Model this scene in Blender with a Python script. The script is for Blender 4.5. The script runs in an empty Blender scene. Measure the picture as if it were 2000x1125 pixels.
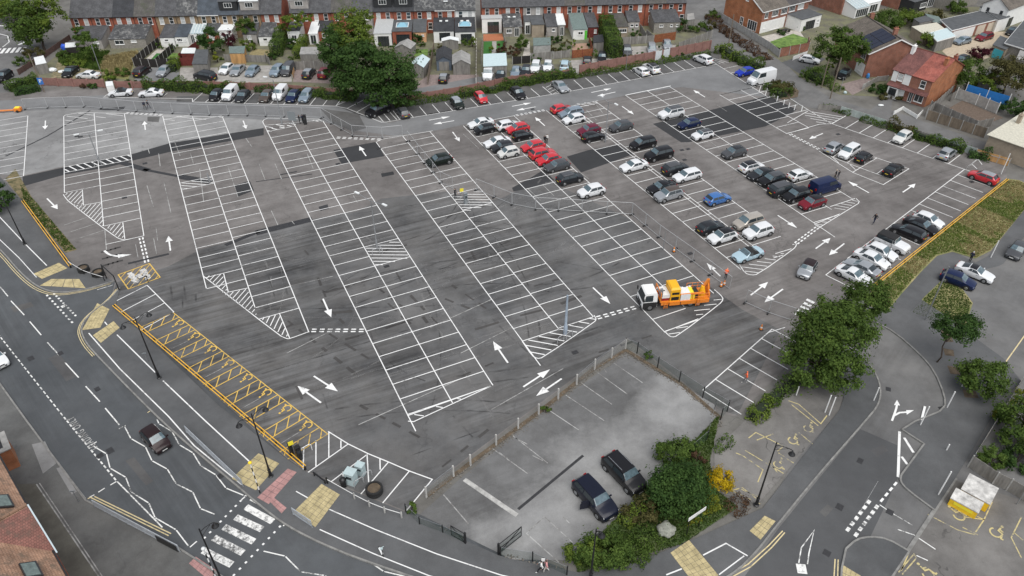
import bpy, bmesh, math, random
from mathutils import Vector, Matrix
random.seed(7)
R = math.radians
S = bpy.context.scene
C = S.collection
# ---------------- camera, sky, sun, exposure ----------------
PITCH = 0.6598; FPX = 1448.0; CAMH = 57.2
cam_data = bpy.data.cameras.new('camera')
cam = bpy.data.objects.new('camera', cam_data); C.objects.link(cam)
cam.location = (0, 0, CAMH); cam.rotation_euler = (math.pi/2 - PITCH, 0, 0)
cam_data.lens = FPX/2000*36; cam_data.sensor_width = 36; cam_data.clip_start = 0.5; cam_data.clip_end = 3000
S.camera = cam
SUN_EL = R(62); SUN_AZ = R(160)          # azimuth measured clockwise from +Y
W = bpy.data.worlds.new('World'); S.world = W; W.use_nodes = True
wn = W.node_tree.nodes; wl = W.node_tree.links
bg = wn['Background']
sky = wn.new('ShaderNodeTexSky'); sky.sky_type = 'NISHITA'; sky.sun_disc = False
sky.sun_elevation = SUN_EL; sky.sun_rotation = SUN_AZ; sky.dust_density = 1.0; sky.air_density = 1.0; sky.ozone_density = 1.0
hs = wn.new('ShaderNodeHueSaturation'); hs.inputs['Saturation'].default_value = 0.32
wl.new(sky.outputs[0], hs.inputs['Color']); wl.new(hs.outputs[0], bg.inputs['Color'])
bg.inputs['Strength'].default_value = 0.075
sl = bpy.data.lights.new('sun', 'SUN'); sl.energy = 1.5; sl.angle = R(65); sl.color = (1, 0.97, 0.92)
sun = bpy.data.objects.new('sun', sl); C.objects.link(sun)
sd = Vector((math.sin(SUN_AZ)*math.cos(SUN_EL), math.cos(SUN_AZ)*math.cos(SUN_EL), math.sin(SUN_EL)))
sun.rotation_euler = sd.to_track_quat('Z', 'Y').to_euler()
S.view_settings.view_transform = 'Standard'; S.view_settings.look = 'None'
S.view_settings.gamma = 1; S.view_settings.exposure = 1.05
try: S.view_settings.use_curve_mapping = False
except Exception: pass

# ---------------- survey helpers ----------------
_c, _s = math.cos(PITCH), math.sin(PITCH)
def G(x, y, z=0.0):
    """survey sighting (x, y) -> metric site point at height z"""
    dx = x-1000; dy = 562.5-y
    d = Vector((dx, dy*_s + FPX*_c, dy*_c - FPX*_s))
    return Vector((0, 0, CAMH)) + d*((z-CAMH)/d.z)
TH = R(-64.3); UA = Vector((math.cos(TH), math.sin(TH), 0)); VB = Vector((-UA.y, UA.x, 0))
def P(u, v, z=0.0): return UA*u + VB*v + Vector((0, 0, z))     # car park grid: u towards the high street, v across the bays
def UV(p): return p.dot(UA), p.dot(VB)
def ang(v): return math.atan2(v.y, v.x)
AV = ang(VB)

# ---------------- mesh builder ----------------
class MB:
    def __init__(s): s.v = []; s.f = []; s.m = []
    def add(s, vs, fs, m=0):
        o = len(s.v); s.v += [tuple(p) for p in vs]
        for f in fs: s.f.append([i+o for i in f]); s.m.append(m)
    def poly(s, pts, m=0): s.add(pts, [list(range(len(pts)))], m)
    def box(s, c, size, rz=0, m=0):
        hx, hy, hz = size[0]/2, size[1]/2, size[2]/2; ca, sa = math.cos(rz), math.sin(rz)
        vs = []
        for z in (-hz, hz):
            for x, y in ((-hx, -hy), (hx, -hy), (hx, hy), (-hx, hy)):
                vs.append((c[0]+x*ca-y*sa, c[1]+x*sa+y*ca, c[2]+z))
        s.add(vs, [[3,2,1,0],[4,5,6,7],[0,1,5,4],[1,2,6,5],[2,3,7,6],[3,0,4,7]], m)
    def beam(s, a, b, w, h, m=0, up=None):
        a = Vector(a); b = Vector(b); d = (b-a).normalized()
        up = Vector(up) if up else (Vector((0,0,1)) if abs(d.z) < .95 else Vector((1,0,0)))
        x = d.cross(up).normalized()*(w/2); y = x.cross(d).normalized()*(h/2)
        vs = [a-x-y, a+x-y, a+x+y, a-x+y, b-x-y, b+x-y, b+x+y, b-x+y]
        s.add(vs, [[0,1,2,3],[7,6,5,4],[4,5,1,0],[5,6,2,1],[6,7,3,2],[7,4,0,3]], m)
    def prism(s, pts, z0, z1, mt=0, ms=None, bottom=False):
        ms = mt if ms is None else ms; n = len(pts)
        if sum(pts[i][0]*pts[(i+1)%n][1]-pts[(i+1)%n][0]*pts[i][1] for i in range(n)) < 0: pts = pts[::-1]
        o = len(s.v)
        s.v += [(p[0], p[1], z0) for p in pts] + [(p[0], p[1], z1) for p in pts]
        s.f.append([o+n+i for i in range(n)]); s.m.append(mt)
        for i in range(n):
            j = (i+1) % n; s.f.append([o+i, o+j, o+n+j, o+n+i]); s.m.append(ms)
        if bottom: s.f.append([o+i for i in reversed(range(n))]); s.m.append(ms)
    def cyl(s, p0, p1, r0, r1=None, n=8, m=0, caps=True):
        r1 = r0 if r1 is None else r1; p0 = Vector(p0); p1 = Vector(p1); d = (p1-p0).normalized()
        t = Vector((0,0,1)) if abs(d.z) < .9 else Vector((1,0,0)); x = d.cross(t).normalized(); y = d.cross(x)
        vs = []
        for p, r in ((p0, r0), (p1, r1)):
            for i in range(n): a = 2*math.pi*i/n; vs.append(p + x*(r*math.cos(a)) + y*(r*math.sin(a)))
        fs = [[i, i+n, (i+1)%n+n, (i+1)%n] for i in range(n)]
        if caps: fs += [list(range(n)), [n+i for i in reversed(range(n))]]
        s.add(vs, fs, m)
    def lathe(s, c, prof, n=12, m=0):
        o = len(s.v); c = Vector(c)
        for r, z in prof:
            for i in range(n): a = 2*math.pi*i/n; s.v.append((c.x+r*math.cos(a), c.y+r*math.sin(a), c.z+z))
        for k in range(len(prof)-1):
            for i in range(n):
                j = (i+1) % n; s.f.append([o+k*n+i, o+k*n+j, o+k*n+n+j, o+k*n+n+i]); s.m.append(m)
    def stripe(s, a, b, w, m=0, z=None):
        a = Vector(a); b = Vector(b)
        if z is not None: a.z = b.z = z
        d = (b-a); d.z = 0; d.normalize(); n = Vector((-d.y, d.x, 0))*(w/2)
        s.add([a-n, b-n, b+n, a+n], [[0,1,2,3]], m)
    def pline(s, pts, w, m=0, z=0.0, closed=False):
        """mitred flat ribbon"""
        pts = [Vector((p[0], p[1], z)) for p in pts]; n = len(pts); L = []; Rr = []
        for i in range(n):
            a = pts[i-1] if (i > 0 or closed) else None; b = pts[(i+1)%n] if (i < n-1 or closed) else None
            d1 = (pts[i]-a).normalized() if a is not None else None; d2 = (b-pts[i]).normalized() if b is not None else None
            d1 = d1 or d2; d2 = d2 or d1
            t = (d1+d2).normalized(); nn = Vector((-t.y, t.x, 0)); k = max(.35, nn.dot(Vector((-d1.y, d1.x, 0))))
            L.append(pts[i]+nn*(w/2/k)); Rr.append(pts[i]-nn*(w/2/k))
        o = len(s.v); s.v += [tuple(p) for p in Rr+L]
        for i in range(n if closed else n-1):
            j = (i+1) % n; s.f.append([o+i, o+j, o+n+j, o+n+i]); s.m.append(m)
    def mesh(s, name, mats, smooth=None):
        me = bpy.data.meshes.new(name); me.from_pydata(s.v, [], s.f)
        mats = mats if isinstance(mats, (list, tuple)) else [mats]
        for m in mats: me.materials.append(m)
        if len(mats) > 1: me.polygons.foreach_set('material_index', s.m)
        me.update()
        if smooth:
            me.polygons.foreach_set('use_smooth', [True]*len(me.polygons))
            me.set_sharp_from_angle(angle=R(smooth))
        return me
    def build(s, name, mats, parent=None, smooth=None):
        o = bpy.data.objects.new(name, s.mesh(name, mats, smooth)); C.objects.link(o)
        if parent: o.parent = parent
        return o
def link(name, me, parent=None, loc=(0,0,0), rz=0):
    o = bpy.data.objects.new(name, me); C.objects.link(o); o.parent = parent; o.location = loc; o.rotation_euler = (0,0,rz); return o
def tag(o, label=None, cat=None, group=None, kind=None):
    if label: o['label'] = label
    if cat: o['category'] = cat
    if group: o['group'] = group
    if kind: o['kind'] = kind
    return o
def thing(name, label, cat, loc=(0,0,0), rz=0, group=None):
    o = bpy.data.objects.new(name, None); C.objects.link(o); o.location = loc; o.rotation_euler = (0,0,rz); o.empty_display_size = .3
    return tag(o, label, cat, group)
def copy_tree(o, parent=None):
    c = o.copy(); C.objects.link(c); c.parent = parent
    for ch in o.children: copy_tree(ch, c)
    return c
def lerp(a, b, t): return a + (b-a)*t

# ---------------- materials ----------------
def srgb(h):
    h = h.lstrip('#'); o = []
    for i in (0, 2, 4):
        c = int(h[i:i+2], 16)/255; o.append(c/12.92 if c <= .04045 else ((c+.055)/1.055)**2.4)
    return tuple(o)
MATS = {}
def mat(name, col, rough=.7, metal=0, var=0.0, scale=3.0, coat=0, bump=0.0, bscale=20, spec=.5, alpha=1.0, emit=None, col2=None, coords='pos', stretch=None, detail=4):
    if name in MATS: return MATS[name]
    m = bpy.data.materials.new(name); m.use_nodes = True; MATS[name] = m
    n = m.node_tree.nodes; l = m.node_tree.links; b = n['Principled BSDF']
    if isinstance(col, str): col = srgb(col)
    if isinstance(col2, str): col2 = srgb(col2)
    b.inputs['Base Color'].default_value = (*col, 1); b.inputs['Roughness'].default_value = rough; b.inputs['Metallic'].default_value = metal
    b.inputs['Specular IOR Level'].default_value = spec
    if coat: b.inputs['Coat Weight'].default_value = coat; b.inputs['Coat Roughness'].default_value = .05
    if alpha < 1: b.inputs['Alpha'].default_value = alpha
    if emit: b.inputs['Emission Color'].default_value = (*emit, 1); b.inputs['Emission Strength'].default_value = 1
    if var or bump or col2:
        if coords == 'pos': g = n.new('ShaderNodeNewGeometry'); src = g.outputs['Position']
        else: g = n.new('ShaderNodeTexCoord'); src = g.outputs['Object']
        if stretch:
            mp = n.new('ShaderNodeMapping'); mp.inputs['Scale'].default_value = stretch; l.new(src, mp.inputs['Vector']); src = mp.outputs[0]
        if var or col2:
            t = n.new('ShaderNodeTexNoise'); t.inputs['Scale'].default_value = scale; t.inputs['Detail'].default_value = detail; t.inputs['Roughness'].default_value = .65
            l.new(src, t.inputs['Vector'])
            r = n.new('ShaderNodeValToRGB'); r.color_ramp.elements[0].position = .3; r.color_ramp.elements[1].position = .7
            c2 = col2 or col
            r.color_ramp.elements[0].color = tuple(max(0, x*(1-var)) for x in col)+(1,); r.color_ramp.elements[1].color = tuple(min(1, x*(1+var)) for x in c2)+(1,)
            l.new(t.outputs['Fac'], r.inputs['Fac']); l.new(r.outputs[0], b.inputs['Base Color'])
        if bump:
            t2 = n.new('ShaderNodeTexNoise'); t2.inputs['Scale'].default_value = bscale; t2.inputs['Detail'].default_value = 3; l.new(src, t2.inputs['Vector'])
            bp = n.new('ShaderNodeBump'); bp.inputs['Strength'].default_value = bump; bp.inputs['Distance'].default_value = .05
            l.new(t2.outputs['Fac'], bp.inputs['Height']); l.new(bp.outputs[0], b.inputs['Normal'])
    return m

def asphalt(name, c1, c2, big=.07, speck=.22, streak=0.0, streakang=AV, cracks=0.0, stain=.35, stainscale=.35, dust=None, dustamt=0.0, axis=None):
    """worn tarmac: broad tone drift, stains, tyre streaks, speckle, cracks"""
    m = bpy.data.materials.new(name); m.use_nodes = True; MATS[name] = m
    n = m.node_tree.nodes; l = m.node_tree.links; b = n['Principled BSDF']
    b.inputs['Roughness'].default_value = .88; b.inputs['Specular IOR Level'].default_value = .3
    g = n.new('ShaderNodeNewGeometry'); pos = g.outputs['Position']
    def noise(scale, detail=4, rough=.6, vec=pos):
        t = n.new('ShaderNodeTexNoise'); t.inputs['Scale'].default_value = scale; t.inputs['Detail'].default_value = detail; t.inputs['Roughness'].default_value = rough
        l.new(vec, t.inputs['Vector']); return t.outputs['Fac']
    def ramp(f, a, bb, ca=(0,0,0,1), cb=(1,1,1,1)):
        r = n.new('ShaderNodeValToRGB'); r.color_ramp.elements[0].position = a; r.color_ramp.elements[1].position = bb
        r.color_ramp.elements[0].color = ca; r.color_ramp.elements[1].color = cb; l.new(f, r.inputs['Fac']); return r.outputs[0]
    def mix(fac, A, B, mode='MIX'):
        x = n.new('ShaderNodeMix'); x.data_type = 'RGBA'; x.blend_type = mode
        for i, val in ((0, fac), (6, A), (7, B)):
            if hasattr(val, 'is_linked') or hasattr(val, 'links'): l.new(val, x.inputs[i])
            elif isinstance(val, (int, float)): x.inputs[i].default_value = val
            else: x.inputs[i].default_value = (*val, 1) if len(val) == 3 else val
        return x.outputs[2]
    c1 = srgb(c1) if isinstance(c1, str) else c1; c2 = srgb(c2) if isinstance(c2, str) else c2
    col = ramp(noise(big, 5, .62), .36, .64, (*c1, 1), (*c2, 1))
    if stain:
        col = mix(stain, col, ramp(noise(stainscale, 6, .7), .32, .6, (.5,.48,.47,1), (1.1,1.1,1.1,1)), 'MULTIPLY')
    if streak:
        mp = n.new('ShaderNodeMapping'); mp.vector_type = 'TEXTURE'; mp.inputs['Rotation'].default_value = (0, 0, streakang); l.new(pos, mp.inputs['Vector'])
        mp2 = n.new('ShaderNodeMapping'); mp2.inputs['Scale'].default_value = (.045, 1.05, 1); l.new(mp.outputs[0], mp2.inputs['Vector'])
        f = noise(1.0, 5, .7, mp2.outputs[0]); band = noise(.045, 2)
        k = n.new('ShaderNodeMath'); k.operation = 'MULTIPLY'; l.new(ramp(band, .40, .58), k.inputs[0]); k.inputs[1].default_value = streak
        col = mix(k.outputs[0], col, ramp(f, .38, .62, (.42,.41,.40,1), (1.22,1.22,1.22,1)), 'MULTIPLY')
    if dust:
        dc = srgb(dust) if isinstance(dust, str) else dust
        nf = noise(.12, 6, .7)
        if axis:      # dirt lies along the driven line
            sb = n.new('ShaderNodeVectorMath'); sb.operation = 'SUBTRACT'; l.new(pos, sb.inputs[0]); sb.inputs[1].default_value = axis[0]; dt = n.new('ShaderNodeVectorMath'); dt.operation = 'DOT_PRODUCT'; l.new(sb.outputs[0], dt.inputs[0]); dt.inputs[1].default_value = axis[1]; ab = n.new('ShaderNodeMath'); ab.operation = 'ABSOLUTE'; l.new(dt.outputs['Value'], ab.inputs[0]); ma = n.new('ShaderNodeMath'); ma.operation = 'MULTIPLY_ADD'; l.new(ab.outputs[0], ma.inputs[0]); ma.inputs[1].default_value = -.3/axis[2]; l.new(nf, ma.inputs[2]); a2 = n.new('ShaderNodeMath'); l.new(ma.outputs[0], a2.inputs[0]); a2.inputs[1].default_value = .16; nf = a2.outputs[0]
        f = ramp(nf, .36, .70); k = n.new('ShaderNodeMath'); k.operation = 'MULTIPLY'; l.new(f, k.inputs[0]); k.inputs[1].default_value = dustamt
        col = mix(k.outputs[0], col, dc)
    if cracks:
        wv = n.new('ShaderNodeVectorMath'); wv.operation = 'MULTIPLY_ADD'
        nz = n.new('ShaderNodeTexNoise'); nz.inputs['Scale'].default_value = .8; l.new(pos, nz.inputs['Vector'])
        l.new(nz.outputs['Color'], wv.inputs[0]); wv.inputs[1].default_value = (3, 3, 3); l.new(pos, wv.inputs[2])
        vo = n.new('ShaderNodeTexVoronoi'); vo.feature = 'DISTANCE_TO_EDGE'; vo.inputs['Scale'].default_value = .13; l.new(wv.outputs[0], vo.inputs['Vector'])
        cr = ramp(vo.outputs['Distance'], .004, .014, (1,1,1,1), (0,0,0,1))
        k = n.new('ShaderNodeMath'); k.operation = 'MULTIPLY'; l.new(cr, k.inputs[0]); l.new(ramp(noise(.2, 3), .48, .6), k.inputs[1])
        k2 = n.new('ShaderNodeMath'); k2.operation = 'MULTIPLY'; l.new(k.outputs[0], k2.inputs[0]); k2.inputs[1].default_value = cracks
        col = mix(k2.outputs[0], col, (.03, .03, .03))
    col = mix(speck, col, ramp(noise(14, 3, .7), .3, .7, (.55,.55,.55,1), (1.45,1.45,1.45,1)), 'MULTIPLY')
    l.new(col, b.inputs['Base Color'])
    bp = n.new('ShaderNodeBump'); bp.inputs['Strength'].default_value = .25; bp.inputs['Distance'].default_value = .02
    l.new(noise(9, 4, .7), bp.inputs['Height']); l.new(bp.outputs[0], b.inputs['Normal'])
    return m

def paint_mat(name, col, under=(.08,.08,.08), wear=.42, soft=.12, scale=2.2):
    """road paint, scuffed through to the tarmac"""
    m = bpy.data.materials.new(name); m.use_nodes = True; MATS[name] = m
    n = m.node_tree.nodes; l = m.node_tree.links; b = n['Principled BSDF']; b.inputs['Roughness'].default_value = .75
    g = n.new('ShaderNodeNewGeometry')
    t = n.new('ShaderNodeTexNoise'); t.inputs['Scale'].default_value = scale; t.inputs['Detail'].default_value = 7; t.inputs['Roughness'].default_value = .75; l.new(g.outputs['Position'], t.inputs['Vector'])
    r = n.new('ShaderNodeValToRGB'); r.color_ramp.elements[0].position = wear-soft; r.color_ramp.elements[1].position = wear+soft
    col = srgb(col) if isinstance(col, str) else col
    r.color_ramp.elements[0].color = (*under, 1); r.color_ramp.elements[1].color = (*col, 1)
    t2 = n.new('ShaderNodeTexNoise'); t2.inputs['Scale'].default_value = .22; t2.inputs['Detail'].default_value = 4; l.new(g.outputs['Position'], t2.inputs['Vector'])
    q = n.new('ShaderNodeMath'); q.operation = 'MULTIPLY_ADD'; l.new(t2.outputs['Fac'], q.inputs[0]); q.inputs[1].default_value = .6; q.inputs[2].default_value = -.30
    q2 = n.new('ShaderNodeMath'); l.new(t.outputs['Fac'], q2.inputs[0]); l.new(q.outputs[0], q2.inputs[1])
    l.new(q2.outputs[0], r.inputs['Fac']); l.new(r.outputs[0], b.inputs['Base Color']); return m

M_park = asphalt('tarmac_park', (.128,.119,.115), (.190,.179,.173), streak=.35, cracks=.35, stain=.5)
M_parklight = asphalt('tarmac_light', (.19,.19,.19), (.275,.275,.273), stain=.45, cracks=.5)
M_parkdark = asphalt('tarmac_dark', (.070,.072,.075), (.122,.123,.125), streak=1.0, cracks=.25, stain=.65, dust=(.2,.19,.18), dustamt=.4)
M_lane = asphalt('tarmac_lane', (.145,.147,.15), (.195,.197,.20), stain=.3)
M_new = asphalt('tarmac_new', (.030,.031,.033), (.042,.043,.046), stain=.2, speck=.2)
M_bay = asphalt('tarmac_bay', (.075,.075,.077), (.115,.113,.11), stain=.5)
M_road = asphalt('tarmac_road', (.066,.072,.078), (.092,.098,.104), stain=.3, streak=.5, streakang=R(-47))
M_road2 = asphalt('tarmac_side_road', (.115,.115,.116), (.17,.168,.165), stain=.4, streak=.2, streakang=R(50))
M_pave = asphalt('tarmac_pavement', (.075,.078,.081), (.115,.117,.12), stain=.35)
M_lot = asphalt('tarmac_dusty', (.11,.11,.11), (.165,.165,.165), stain=.5, dust=(.36,.36,.355), dustamt=.62, streak=.3, axis=((12.5,49,0),(-.72,.69,0),5.5))
M_old = asphalt('tarmac_old', (.125,.12,.115), (.20,.192,.182), stain=.5, cracks=.6)
M_kerb = mat('kerb_concrete', (.20,.197,.188), .85, var=.3, scale=1.5, bump=.2)
M_white = paint_mat('white_road_paint', (.72,.72,.71), wear=.32, soft=.12)
M_whiteold = paint_mat('faded_white_paint', (.38,.38,.37), under=(.15,.145,.14), wear=.49, soft=.1, scale=1.4)
M_wornzeb = paint_mat('worn_white_paint', (.70,.70,.68), wear=.42, soft=.08, scale=2.6)
M_yellow = paint_mat('yellow_road_paint', (.62,.41,.09), wear=.36)
M_cream = paint_mat('cream_line_paint', (.60,.50,.28), wear=.36)
M_oldyellow = paint_mat('faded_yellow_paint', (.50,.42,.20), under=(.15,.148,.145), wear=.47, soft=.07, scale=2.0)
M_ghost = asphalt('scrubbed_line', (.05,.048,.047), (.075,.072,.07), stain=.4)
M_tar = mat('tar', (.025,.025,.027), .6, var=.3)
M_black = mat('black_metal', (.012,.012,.013), .4, var=.2)
M_grey = mat('galvanised_steel', (.32,.33,.34), .45, metal=.6, var=.25)
M_soil = mat('soil', (.10,.075,.05), .95, var=.5, scale=1.2, bump=.5, bscale=6)
# ================= ground, roads, pavements =================
def gp(pts, z=0.0): return [G(x, y, z) for x, y in pts]
def sheet(name, pts, m, z, parent=None, kind='structure'):
    mb = MB(); n = len(pts)
    if sum(pts[i].x*pts[(i+1)%n].y-pts[(i+1)%n].x*pts[i].y for i in range(n)) < 0: pts = pts[::-1]
    mb.poly([(p.x, p.y, z) for p in pts]); o = mb.build(name, m, parent)
    if kind and not parent: o['kind'] = kind
    return o
M_ground = asphalt('site_ground', (.115,.11,.10), (.17,.165,.155), stain=.5, cracks=.3)
g0 = sheet('ground', [Vector((-900,-500,0)), Vector((900,-500,0)), Vector((900,1400,0)), Vector((-900,1400,0))], M_ground, -.02)
tag(g0, 'worn grey ground surface running out beyond the streets', 'ground')
# high street carriageway
road = sheet('road', [G(-900,250), G(-60,345), G(60,395), G(150,520), G(330,560), G(700,960), G(1100,1110), Vector((30,8,0)), Vector((-10,-8,0)), Vector((-60,-5,0)), Vector((-160,60,0))], M_road, .0)
tag(road, 'blue-grey main road with zigzag lines and a zebra crossing', 'road')
side = sheet('side_road', gp([(1430,1130),(1560,880),(1680,720),(1560,640),(1600,560),(1760,600),(1990,470),(2100,420),(2300,600),(2100,1130),(1750,1400),(1450,1400)]), M_road2, .0)
tag(side, 'curving grey side road leading up to the car park exit', 'road')
park = sheet('car_park', gp([(-160,330),(-160,190),(60,178),(330,170),(700,190),(770,215),(1000,185),(1405,98),(1500,150),(1560,215),(1640,212),(1960,312),(1968,350),(1700,566),(1560,690),(1440,815),(1400,805),(1225,662),(835,955),(790,1000),(600,922),(560,895),(215,590),(225,550),(150,525),(45,395),(-60,330)]), M_park, .004)
tag(park, 'grey tarmac car park covered in white bay lines', 'car park')
def patch(pts, m=M_new, z=.008, nm='tarmac_patch'): return sheet(nm, gp(pts), m, z, park)
patch([(-160,330),(-160,205),(440,196),(515,236),(515,252),(260,300),(125,325),(45,343)], M_parklight)
patch([(392,487),(455,470),(610,428),(700,412),(745,388),(870,374),(945,395),(985,385),(1060,345),(1110,372),(1235,430),(1330,520),(1450,605),(1525,645),(1440,811),(1403,800),(1225,660),(833,953),(790,997),(600,920),(560,892),(217,590),(227,552),(330,520)], M_parkdark)
patch([(380,199),(656,207),(700,222),(760,240),(840,222),(1080,185),(1400,127),(1500,190),(1330,170),(1225,186),(1170,197),(1075,215),(910,243),(845,256),(770,265),(690,255),(632,238),(515,234),(130,212),(-160,230),(-160,205),(200,186)], M_lane, .012)
patch([(345,188),(1000,172),(1405,98),(1405,126),(1080,184),(755,238),(700,224),(656,206),(345,198)], M_bay, .012)
patch([(44,345),(125,327),(252,303),(330,280),(515,250),(515,264),(335,296),(262,313),(210,327),(127,341),(45,364)], M_new, .012)
patch([(651,293),(735,277),(751,305),(667,320)], M_new, .012)
patch([(1107,306),(1150,293),(1207,282),(1238,301),(1193,317),(1135,337)], M_new, .016)
patch([(1062,332),(1028,352),(1000,367),(1003,374),(1028,369),(1083,352)], M_new, .016)
patch([(1275,242),(1400,212),(1500,187),(1556,214),(1545,222),(1495,247),(1440,258),(1345,278),(1330,278)], M_new, .016)
patch([(457,362),(488,353),(496,372),(465,384)], M_new, .012)
patch([(744,339),(768,335),(770,341),(746,346)], M_new, .012)
patch([(622,404),(640,399),(642,408),(626,412)], M_new, .016)
patch([(190,214),(245,208),(240,215),(200,215)], M_new, .016); patch([(288,228),(312,228),(310,239),(288,237)], M_bay, .016)
patch([(625,212),(700,222),(715,250),(690,258),(650,240)], M_bay, .016)
tarl = MB()
for a, b, w in (((176,216),(92,266),.3),((92,266),(12,305),.3),((218,312),(290,333),1.1),((280,331),(352,345),.6),((352,345),(412,356),1.3),
                ((125,510),(110,490),.5),((440,479),(506,452),.7),((500,455),(610,428),1.3),((545,342),(580,335),.3),((500,355),(610,340),.2),((250,515),(330,496),.45)):
    tarl.stripe(G(*a), G(*b), w, z=.021)
tarl.build('tar_seam', M_tar, park)
gh = MB(); rg = random.Random(3)
# scrubbed-out old lines left of, under and beyond the new bays
for u0 in (-86, -81, -76, -71, -66, -61, -56):
    for v0 in (-1, 3.6, 10.4, 15.2, 19.9, 24.6, 30.5, 36, 41):
        if rg.random() < .22: gh.stripe(P(u0+rg.uniform(-.4,.4), v0), P(u0+rg.uniform(-.4,.4), v0+rg.uniform(1.6,3.4)), rg.uniform(.22,.5), z=.020)
        if rg.random() < .10: gh.stripe(P(u0, v0), P(u0+rg.uniform(1.2,3), v0+rg.uniform(-.3,.3)), rg.uniform(.18,.4), z=.0215)
for k in range(3):
    for j in range(4): a = G(197+j*9+k*2, 493-j*2.6+k*13); gh.stripe(a, a+VB*.75, .35, z=.018)
for a, b in (((620,540),(640,590)),((560,625),(700,735)),((625,585),(680,640)),((640,650),(735,710)),((735,560),(800,610)),((755,590),(810,640)),((800,575),(862,640)),
             ((835,570),(930,608)),((900,735),(985,700)),((880,555),(960,610)),((1165,690),(1290,650)),((1040,560),(1110,540)),((860,915),(965,830)),((700,790),(830,860))):
    a = G(*a); b = G(*b); n = int((b-a).length/2.2)
    for i in range(n): gh.stripe(lerp(a,b,(i+.1)/n), lerp(a,b,(i+.1+rg.uniform(.35,.7))/n), rg.uniform(.2,.38), z=.0235)
gh.build('scrubbed_old_lines', M_ghost, park)
old = MB()
for (x0, y0), (x1, y1) in (((287,362),(300,405)),((320,355),(334,416)),((289,290),(292,300)),((310,300),(313,325)),((335,262),(352,305)),((372,300),(378,320)),((390,330),(398,395)),
        ((445,325),(465,385)),((480,270),(492,287)),((505,318),(518,352)),((537,320),(550,350)),((530,412),(543,440)),((570,432),(575,438)),((600,300),(612,330)),((690,382),(698,396)),((305,445),(308,470)),((265,478),(270,505)),
        ((130,395),(200,420)),((125,440),(190,418)),((138,453),(208,430)),((150,467),(218,445)),((205,450),(208,488)),((300,465),(306,496)),
        ((1060,361),(1083,384)),((1030,368),(1056,392)),((1145,215),(1165,235)),((1165,205),(1178,222)),((1400,205),(1420,218)),((1385,275),(1405,290)),((1130,335),(1150,350)),((935,250),(960,270)),((905,262),(935,290)),
        ((560,560),(650,540)),((560,690),(640,650)),((840,640),(960,585)),((900,690),(1000,640)),((960,800),(1100,720)),((700,830),(900,740))):
    old.stripe(G(x0,y0), G(x1,y1), .1, z=.027)
old.build('faded_old_lines', M_whiteold, park)

# ---- pavements (raised) with kerbs ----
def pavement(name, pts, label, kerb_range=None, m=M_pave, h=.1, kw=.16):
    w = gp(pts, h); mb = MB(); mb.prism([(p.x, p.y) for p in w], 0, h, 0, 1)
    o = mb.build(name, [m, M_kerb]); tag(o, label, 'pavement', kind='structure')
    if kerb_range:
        kl = w[kerb_range[0]:kerb_range[1]+1]; acc = []
        # kerb stones, each about 0.9 m
        dense = [kl[0]]
        for i in range(len(kl)-1):
            L = (kl[i+1]-kl[i]).length; n = max(1, round(L/1.8)) 
            for j in range(1, n+1): dense.append(lerp(kl[i], kl[i+1], j/n))
        mk = MB(); mk.pline(dense, kw, z=h+.012); n = len(dense)
        side_ = MB(); 
        for i in range(len(dense)-1):
            a, b = dense[i], dense[i+1]; d = (b-a).normalized(); mk.beam(a+d*.008+Vector((0,0,-.05)), b-d*.008+Vector((0,0,-.05)), kw, h+.12)
        ko = mk.build('kerb', M_kerb, o); 
    return o
def smooth(pts, it=2):
    for _ in range(it):
        q = [pts[0]]
        for i in range(len(pts)-1):
            a, b = pts[i], pts[i+1]
            q += [(a[0]*.75+b[0]*.25, a[1]*.75+b[1]*.25), (a[0]*.25+b[0]*.75, a[1]*.25+b[1]*.75)]
        pts = q+[pts[-1]]
    return pts
k1 = smooth([(-120,375),(0,485),(40,533),(75,562),(115,573),(170,565),(222,549)])
pv1 = pavement('pavement', k1+[(205,541),(137,519),(45,394),(0,345),(-120,290)], 'tarmac pavement with cycle line at the far left corner of the car park entrance', (0, len(k1)-1))
k2 = smooth([(234,562),(215,585),(175,613),(157,640),(165,665),(185,690),(300,808),(375,875),(470,955),(505,985),(560,1028),(650,1072),(740,1105),(830,1135),(1000,1178),(1150,1190),(1330,1170),(1430,1125),(1480,1075),(1510,1035),(1600,925),(1652,866),(1692,820),(1717,790),(1721,757),(1707,722),(1684,695),(1655,675)])
pv2 = pavement('pavement', k2+[(1600,720),(1650,770),(1640,800),(1490,992),(1335,1062),(1220,1105),(1130,1118),(1000,1092),(975,1085),(910,1056),(820,1010),(790,1000),(600,922),(565,900),(425,790),(225,598)], 'long tarmac pavement between the car park and the main road', (0, len(k2)-1))
k3 = [(-300,420),(-120,590),(0,750),(52,822),(168,978),(260,1022),(345,1068),(385,1094),(470,1150),(600,1230)]
pv3 = pavement('pavement', k3+[(200,1600),(-600,1300),(-700,700)], 'wide pavement in front of the tiled roof buildings', (0, len(k3)-1), m=asphalt('tarmac_pavement_west', (.085,.087,.087), (.15,.15,.145), stain=.5, cracks=.2))
k4 = smooth([(1690,618),(1705,626),(1750,650),(1800,695),(1825,725),(1845,772),(1846,799),(1800,818),(1787,823)],1)+[(1762,839)]+[(1805,867)]+smooth([(1760,928),(1758,940),(1771,956),(1825,996)],1)
pv4 = pavement('pavement', k4+[(1866,934),(1905,870),(1960,775),(1995,745),(1960,700),(1905,660),(1860,625),(1800,585),(1775,612),(1733,605)], 'tarmac pavement around the outside of the road bend', (0, len(k4)-1))
k5 = [(1640,1180),(1644,1110)]+smooth([(1652,1072),(1673,1053),(1700,1048),(1733,1052),(1774,1076)],1)
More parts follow.
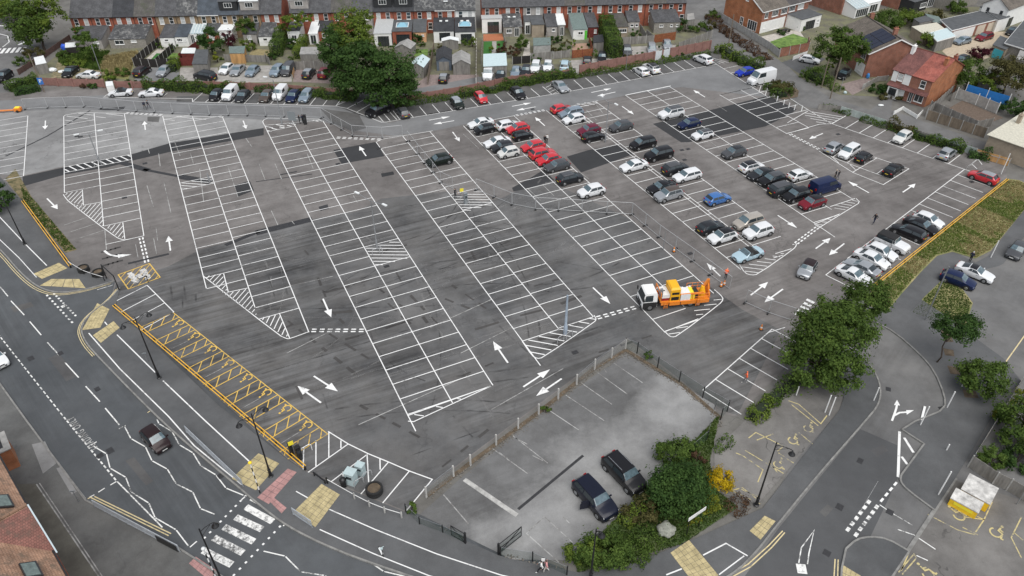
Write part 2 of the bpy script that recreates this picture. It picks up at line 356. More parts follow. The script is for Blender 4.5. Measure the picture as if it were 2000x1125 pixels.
pv5 = pavement('pavement', k5+[(1741,1125),(1705,1180)], 'rounded pavement corner beside the lower right parking entrance', (0, len(k5)-1))
# path and verges on the right
path = sheet('path', gp([(1860,493),(1875,497),(1905,513),(1930,500),(2010,400),(2040,410),(1960,515),(1950,520),(1840,545),(1800,590),(1775,612),(1733,606),(1760,575),(1800,530),(1830,500)]), M_pave, .02); tag(path, 'narrow tarmac footpath between the two grass verges', 'path')
lot2 = sheet('private_yard', gp([(1222,692),(1395,790),(1400,815),(1255,965),(1120,1095),(1000,1093),(820,1005),(905,930),(1080,790)]), M_lot, .026); tag(lot2, 'dusty pale tarmac yard fenced off beside the car park', 'yard')
oldbay = sheet('forecourt', gp([(1505,772),(1560,742),(1640,760),(1650,790),(1480,985),(1395,960),(1395,880)]), M_old, .03); tag(oldbay, 'cracked tarmac forecourt with faded yellow markings', 'forecourt')
lot3 = sheet('parking_lot', gp([(1866,936),(2100,1010),(2100,1250),(1700,1190)]), M_old, .012); tag(lot3, 'patchy tarmac lot with faded disabled bays at the lower right', 'parking lot')
newroad = sheet('resurfaced_carriageway', gp([(1455,1125),(1522,1030),(1603,930),(1680,838),(1760,873),(1757,925),(1735,975),(1700,1048),(1660,1065),(1645,1125),(1640,1300),(1440,1300)]), asphalt('tarmac_dark_side', (.07,.072,.075), (.09,.092,.095), stain=.25), .005, side)
low = MB(); low.pline(gp([(1866,934),(1741,1125),(1700,1190)]), .35, z=.05); 
a, b = G(1866,934), G(1705,1180); low.beam(a+Vector((0,0,.02)), b+Vector((0,0,.02)), .3, .12); low.build('edging_kerb', M_kerb, lot3)
# grass verges
M_verge = mat('verge_grass', (.09,.14,.03), .95, var=.25, scale=.30, bump=.8, bscale=9, col2=(.27,.23,.115), detail=9)
v1 = sheet('grass_verge', gp([(1700,566),(1968,349),(1990,352),(2030,370),(2000,410),(1935,490),(1905,505),(1860,492),(1830,500),(1800,530),(1760,575),(1735,605),(1702,600)]), M_verge, .024); tag(v1, 'dry patchy grass verge below the yellow rail', 'verge')
v2 = sheet('grass_verge', gp([(1840,547),(1880,565),(1900,592),(1885,640),(1850,640),(1776,612),(1805,580)]), M_verge, .024); tag(v2, 'small triangular grass verge beside the parked navy car', 'verge')
v3 = sheet('grass_verge', gp([(30,330),(62,385),(150,488),(128,494),(48,398),(10,350)]), mat('weedy_grass', (.03,.06,.012), .95, var=.5, scale=1.2, bump=.8, bscale=9, col2=(.17,.13,.07), detail=6), .026); tag(v3, 'weedy grass strip inside the yellow rail near the entrance', 'verge')
# far streets at the top of the picture
st = sheet('far_street', [G(-300,60), G(-10,35), G(70,70), G(70,110), G(30,170), G(0,200), G(-300,230)], M_road2, -.008); tag(st, 'grey street with a zebra crossing at the top left', 'road')
st2 = sheet('far_street', [G(1335,-6), G(1440,6), G(1470,20), G(1440,45), G(1380,35), G(1345,40), G(1338,20)], M_road2, .004); tag(st2, 'short piece of street beyond the right end of the terrace', 'road')
ln = sheet('lane', gp([(1365,40),(1395,25),(1420,45),(1480,90),(1540,130),(1560,150),(1620,190),(1700,215),(1730,190),(1745,185),(1740,215),(1960,290),(2100,330),(2100,380),(1968,315),(1640,207),(1590,212),(1558,205),(1500,155),(1430,118),(1390,95),(1380,60)]), M_road2, .008); tag(ln, 'narrow grey lane behind the car park past the brick houses', 'road')
# ================= painted markings =================
LW = .112
Z1, Z2, Z3 = .030, .034, .038
class Mark:
    """one painted marking group: long lines on one level, cross lines on the next"""
    def __init__(s): s.mb = MB()
    def line(s, a, b, w=LW, z=Z1): s.mb.stripe(a, b, w, z=z)
    def px(s, a, b, w=LW, z=Z2): s.mb.stripe(G(*a), G(*b), w, z=z)
    def pl(s, pts, w=LW, z=Z3, closed=False, it=0): s.mb.pline(gp(smooth(pts, it) if it else pts), w, z=z, closed=closed)
    def done(s, name, m=None, parent=None): return s.mb.build(name, m or M_white, parent or park)
def island(vl, vc, vr, rows_l, rows_r, ul, uc, ur, skip=()):
    """double row of bays: left edge, centre and right edge lines plus separators"""
    k = Mark()
    for v, (a, b) in ((vl, ul), (vc, uc), (vr, ur)):
        if a is not None: k.line(P(a, v), P(b, v), z=Z1)
    for u in rows_l: k.line(P(u, vl+.06), P(u, vc-.06), z=Z2)
    for u in rows_r: k.line(P(u, vc+.06), P(u, vr-.06), z=Z2)
    return k
def seq(a, b, step=2.42):
    n = round(abs(b-a)/step); return [a+(b-a)*i/n for i in range(n+1)]
def hatch(k, poly, d, gap, w=LW, z=Z3):
    """fill a site polygon with parallel stripes along d"""
    d = Vector((d.x, d.y, 0)).normalized(); n = Vector((-d.y, d.x, 0)); o = poly[0]
    ts = [(p-o).dot(n) for p in poly]; t = min(ts)+gap*.6
    while t < max(ts):
        xs = []
        for i in range(len(poly)):
            a, b = poly[i], poly[(i+1) % len(poly)]; ta, tb = (a-o).dot(n)-t, (b-o).dot(n)-t
            if ta*tb < 0: q = lerp(a, b, ta/(ta-tb)); xs.append((q-o).dot(d))
        xs.sort()
        for i in range(0, len(xs)-1, 2):
            if xs[i+1]-xs[i] > .25: k.line(o+n*t+d*(xs[i]+.05), o+n*t+d*(xs[i+1]-.05), w, z)
        t += gap
# A0
k = Mark(); k.line(P(-149.6,-24.5), P(-125.2,-24.42), z=Z1)
for u in seq(-149.6,-125.2): k.line(P(u,-24.56), P(u,-34), z=Z2)
k.line(P(-149.6,-29.4), P(-120,-29.3), z=Z3); k.done('bay_lines')
# A
k = island(-18.7,-13.75,-8.83, seq(-142.6,-125.7)+seq(-121.6,-116.8,2.4)+[-123.6], seq(-140.2,-125.7)+[-123.7]+seq(-121.5,-104.2)+[-99.1], (-146.4,-116.8), (-145.6,-104.2), (-143,-99.1))
k.pl([(124,380),(126,384),(135,395),(225,463),(240,469),(250,468),(281,461)], it=1)
k.pl([(161,371),(163,401),(198,395)], z=Z3); k.pl([(240,435),(244,467)], z=Z3)
hatch(k, [P(-125.7,-18.6), P(-125.7,-8.9), P(-123.7,-8.9), P(-123.6,-18.6)], UA*2.0+VB*1.1, .95, .2)
hatch(k, gp([(126,378),(160,372),(163,401),(137,396)]), G(160,372)-G(137,396), .62); hatch(k, gp([(139,398),(164,402),(197,396),(203,444),(150,408)]), G(160,372)-G(137,396), .62)
hatch(k, gp([(205,442),(239,436),(243,466),(228,463)]), G(160,372)-G(137,396), .62)
k.pl([(124,228),(128,225),(156,220),(245,222)], z=Z3)
hatch(k, gp([(126,228),(156,221),(185,221),(185,230),(126,240)]), UA+VB*1.2, 1.5); hatch(k, gp([(186,222),(244,223),(245,226),(187,233)]), UA+VB*1.2, 1.5)
k.done('bay_lines')
# B
k = island(-2.7,2.1,6.92, seq(-137.3,-122.9)+seq(-120.2,-112.3,2.5)+seq(-110,-82.9), seq(-134.5,-76.4)+[-74.04], (-139,-83.0), (-136.4,-76.5), (-134,-69.1))
k.pl([(398,540),(545,655),(560,662),(566,662),(604,648)], it=1); k.pl([(504,614),(566,661)], z=Z3) if False else None
k.pl([(546,613),(566,661)], z=Z3); k.pl([(437,535),(446,571),(484,563)], z=Z3)
hatch(k, gp([(400,540),(435,534),(445,570),(420,560)]), G(430,540)-G(415,556), .62); hatch(k, gp([(424,563),(446,572),(484,564),(503,618),(440,577)]), G(430,540)-G(415,556), .62)
hatch(k, gp([(506,621),(545,614),(565,660),(550,655)]), G(545,614)-G(528,650), .62)
hatch(k, [P(-112.2,-2.6), P(-112.2,2.0), P(-110,2.0), P(-110,-2.6)], UA*1.6+VB*2.4, .75, .14)
k.pl([(317,227),(437,228)], z=Z3); hatch(k, gp([(318,228),(375,228),(377,232),(320,238)]), UA+VB*1.2, 1.5); hatch(k, gp([(377,228),(436,229),(437,231),(380,236)]), UA+VB*1.2, 1.5)
k.done('bay_lines')
# C
k = island(13.02,17.82,22.7, seq(-121.8,-51.9), [u for u in seq(-121.8,-51.9) if abs(u+80.6) > 1.3], (-128.8,-49.4), (-127.4,-51.4), (-124.5,-51.9))
k.pl([(513,238),(516,234),(523,231),(622,233),(629,237)], z=Z3); k.pl([(797,823),(808,824),(962,753)], z=Z3); k.pl([(797,812),(962,753)], z=Z3)
hatch(k, gp([(800,813),(960,754),(806,823)]), G(850,810)-G(815,805), 1.5)
hatch(k, [P(-82.9,17.9), P(-82.9,22.6), P(-78.2,22.6), P(-78.2,17.9)], UA*2+VB*4, .75, .14)
hatch(k, gp([(516,245),(622,234),(626,237),(520,252)]), UA+VB*.9, 1.3, .2); k.pl([(518,245),(625,235)], z=Z3); k.pl([(521,258),(577,246)], z=Z3); hatch(k, gp([(520,253),(577,242),(578,246),(522,259)]), UA+VB*.9, 1.0, .22)
k.done('bay_lines')
# D
k = island(28.72,33.5,38.3, seq(-109.9,-56.9), [u for u in seq(-110.4,-57.1) if abs(u+88) > 1.4], (-112.6,-52.4), (-112.8,-56.8), (-112.3,-57.1))
k.pl([(736,277),(747,272),(845,256)], z=Z3); k.pl([(1020,667),(1039,695),(1049,701),(1060,699),(1160,630),(1165,624),(1160,616)], z=Z3, it=1)
hatch(k, gp([(1021,668),(1090,644),(1158,618),(1164,624),(1058,698),(1042,696)]), G(1090,680)-G(1025,668), .95, .14)
hatch(k, [P(-90.3,33.6), P(-90.3,38.2), P(-85.6,38.2), P(-85.6,33.6)], UA*2+VB*4, .75, .14)
k.done('bay_lines')
# E
k = island(44.4,49.27,54.15, seq(-109.4,-51.2), seq(-109.2,-56.2), (-111.9,-51), (-111.8,-54), (-111.7,-54.5))
k.pl([(910,245),(1006,226)], z=Z3); k.pl([(1298,647),(1305,655),(1312,659),(1322,657),(1405,595),(1413,585),(1408,577),(1395,566)], z=Z3, it=1); k.pl([(1299,648),(1364,623)], z=Z3)
hatch(k, gp([(1301,649),(1362,625),(1320,656),(1310,658)]), G(1345,640)-G(1310,645), .8); hatch(k, gp([(1350,610),(1405,580),(1411,586),(1366,620)]), G(1400,600)-G(1350,605), .8)
k.done('bay_lines')
# F
k = island(60.45,65.5,70.55, seq(-108.7,-60), seq(-109.9,-60.8), (-111.2,-57), (-111,-60.5), (-110.8,-62.6)); k.line(P(-110.5,64.9), P(-58.5,64.9), z=Z1)
k.pl([(1080,215),(1168,197)], z=Z3); k.pl([(1444,517),(1455,534),(1468,538),(1480,536),(1550,487),(1556,479),(1553,473)], z=Z3, it=1)
hatch(k, gp([(1445,522),(1500,503),(1540,490),(1480,535),(1460,535)]), G(1490,525)-G(1448,520), .85); hatch(k, gp([(1500,503),(1552,476),(1553,481),(1520,506)]), G(1545,480)-G(1495,495), .7)
hatch(k, [P(-101,60.6), P(-101,64.8), P(-97.2,64.8), P(-97.2,60.6)], UA*2+VB*4, .8, .14); hatch(k, gp([(1123,203),(1166,198),(1170,203),(1130,210)]), UA+VB*.9, .9, .16)
k.done('bay_lines')
# G
k = island(77.1,82.0,87.0, seq(-110.7,-61.5), seq(-110.6,-66.2), (-110.7,-57.4), (-110.7,-63), (-110.6,-63.8))
k.pl([(1222,186),(1310,168)], z=Z3, w=.2); k.pl([(1590,438),(1600,445),(1676,398),(1678,394),(1672,388)], z=Z3); k.pl([(1591,438),(1640,418)], z=Z3); k.pl([(1621,404),(1670,388)], z=Z3)
hatch(k, gp([(1594,438),(1640,419),(1602,443)]), G(1625,438)-G(1590,436), .8); hatch(k, gp([(1622,404),(1672,389),(1676,394),(1648,413)]), G(1655,405)-G(1615,398), .8)
k.done('bay_lines')
# H and the far right rows
k = island(93.3,98.4,105.0, seq(-103.1,-85), [], (-103.1,-84.9), (-103,-85.1), (None,None)); k.line(P(-103.1,93.3), P(-103.1,105), z=Z2)
for u in seq(-103.1,-90.8): k.line(P(u,98.5), P(u,103.4), z=Z2)
k.pl([(1500,165),(1580,216),(1624,242)]); k.pl([(1538,261),(1600,243),(1624,242),(1655,225)]); k.pl([(1578,217),(1538,240)])
hatch(k, gp([(1566,222),(1580,218),(1655,226),(1624,241),(1600,242)]), G(1650,228)-G(1590,218), 1.0, .14)
k.done('bay_lines')
def row(k, a, b, n, sv, ends=True, skip=(), m=None, w=LW):
    a, b = (G(*a) if isinstance(a, tuple) else a), (G(*b) if isinstance(b, tuple) else b); k.line(a, b, w, Z1); sn = sv.normalized()
    for i in range(n+1):
        if i in skip or (not ends and i in (0, n)): continue
        q = lerp(a, b, i/n); k.line(q+sn*.06, q+sv, w, Z2)
k = Mark(); row(k, (376,199.3), (656,207.5), 11, G(620,185)-G(603.75,205)); k.px((201,190),(376,193)); k.px((376,193),(376,199))
for x in (204,252,318): k.px((x,189),(x+9,182))
k.pl([(656,207.5),(672,187),(694,190)]); k.pl([(656,207.5),(678,212),(695,219),(745,239),(752,239),(781,234)])
k.px((678,212),(711,195)); k.px((696,219.5),(728,201)); k.px((656,207),(693,190)); hatch(k, gp([(660,205),(671,189),(690,190)]), G(690,195)-G(665,192), .9)
k.pl([(730,229),(765,215)]); hatch(k, gp([(732,229),(765,216),(781,233),(752,238),(745,238)]), G(783,232)-G(768,216), 1.2)
row(k, (781,233.8), (1078,184.5), 12, G(870,200)-G(885,216.3)); row(k, (1092.5,182.2), (1400,125.8), 14, G(1185.5,145.5)-G(1205.5,162)); k.px((1078,184.5),(1092.5,182.2), z=Z1)
hatch(k, gp([(1063,168),(1077,166),(1092,182),(1079,184)]), G(1090,170)-G(1068,180), 1.0)
row(k, (1400,126), (1500,190), 7, (G(1447.5,127.5)-G(1413.7,135)), skip=(0,)); hatch(k, gp([(1388,110),(1420,120),(1424,123),(1402,125)]), G(1424,121)-G(1390,111), .8)
hatch(k, gp([(1468,172),(1500,165),(1520,178),(1500,190)]), G(1490,170)-G(1485,185), 1.3)
row(k, (1625,242), (1883.8,331), 9, G(1790,270)-G(1762.5,288.8))
row(k, (1883.8,331), (1612.5,537.5), 16, G(1891,401)-G(1826,376)); k.px((1884,331),(1910,311)); k.px((1910,311),(1918,322)); k.px((1897,320),(1908,330))
k.pl([(1533,640),(1500,650)]); row(k, (1508,643), (1372.5,762.5), 6, G(1475,786)-G(1400,740.5))
k.pl([(1599,295),(1665,337),(1725,361),(1775,330),(1707,307)]); k.pl([(1605,289),(1625,307)]); k.pl([(1625,307),(1655,319),(1740,350)]); k.px((1665,337),(1712,309)); k.px((1625,308),(1640,298)); k.px((1655,318),(1672,306)); k.px((1712,340),(1724,331))
hatch(k, gp([(1605,298),(1626,308),(1655,320),(1678,328),(1665,336)]), G(1640,320)-G(1625,306), 1.5)
k.done('bay_lines')
# west row: entrance bays, yellow disabled bays, white bays by the bins
wa, wb = G(287.5,557.5), G(340,610); k = Mark(); row(k, wa, wb, 3, G(218.7,592.5)-G(287.5,557.5), ends=True); k.done('bay_lines')
ya, yb = G(338.8,611), G(640,848); rail_a, rail_b = G(272,641), G(562,897); nb = 8; k = Mark(); k.line(ya, yb, .10, Z1)
lab = (yb-ya); 
sym_pts = []
for i in range(nb+1):
    t0 = i*(1-.045)/nb; t1 = t0+.045
    a0, a1, b0, b1 = lerp(ya,yb,t0), lerp(ya,yb,t1), lerp(rail_a,rail_b,t0), lerp(rail_a,rail_b,t1)
    k.line(a0, b0, .11, Z2); k.line(a1, b1, .11, Z2)
    hatch(k, [a0, a1, b1, b0], G(287.5,639)-G(280,655), 1.08, .105)
    if i < nb: sym_pts.append(lerp(lerp(ya,yb,(t1+t0+(1-.045)/nb)/2), lerp(rail_a,rail_b,(t1+t0+(1-.045)/nb)/2), .17))
    old2 = None
k.done('disabled_bay_lines', M_yellow)
k = Mark()
for i in (1,3,5,7): t = (i+.75)/nb*.955; k.line(lerp(lerp(ya,yb,t), lerp(rail_a,rail_b,t), .35), lerp(lerp(ya,yb,t), lerp(rail_a,rail_b,t), .85), .07, Z2)
k.done('faded_bay_lines', M_whiteold)
def wheelchair(at, rz, sc=1.0, m=M_yellow, parent=None):
    """international access symbol from painted strokes"""
    k = MB(); w = .13*sc
    def L(pts, closed=False, zz=Z3): k.pline([(x*sc, y*sc) for x, y in pts], w, z=zz, closed=closed)
    L([(.42*math.cos(R(a)), -.25+.42*math.sin(R(a))) for a in range(-215, 45, 20)])
    L([(-.05,.52),(0,.1),(.36,.08),(.55,-.42),(.72,-.36)], zz=Z3+.003); L([(-.02,.3),(.3,.28)], zz=Z3+.005)
    k.poly([(-.06*sc+.13*sc*math.cos(R(a)), .72*sc+.13*sc*math.sin(R(a)), Z3) for a in range(0,360,45)])
    o = k.build('wheelchair_symbol', m, parent or park); o.location = (at.x, at.y, 0); o.rotation_euler = (0,0,rz); return o
for p in sym_pts: wheelchair(p, ang(lerp(rail_a,rail_b,.5)-lerp(ya,yb,.5))-R(90), .95)
k = Mark(); cx = lambda x, y: (500+x/3.688, 820+y/3.688)
k.pl([cx(520,85), cx(665,175), cx(808,245), cx(955,305), cx(1105,370), cx(1270,430), cx(1080,660)], z=Z1)
for a, b in (((665,175),(375,380)),((808,245),(525,460)),((955,305),(735,560)),((1105,370),(880,640)),((525,90),(525,270)),((612,150),(612,205)),((432,150),(432,335)),((345,200),(340,360)),((800,250),(812,450)),((715,320),(717,400)),((893,280),(895,360)),((625,375),(628,420))): k.px(cx(*a), cx(*b), z=Z2)
k.done('bay_lines')
# arrows
def arrow(a, b, hw=.62, hl=1.5, sw=.2, parent=None, m=M_white, z=Z3):
    a, b = G(*a), G(*b); L = (b-a).length; mb = MB()
    mb.poly([(0,-sw/2,0),(L-hl,-sw/2,0),(L-hl,sw/2,0),(0,sw/2,0)]); mb.poly([(L-hl,-hw/1.3,0),(L,0,0),(L-hl,hw/1.3,0)])
    o = mb.build('direction_arrow', m, parent or park); o.location = (a.x, a.y, z); o.rotation_euler = (0,0,ang(b-a)); return o
for a, b in (((89,236),(88,253)),((284,254),(282,237)),((475,236),(481,252)),((92,388),(113,409)),((333,490),(329,461)),((715,305),(702,286)),
             ((631,584),(647,620)),((613,735),(660,765)),((627,787),(581,754)),((992,709),(963,667)),((1158,562),(1192,594)),((1022,756),(1074,722)),((1097,740),(1047,774)),
             ((838,235),(879,228)),((887,236),(846,243)),((1000,208),(1038,201)),((1046,209),(1008,216)),((1155,181),(1194,173)),((1202,180),(1166,188)),((1064,246),(1045,229)),
             ((1215,208),(1238,224)),((1377,190),(1354,176)),((884,258),(898,277)),((1697,377),(1656,354)),((1763,376),(1788,359)),((1519,421),(1557,446)),((1593,486),(1622,465)),((1649,476),(1619,499)),
             ((1407,540),(1380,514)),((1466,577),(1500,551)),((1529,565),(1493,591)),((1607,261),(1580,272))): arrow(a, b)
k = Mark(); k.pl([(204,490),(212,497),(222,500),(234,501)], w=.3, it=1); k.mb.poly([G(230,496.5,Z3+.004), G(257,497,Z3+.004), G(231,504,Z3+.004)][::-1]); k.done('curved_arrow')
# dashed give way pairs
def dashes(a, b, n, w=.2, parent=None, m=M_white, off=.42, fill=.6, nm='give_way_line', z=Z2, rows=2):
    a, b = G(*a), G(*b); d = (b-a); nrm = Vector((-d.y, d.x, 0)).normalized(); k = Mark()
    for r in range(rows):
        for i in range(n): k.line(lerp(a,b,(i+.2)/n)+nrm*off*r, lerp(a,b,(i+.2+fill)/n)+nrm*off*r, w, z)
    return k.done(nm, m, parent)
dashes((272,464),(284,515),7); dashes((605,648),(713,648),7); dashes((1165,624),(1245,602),6); dashes((243,222),(317,226),8); dashes((655,270),(745,274),8, .2); dashes((1007,227),(1066,216),7); dashes((1556,478),(1600,445),7); dashes((1540,262),(1599,293),9)
k = Mark()
for i in range(5): a = lerp(G(1552,612), G(1575,585), i/4); k.line(a, a+(G(1590,585)-G(1575,578))*1.0, .45, Z2)
k.done('slow_marking')
# yellow boxed entry marking with its (scuffed) white lettering
k = Mark(); q = [(231,537),(292,515),(313,542),(251,565)]; k.pl(q, closed=True, w=.14, z=Z2); hatch(k, gp(q), G(275,520)-G(245,555), .75, .1); k.done('entry_box_lines', M_yellow)
def ground_text(txt, at, size, rz, m=M_white, parent=None, name='lettering', z=.044, xs=1.0, kern=1.0):
    cu = bpy.data.curves.new(name, 'FONT'); cu.body = txt; cu.size = size; cu.align_x = 'CENTER'; cu.align_y = 'CENTER'; cu.space_character = kern; cu.offset = .012*size
    t = bpy.data.objects.new(name, cu); me = bpy.data.meshes.new_from_object(t); bpy.data.objects.remove(t)
    me.materials.clear(); me.materials.append(m)
    o = link(name, me, parent or park, (at.x, at.y, z), rz); o.scale = (xs, 1, 1); return o
tr = ang(G(268,553)-G(253,533)); k = Mark(); rgw = random.Random(4)
for (x0,y0),(x1,y1),nn in (((253,533),(268,553),13),((270,536),(275,543),4),((278,526),(291,545),11)):
    a, b = G(x0,y0), G(x1,y1); d = (b-a).normalized(); q = Vector((-d.y,d.x,0))
    for i in range(nn): p = lerp(a,b,(i+.5)/nn); k.line(p-q*rgw.uniform(.25,.45), p+q*rgw.uniform(.25,.45), .16, .044)
k.done('scuffed_lettering', M_wornzeb)
# ---- main road lines ----
pvz = .1
k = Mark()
def dash_px(k, pts, z=.012, w=.12): 
    for a, b in pts: k.line(G(*a), G(*b), w, z)
c1 = lambda x, y: (x/4, 540+y/4)
dash_px(k, [(c1(0,80),c1(62,155)),(c1(85,190),c1(190,302)),(c1(232,352),c1(322,458)),(c1(370,515),c1(465,618)),(c1(508,672),c1(615,790)),(c1(670,858),c1(780,978)),(c1(822,1028),(233,830))], w=.12)
k.done('centre_dashes', M_wornzeb, road)
bc = lambda x, y: (x/3.688, 820+y/3.688)
k = Mark()
def zig(k, pts): 
    for i in range(len(pts)-1): a, b = G(*pts[i]), G(*pts[i+1]); d = (b-a).normalized(); k.line(a+d*.06, b-d*.06, .105, .012)
zig(k, [bc(*p) for p in ((893,40),(943,135),(1048,195),(1095,295),(1205,355),(1270,462),(1388,520),(1445,640),(1550,682))])
zig(k, [bc(*p) for p in ((1130,-5),(1145,28),(1240,85),(1292,180),(1390,238),(1447,332),(1555,397),(1628,492),(1757,545))])
zig(k, [bc(*p) for p in ((665,185),(767,245),(793,348),(907,415),(945,520),(1072,600),(1117,705),(1268,792),(1358,910))])
zz = lambda x, y: (500+x/3.688, 820+y/3.688)
zig(k, [zz(*p) for p in ((232,735),(345,825),(500,872),(630,960),(790,1003),(920,1092),(1080,1130),(1200,1190))])
zig(k, [zz(*p) for p in ((50,945),(210,982),(322,1095),(495,1122),(620,1200))])
dash_px(k, [(bc(857,65),bc(905,40)),(bc(655,182),bc(697,158)),(bc(1368,918),bc(1418,875)),(bc(1735,580),bc(1770,550)),(zz(195,765),zz(232,735))])
k.done('zigzag_lines', M_wornzeb, road)
# loading bay dashes, parking edge, yellow pairs
k = Mark(); a, b = G(-20,632), G(125,815); n = 24
for i in range(n): k.line(lerp(a,b,i/n), lerp(a,b,(i+.62)/n), .12, .012)
a, b = G(125,815), G(229,941); n = 17
for i in range(n): k.line(lerp(a,b,i/n), lerp(a,b,(i+.62)/n), .14, .012)
k.px(bc(845,445), bc(1170,775), z=.012); dash_px(k, [(bc(640,560),bc(680,540)),(bc(708,522),bc(755,492)),(bc(795,470),bc(838,445))]); k.done('bay_edge_dashes', M_wornzeb, road)
k = Mark(); k.pl([(-20,725),(52,822),(168,975)], w=.1, z=.013); k.done('edge_line', M_whiteold, road)
k = Mark(); k.px(bc(655,560), bc(1215,835), w=.1, z=.012); k.px(bc(680,552), bc(1232,820), w=.1, z=.012); k.px(bc(632,570), bc(660,555), w=.1, z=.016)
off1 = [(x-3.5, y+3) for x, y in k1]; off2 = [(x-6.5, y+5.5) for x, y in k1]
k.pl(off1, w=.08, z=.014); k.pl(off2, w=.08, z=.014)
ks = k2[:22]; k.pl([(x-4,y+1.5) for x, y in ks if y < 800], w=.08, z=.014); k.pl([(x-7.5,y+3.5) for x, y in ks if y < 800], w=.08, z=.014); k.px((288,806),(298,800), w=.1, z=.012); k.done('double_yellow_lines', M_cream, road)
k = Mark()
for j in range(2):
    a, b = G(91+j*14,576-j*3), G(145+j*6,634-j*14)
    for i in range(10): k.line(lerp(a,b,i/10), lerp(a,b,(i+.45)/10), .22, .012)
k.px((120,600),(128,596),w=.5,z=.012); k.px((190,566),(220,557), w=.09, z=.012); k.done('junction_give_way', M_wornzeb, road)
ground_text('LOADING ONLY', G(161,846), .95, ang(G(150,828)-G(176,861)), M_whiteold, road, z=.014, xs=.72, kern=1.25)
# zebra
k = Mark()
for a, b, w in (((480,990),(533,1019),1.0),((460,1010),(512,1034),1.0),((437,1029),(496,1058),1.0),((417,1050),(475,1080),1.0),((397,1075),(453,1103),1.0),((490,974),(545,1004),.6)): k.line(G(*a), G(*b), w*.62, .012)
k.done('zebra_stripes', M_wornzeb, road)
k = Mark()
for i in range(9):
    a = lerp(G(398,1052), G(478,970), i/8); k.line(a, a+(G(480,1005)-G(473,1011))*.5, .18, .012)
    a = lerp(G(455,1125), G(545,1030), i/8); k.line(a, a+(G(480,1005)-G(473,1011))*.5, .18, .012)
k.done('crossing_studs', M_white, road)
# pavement lines
pz = pvz+.014
k = Mark(); k.pl([(-40,385),(0,425),(48,476),(92,520)], w=.12, z=pz); k.pl([(-40,428),(0,469),(38,505),(72,543)], w=.1, z=pz); k.done('cycle_path_line', M_white, pv1)
k = Mark()
k.pl([(174,652),(235,722),(330,815),(380,872),(473,948)], w=.12, z=pz); k.pl([(205,630),(210,636)], w=.12, z=pz); k.pl([(229,655),(304,729)], w=.12, z=pz); k.pl([(319,745),(400,822),(490,905)], w=.12, z=pz)
k.pl([zz(290,520), zz(380,570)], w=.1, z=pz); k.pl([zz(530,650), zz(860,795), zz(1300,970), zz(1760,1122), zz(2100,1200)], w=.1, z=pz)
k.pl([zz(460,795), zz(850,970), zz(1240,1125), zz(1500,1210)], w=.1, z=pz)
rr = lambda x, y: (1000+x/3.688, 820+y/3.688)
k.pl([rr(1375,980), rr(1540,895), rr(1695,985)], w=.12, z=pz); k.pl([rr(1110,1122), rr(1222,1078)], w=.12, z=pz); k.pl([rr(1490,1120), rr(1670,985)], w=.1, z=pz); k.done('cycle_path_line', M_white, pv2)
# private yard lines
k = Mark(); yz = .034
for a, b in (((1197,708),(1255,748)),((1180,722),(1185,728)),((1167,728),(1225,770)),((1135,748),(1195,790)),((1105,772),(1180,822)),((1070,800),(1130,840)),((1000,850),(1070,905)),((1005,855),(1030,868)),((1040,890),(1060,900)),((960,875),(1030,925)),((1100,1010),(1112,1022))): k.px(a, b, .09, yz)
k.pl([(1064,1009),(1028,1042),(1092,1099)], w=.1, z=yz); k.px((1064,1010),(1118,1060), .08, yz); k.px(zz(1350,540), zz(1530,750), .1, yz); k.px(zz(1750,235), zz(1810,280), .1, yz)
k.done('faded_bay_lines', M_whiteold, lot2)
k = Mark(); k.px(zz(1500,430), zz(1880,690), .45, .036); k.done('concrete_channel', mat('pale_concrete', (.36,.355,.34), .9, var=.35, scale=1.5), lot2)
k = Mark(); k.px((1012,995),(1139,890), .28, .032); k.done('drain_channel', M_tar, lot2)
# forecourt / lower right faded yellow
k = Mark(); fz = .036
for pts in ([(1540,783),(1560,790),(1603,828),(1615,812)],[(1545,790),(1598,832)],[(1462,856),(1476,845),(1530,872),(1518,882)],[(1478,860),(1510,848)],[(1437,885),(1450,890),(1472,905),(1490,918),(1480,942)],[(1455,880),(1530,925)],[(1432,960),(1485,985)],[(1445,955),(1480,970)],[(1430,958),(1450,953),(1482,978),(1475,990)],[(1500,900),(1520,925)],[(1520,885),(1550,905)],[(1560,845),(1590,870)]): k.pl(pts, w=.1, z=fz)
k.done('faded_yellow_lines', M_oldyellow, oldbay); 
for p, r_ in ((G(1550,858),R(-40)),(G(1522,905),R(-40)),(G(1580,835),R(-40))): o = wheelchair(p, r_, 1.0, M_oldyellow, oldbay)
k = Mark(); fz = .018
for pts in ([(1896,1000),(1910,985),(1945,965)],[(1885,1010),(1922,1015),(1938,980)],[(1905,1040),(1922,1015),(1900,1005)],[(1880,1030),(1910,1045)],[(1995,1010),(1975,1050),(1995,1090)],[(1980,1040),(1998,1055)],[(1755,1118),(1785,1082),(1790,1090),(1762,1122)],[(1775,1080),(1760,1115)],[(1812,1005),(1870,1035),(1905,1045)]): k.pl(pts, w=.1, z=fz)
k.done('faded_yellow_lines', M_oldyellow, lot3)
for p, r_ in ((G(1868,1003),R(20)),(G(1808,1117),R(20)),(G(1948,1038),R(-60))): wheelchair(p, r_, 1.1, M_oldyellow, lot3)
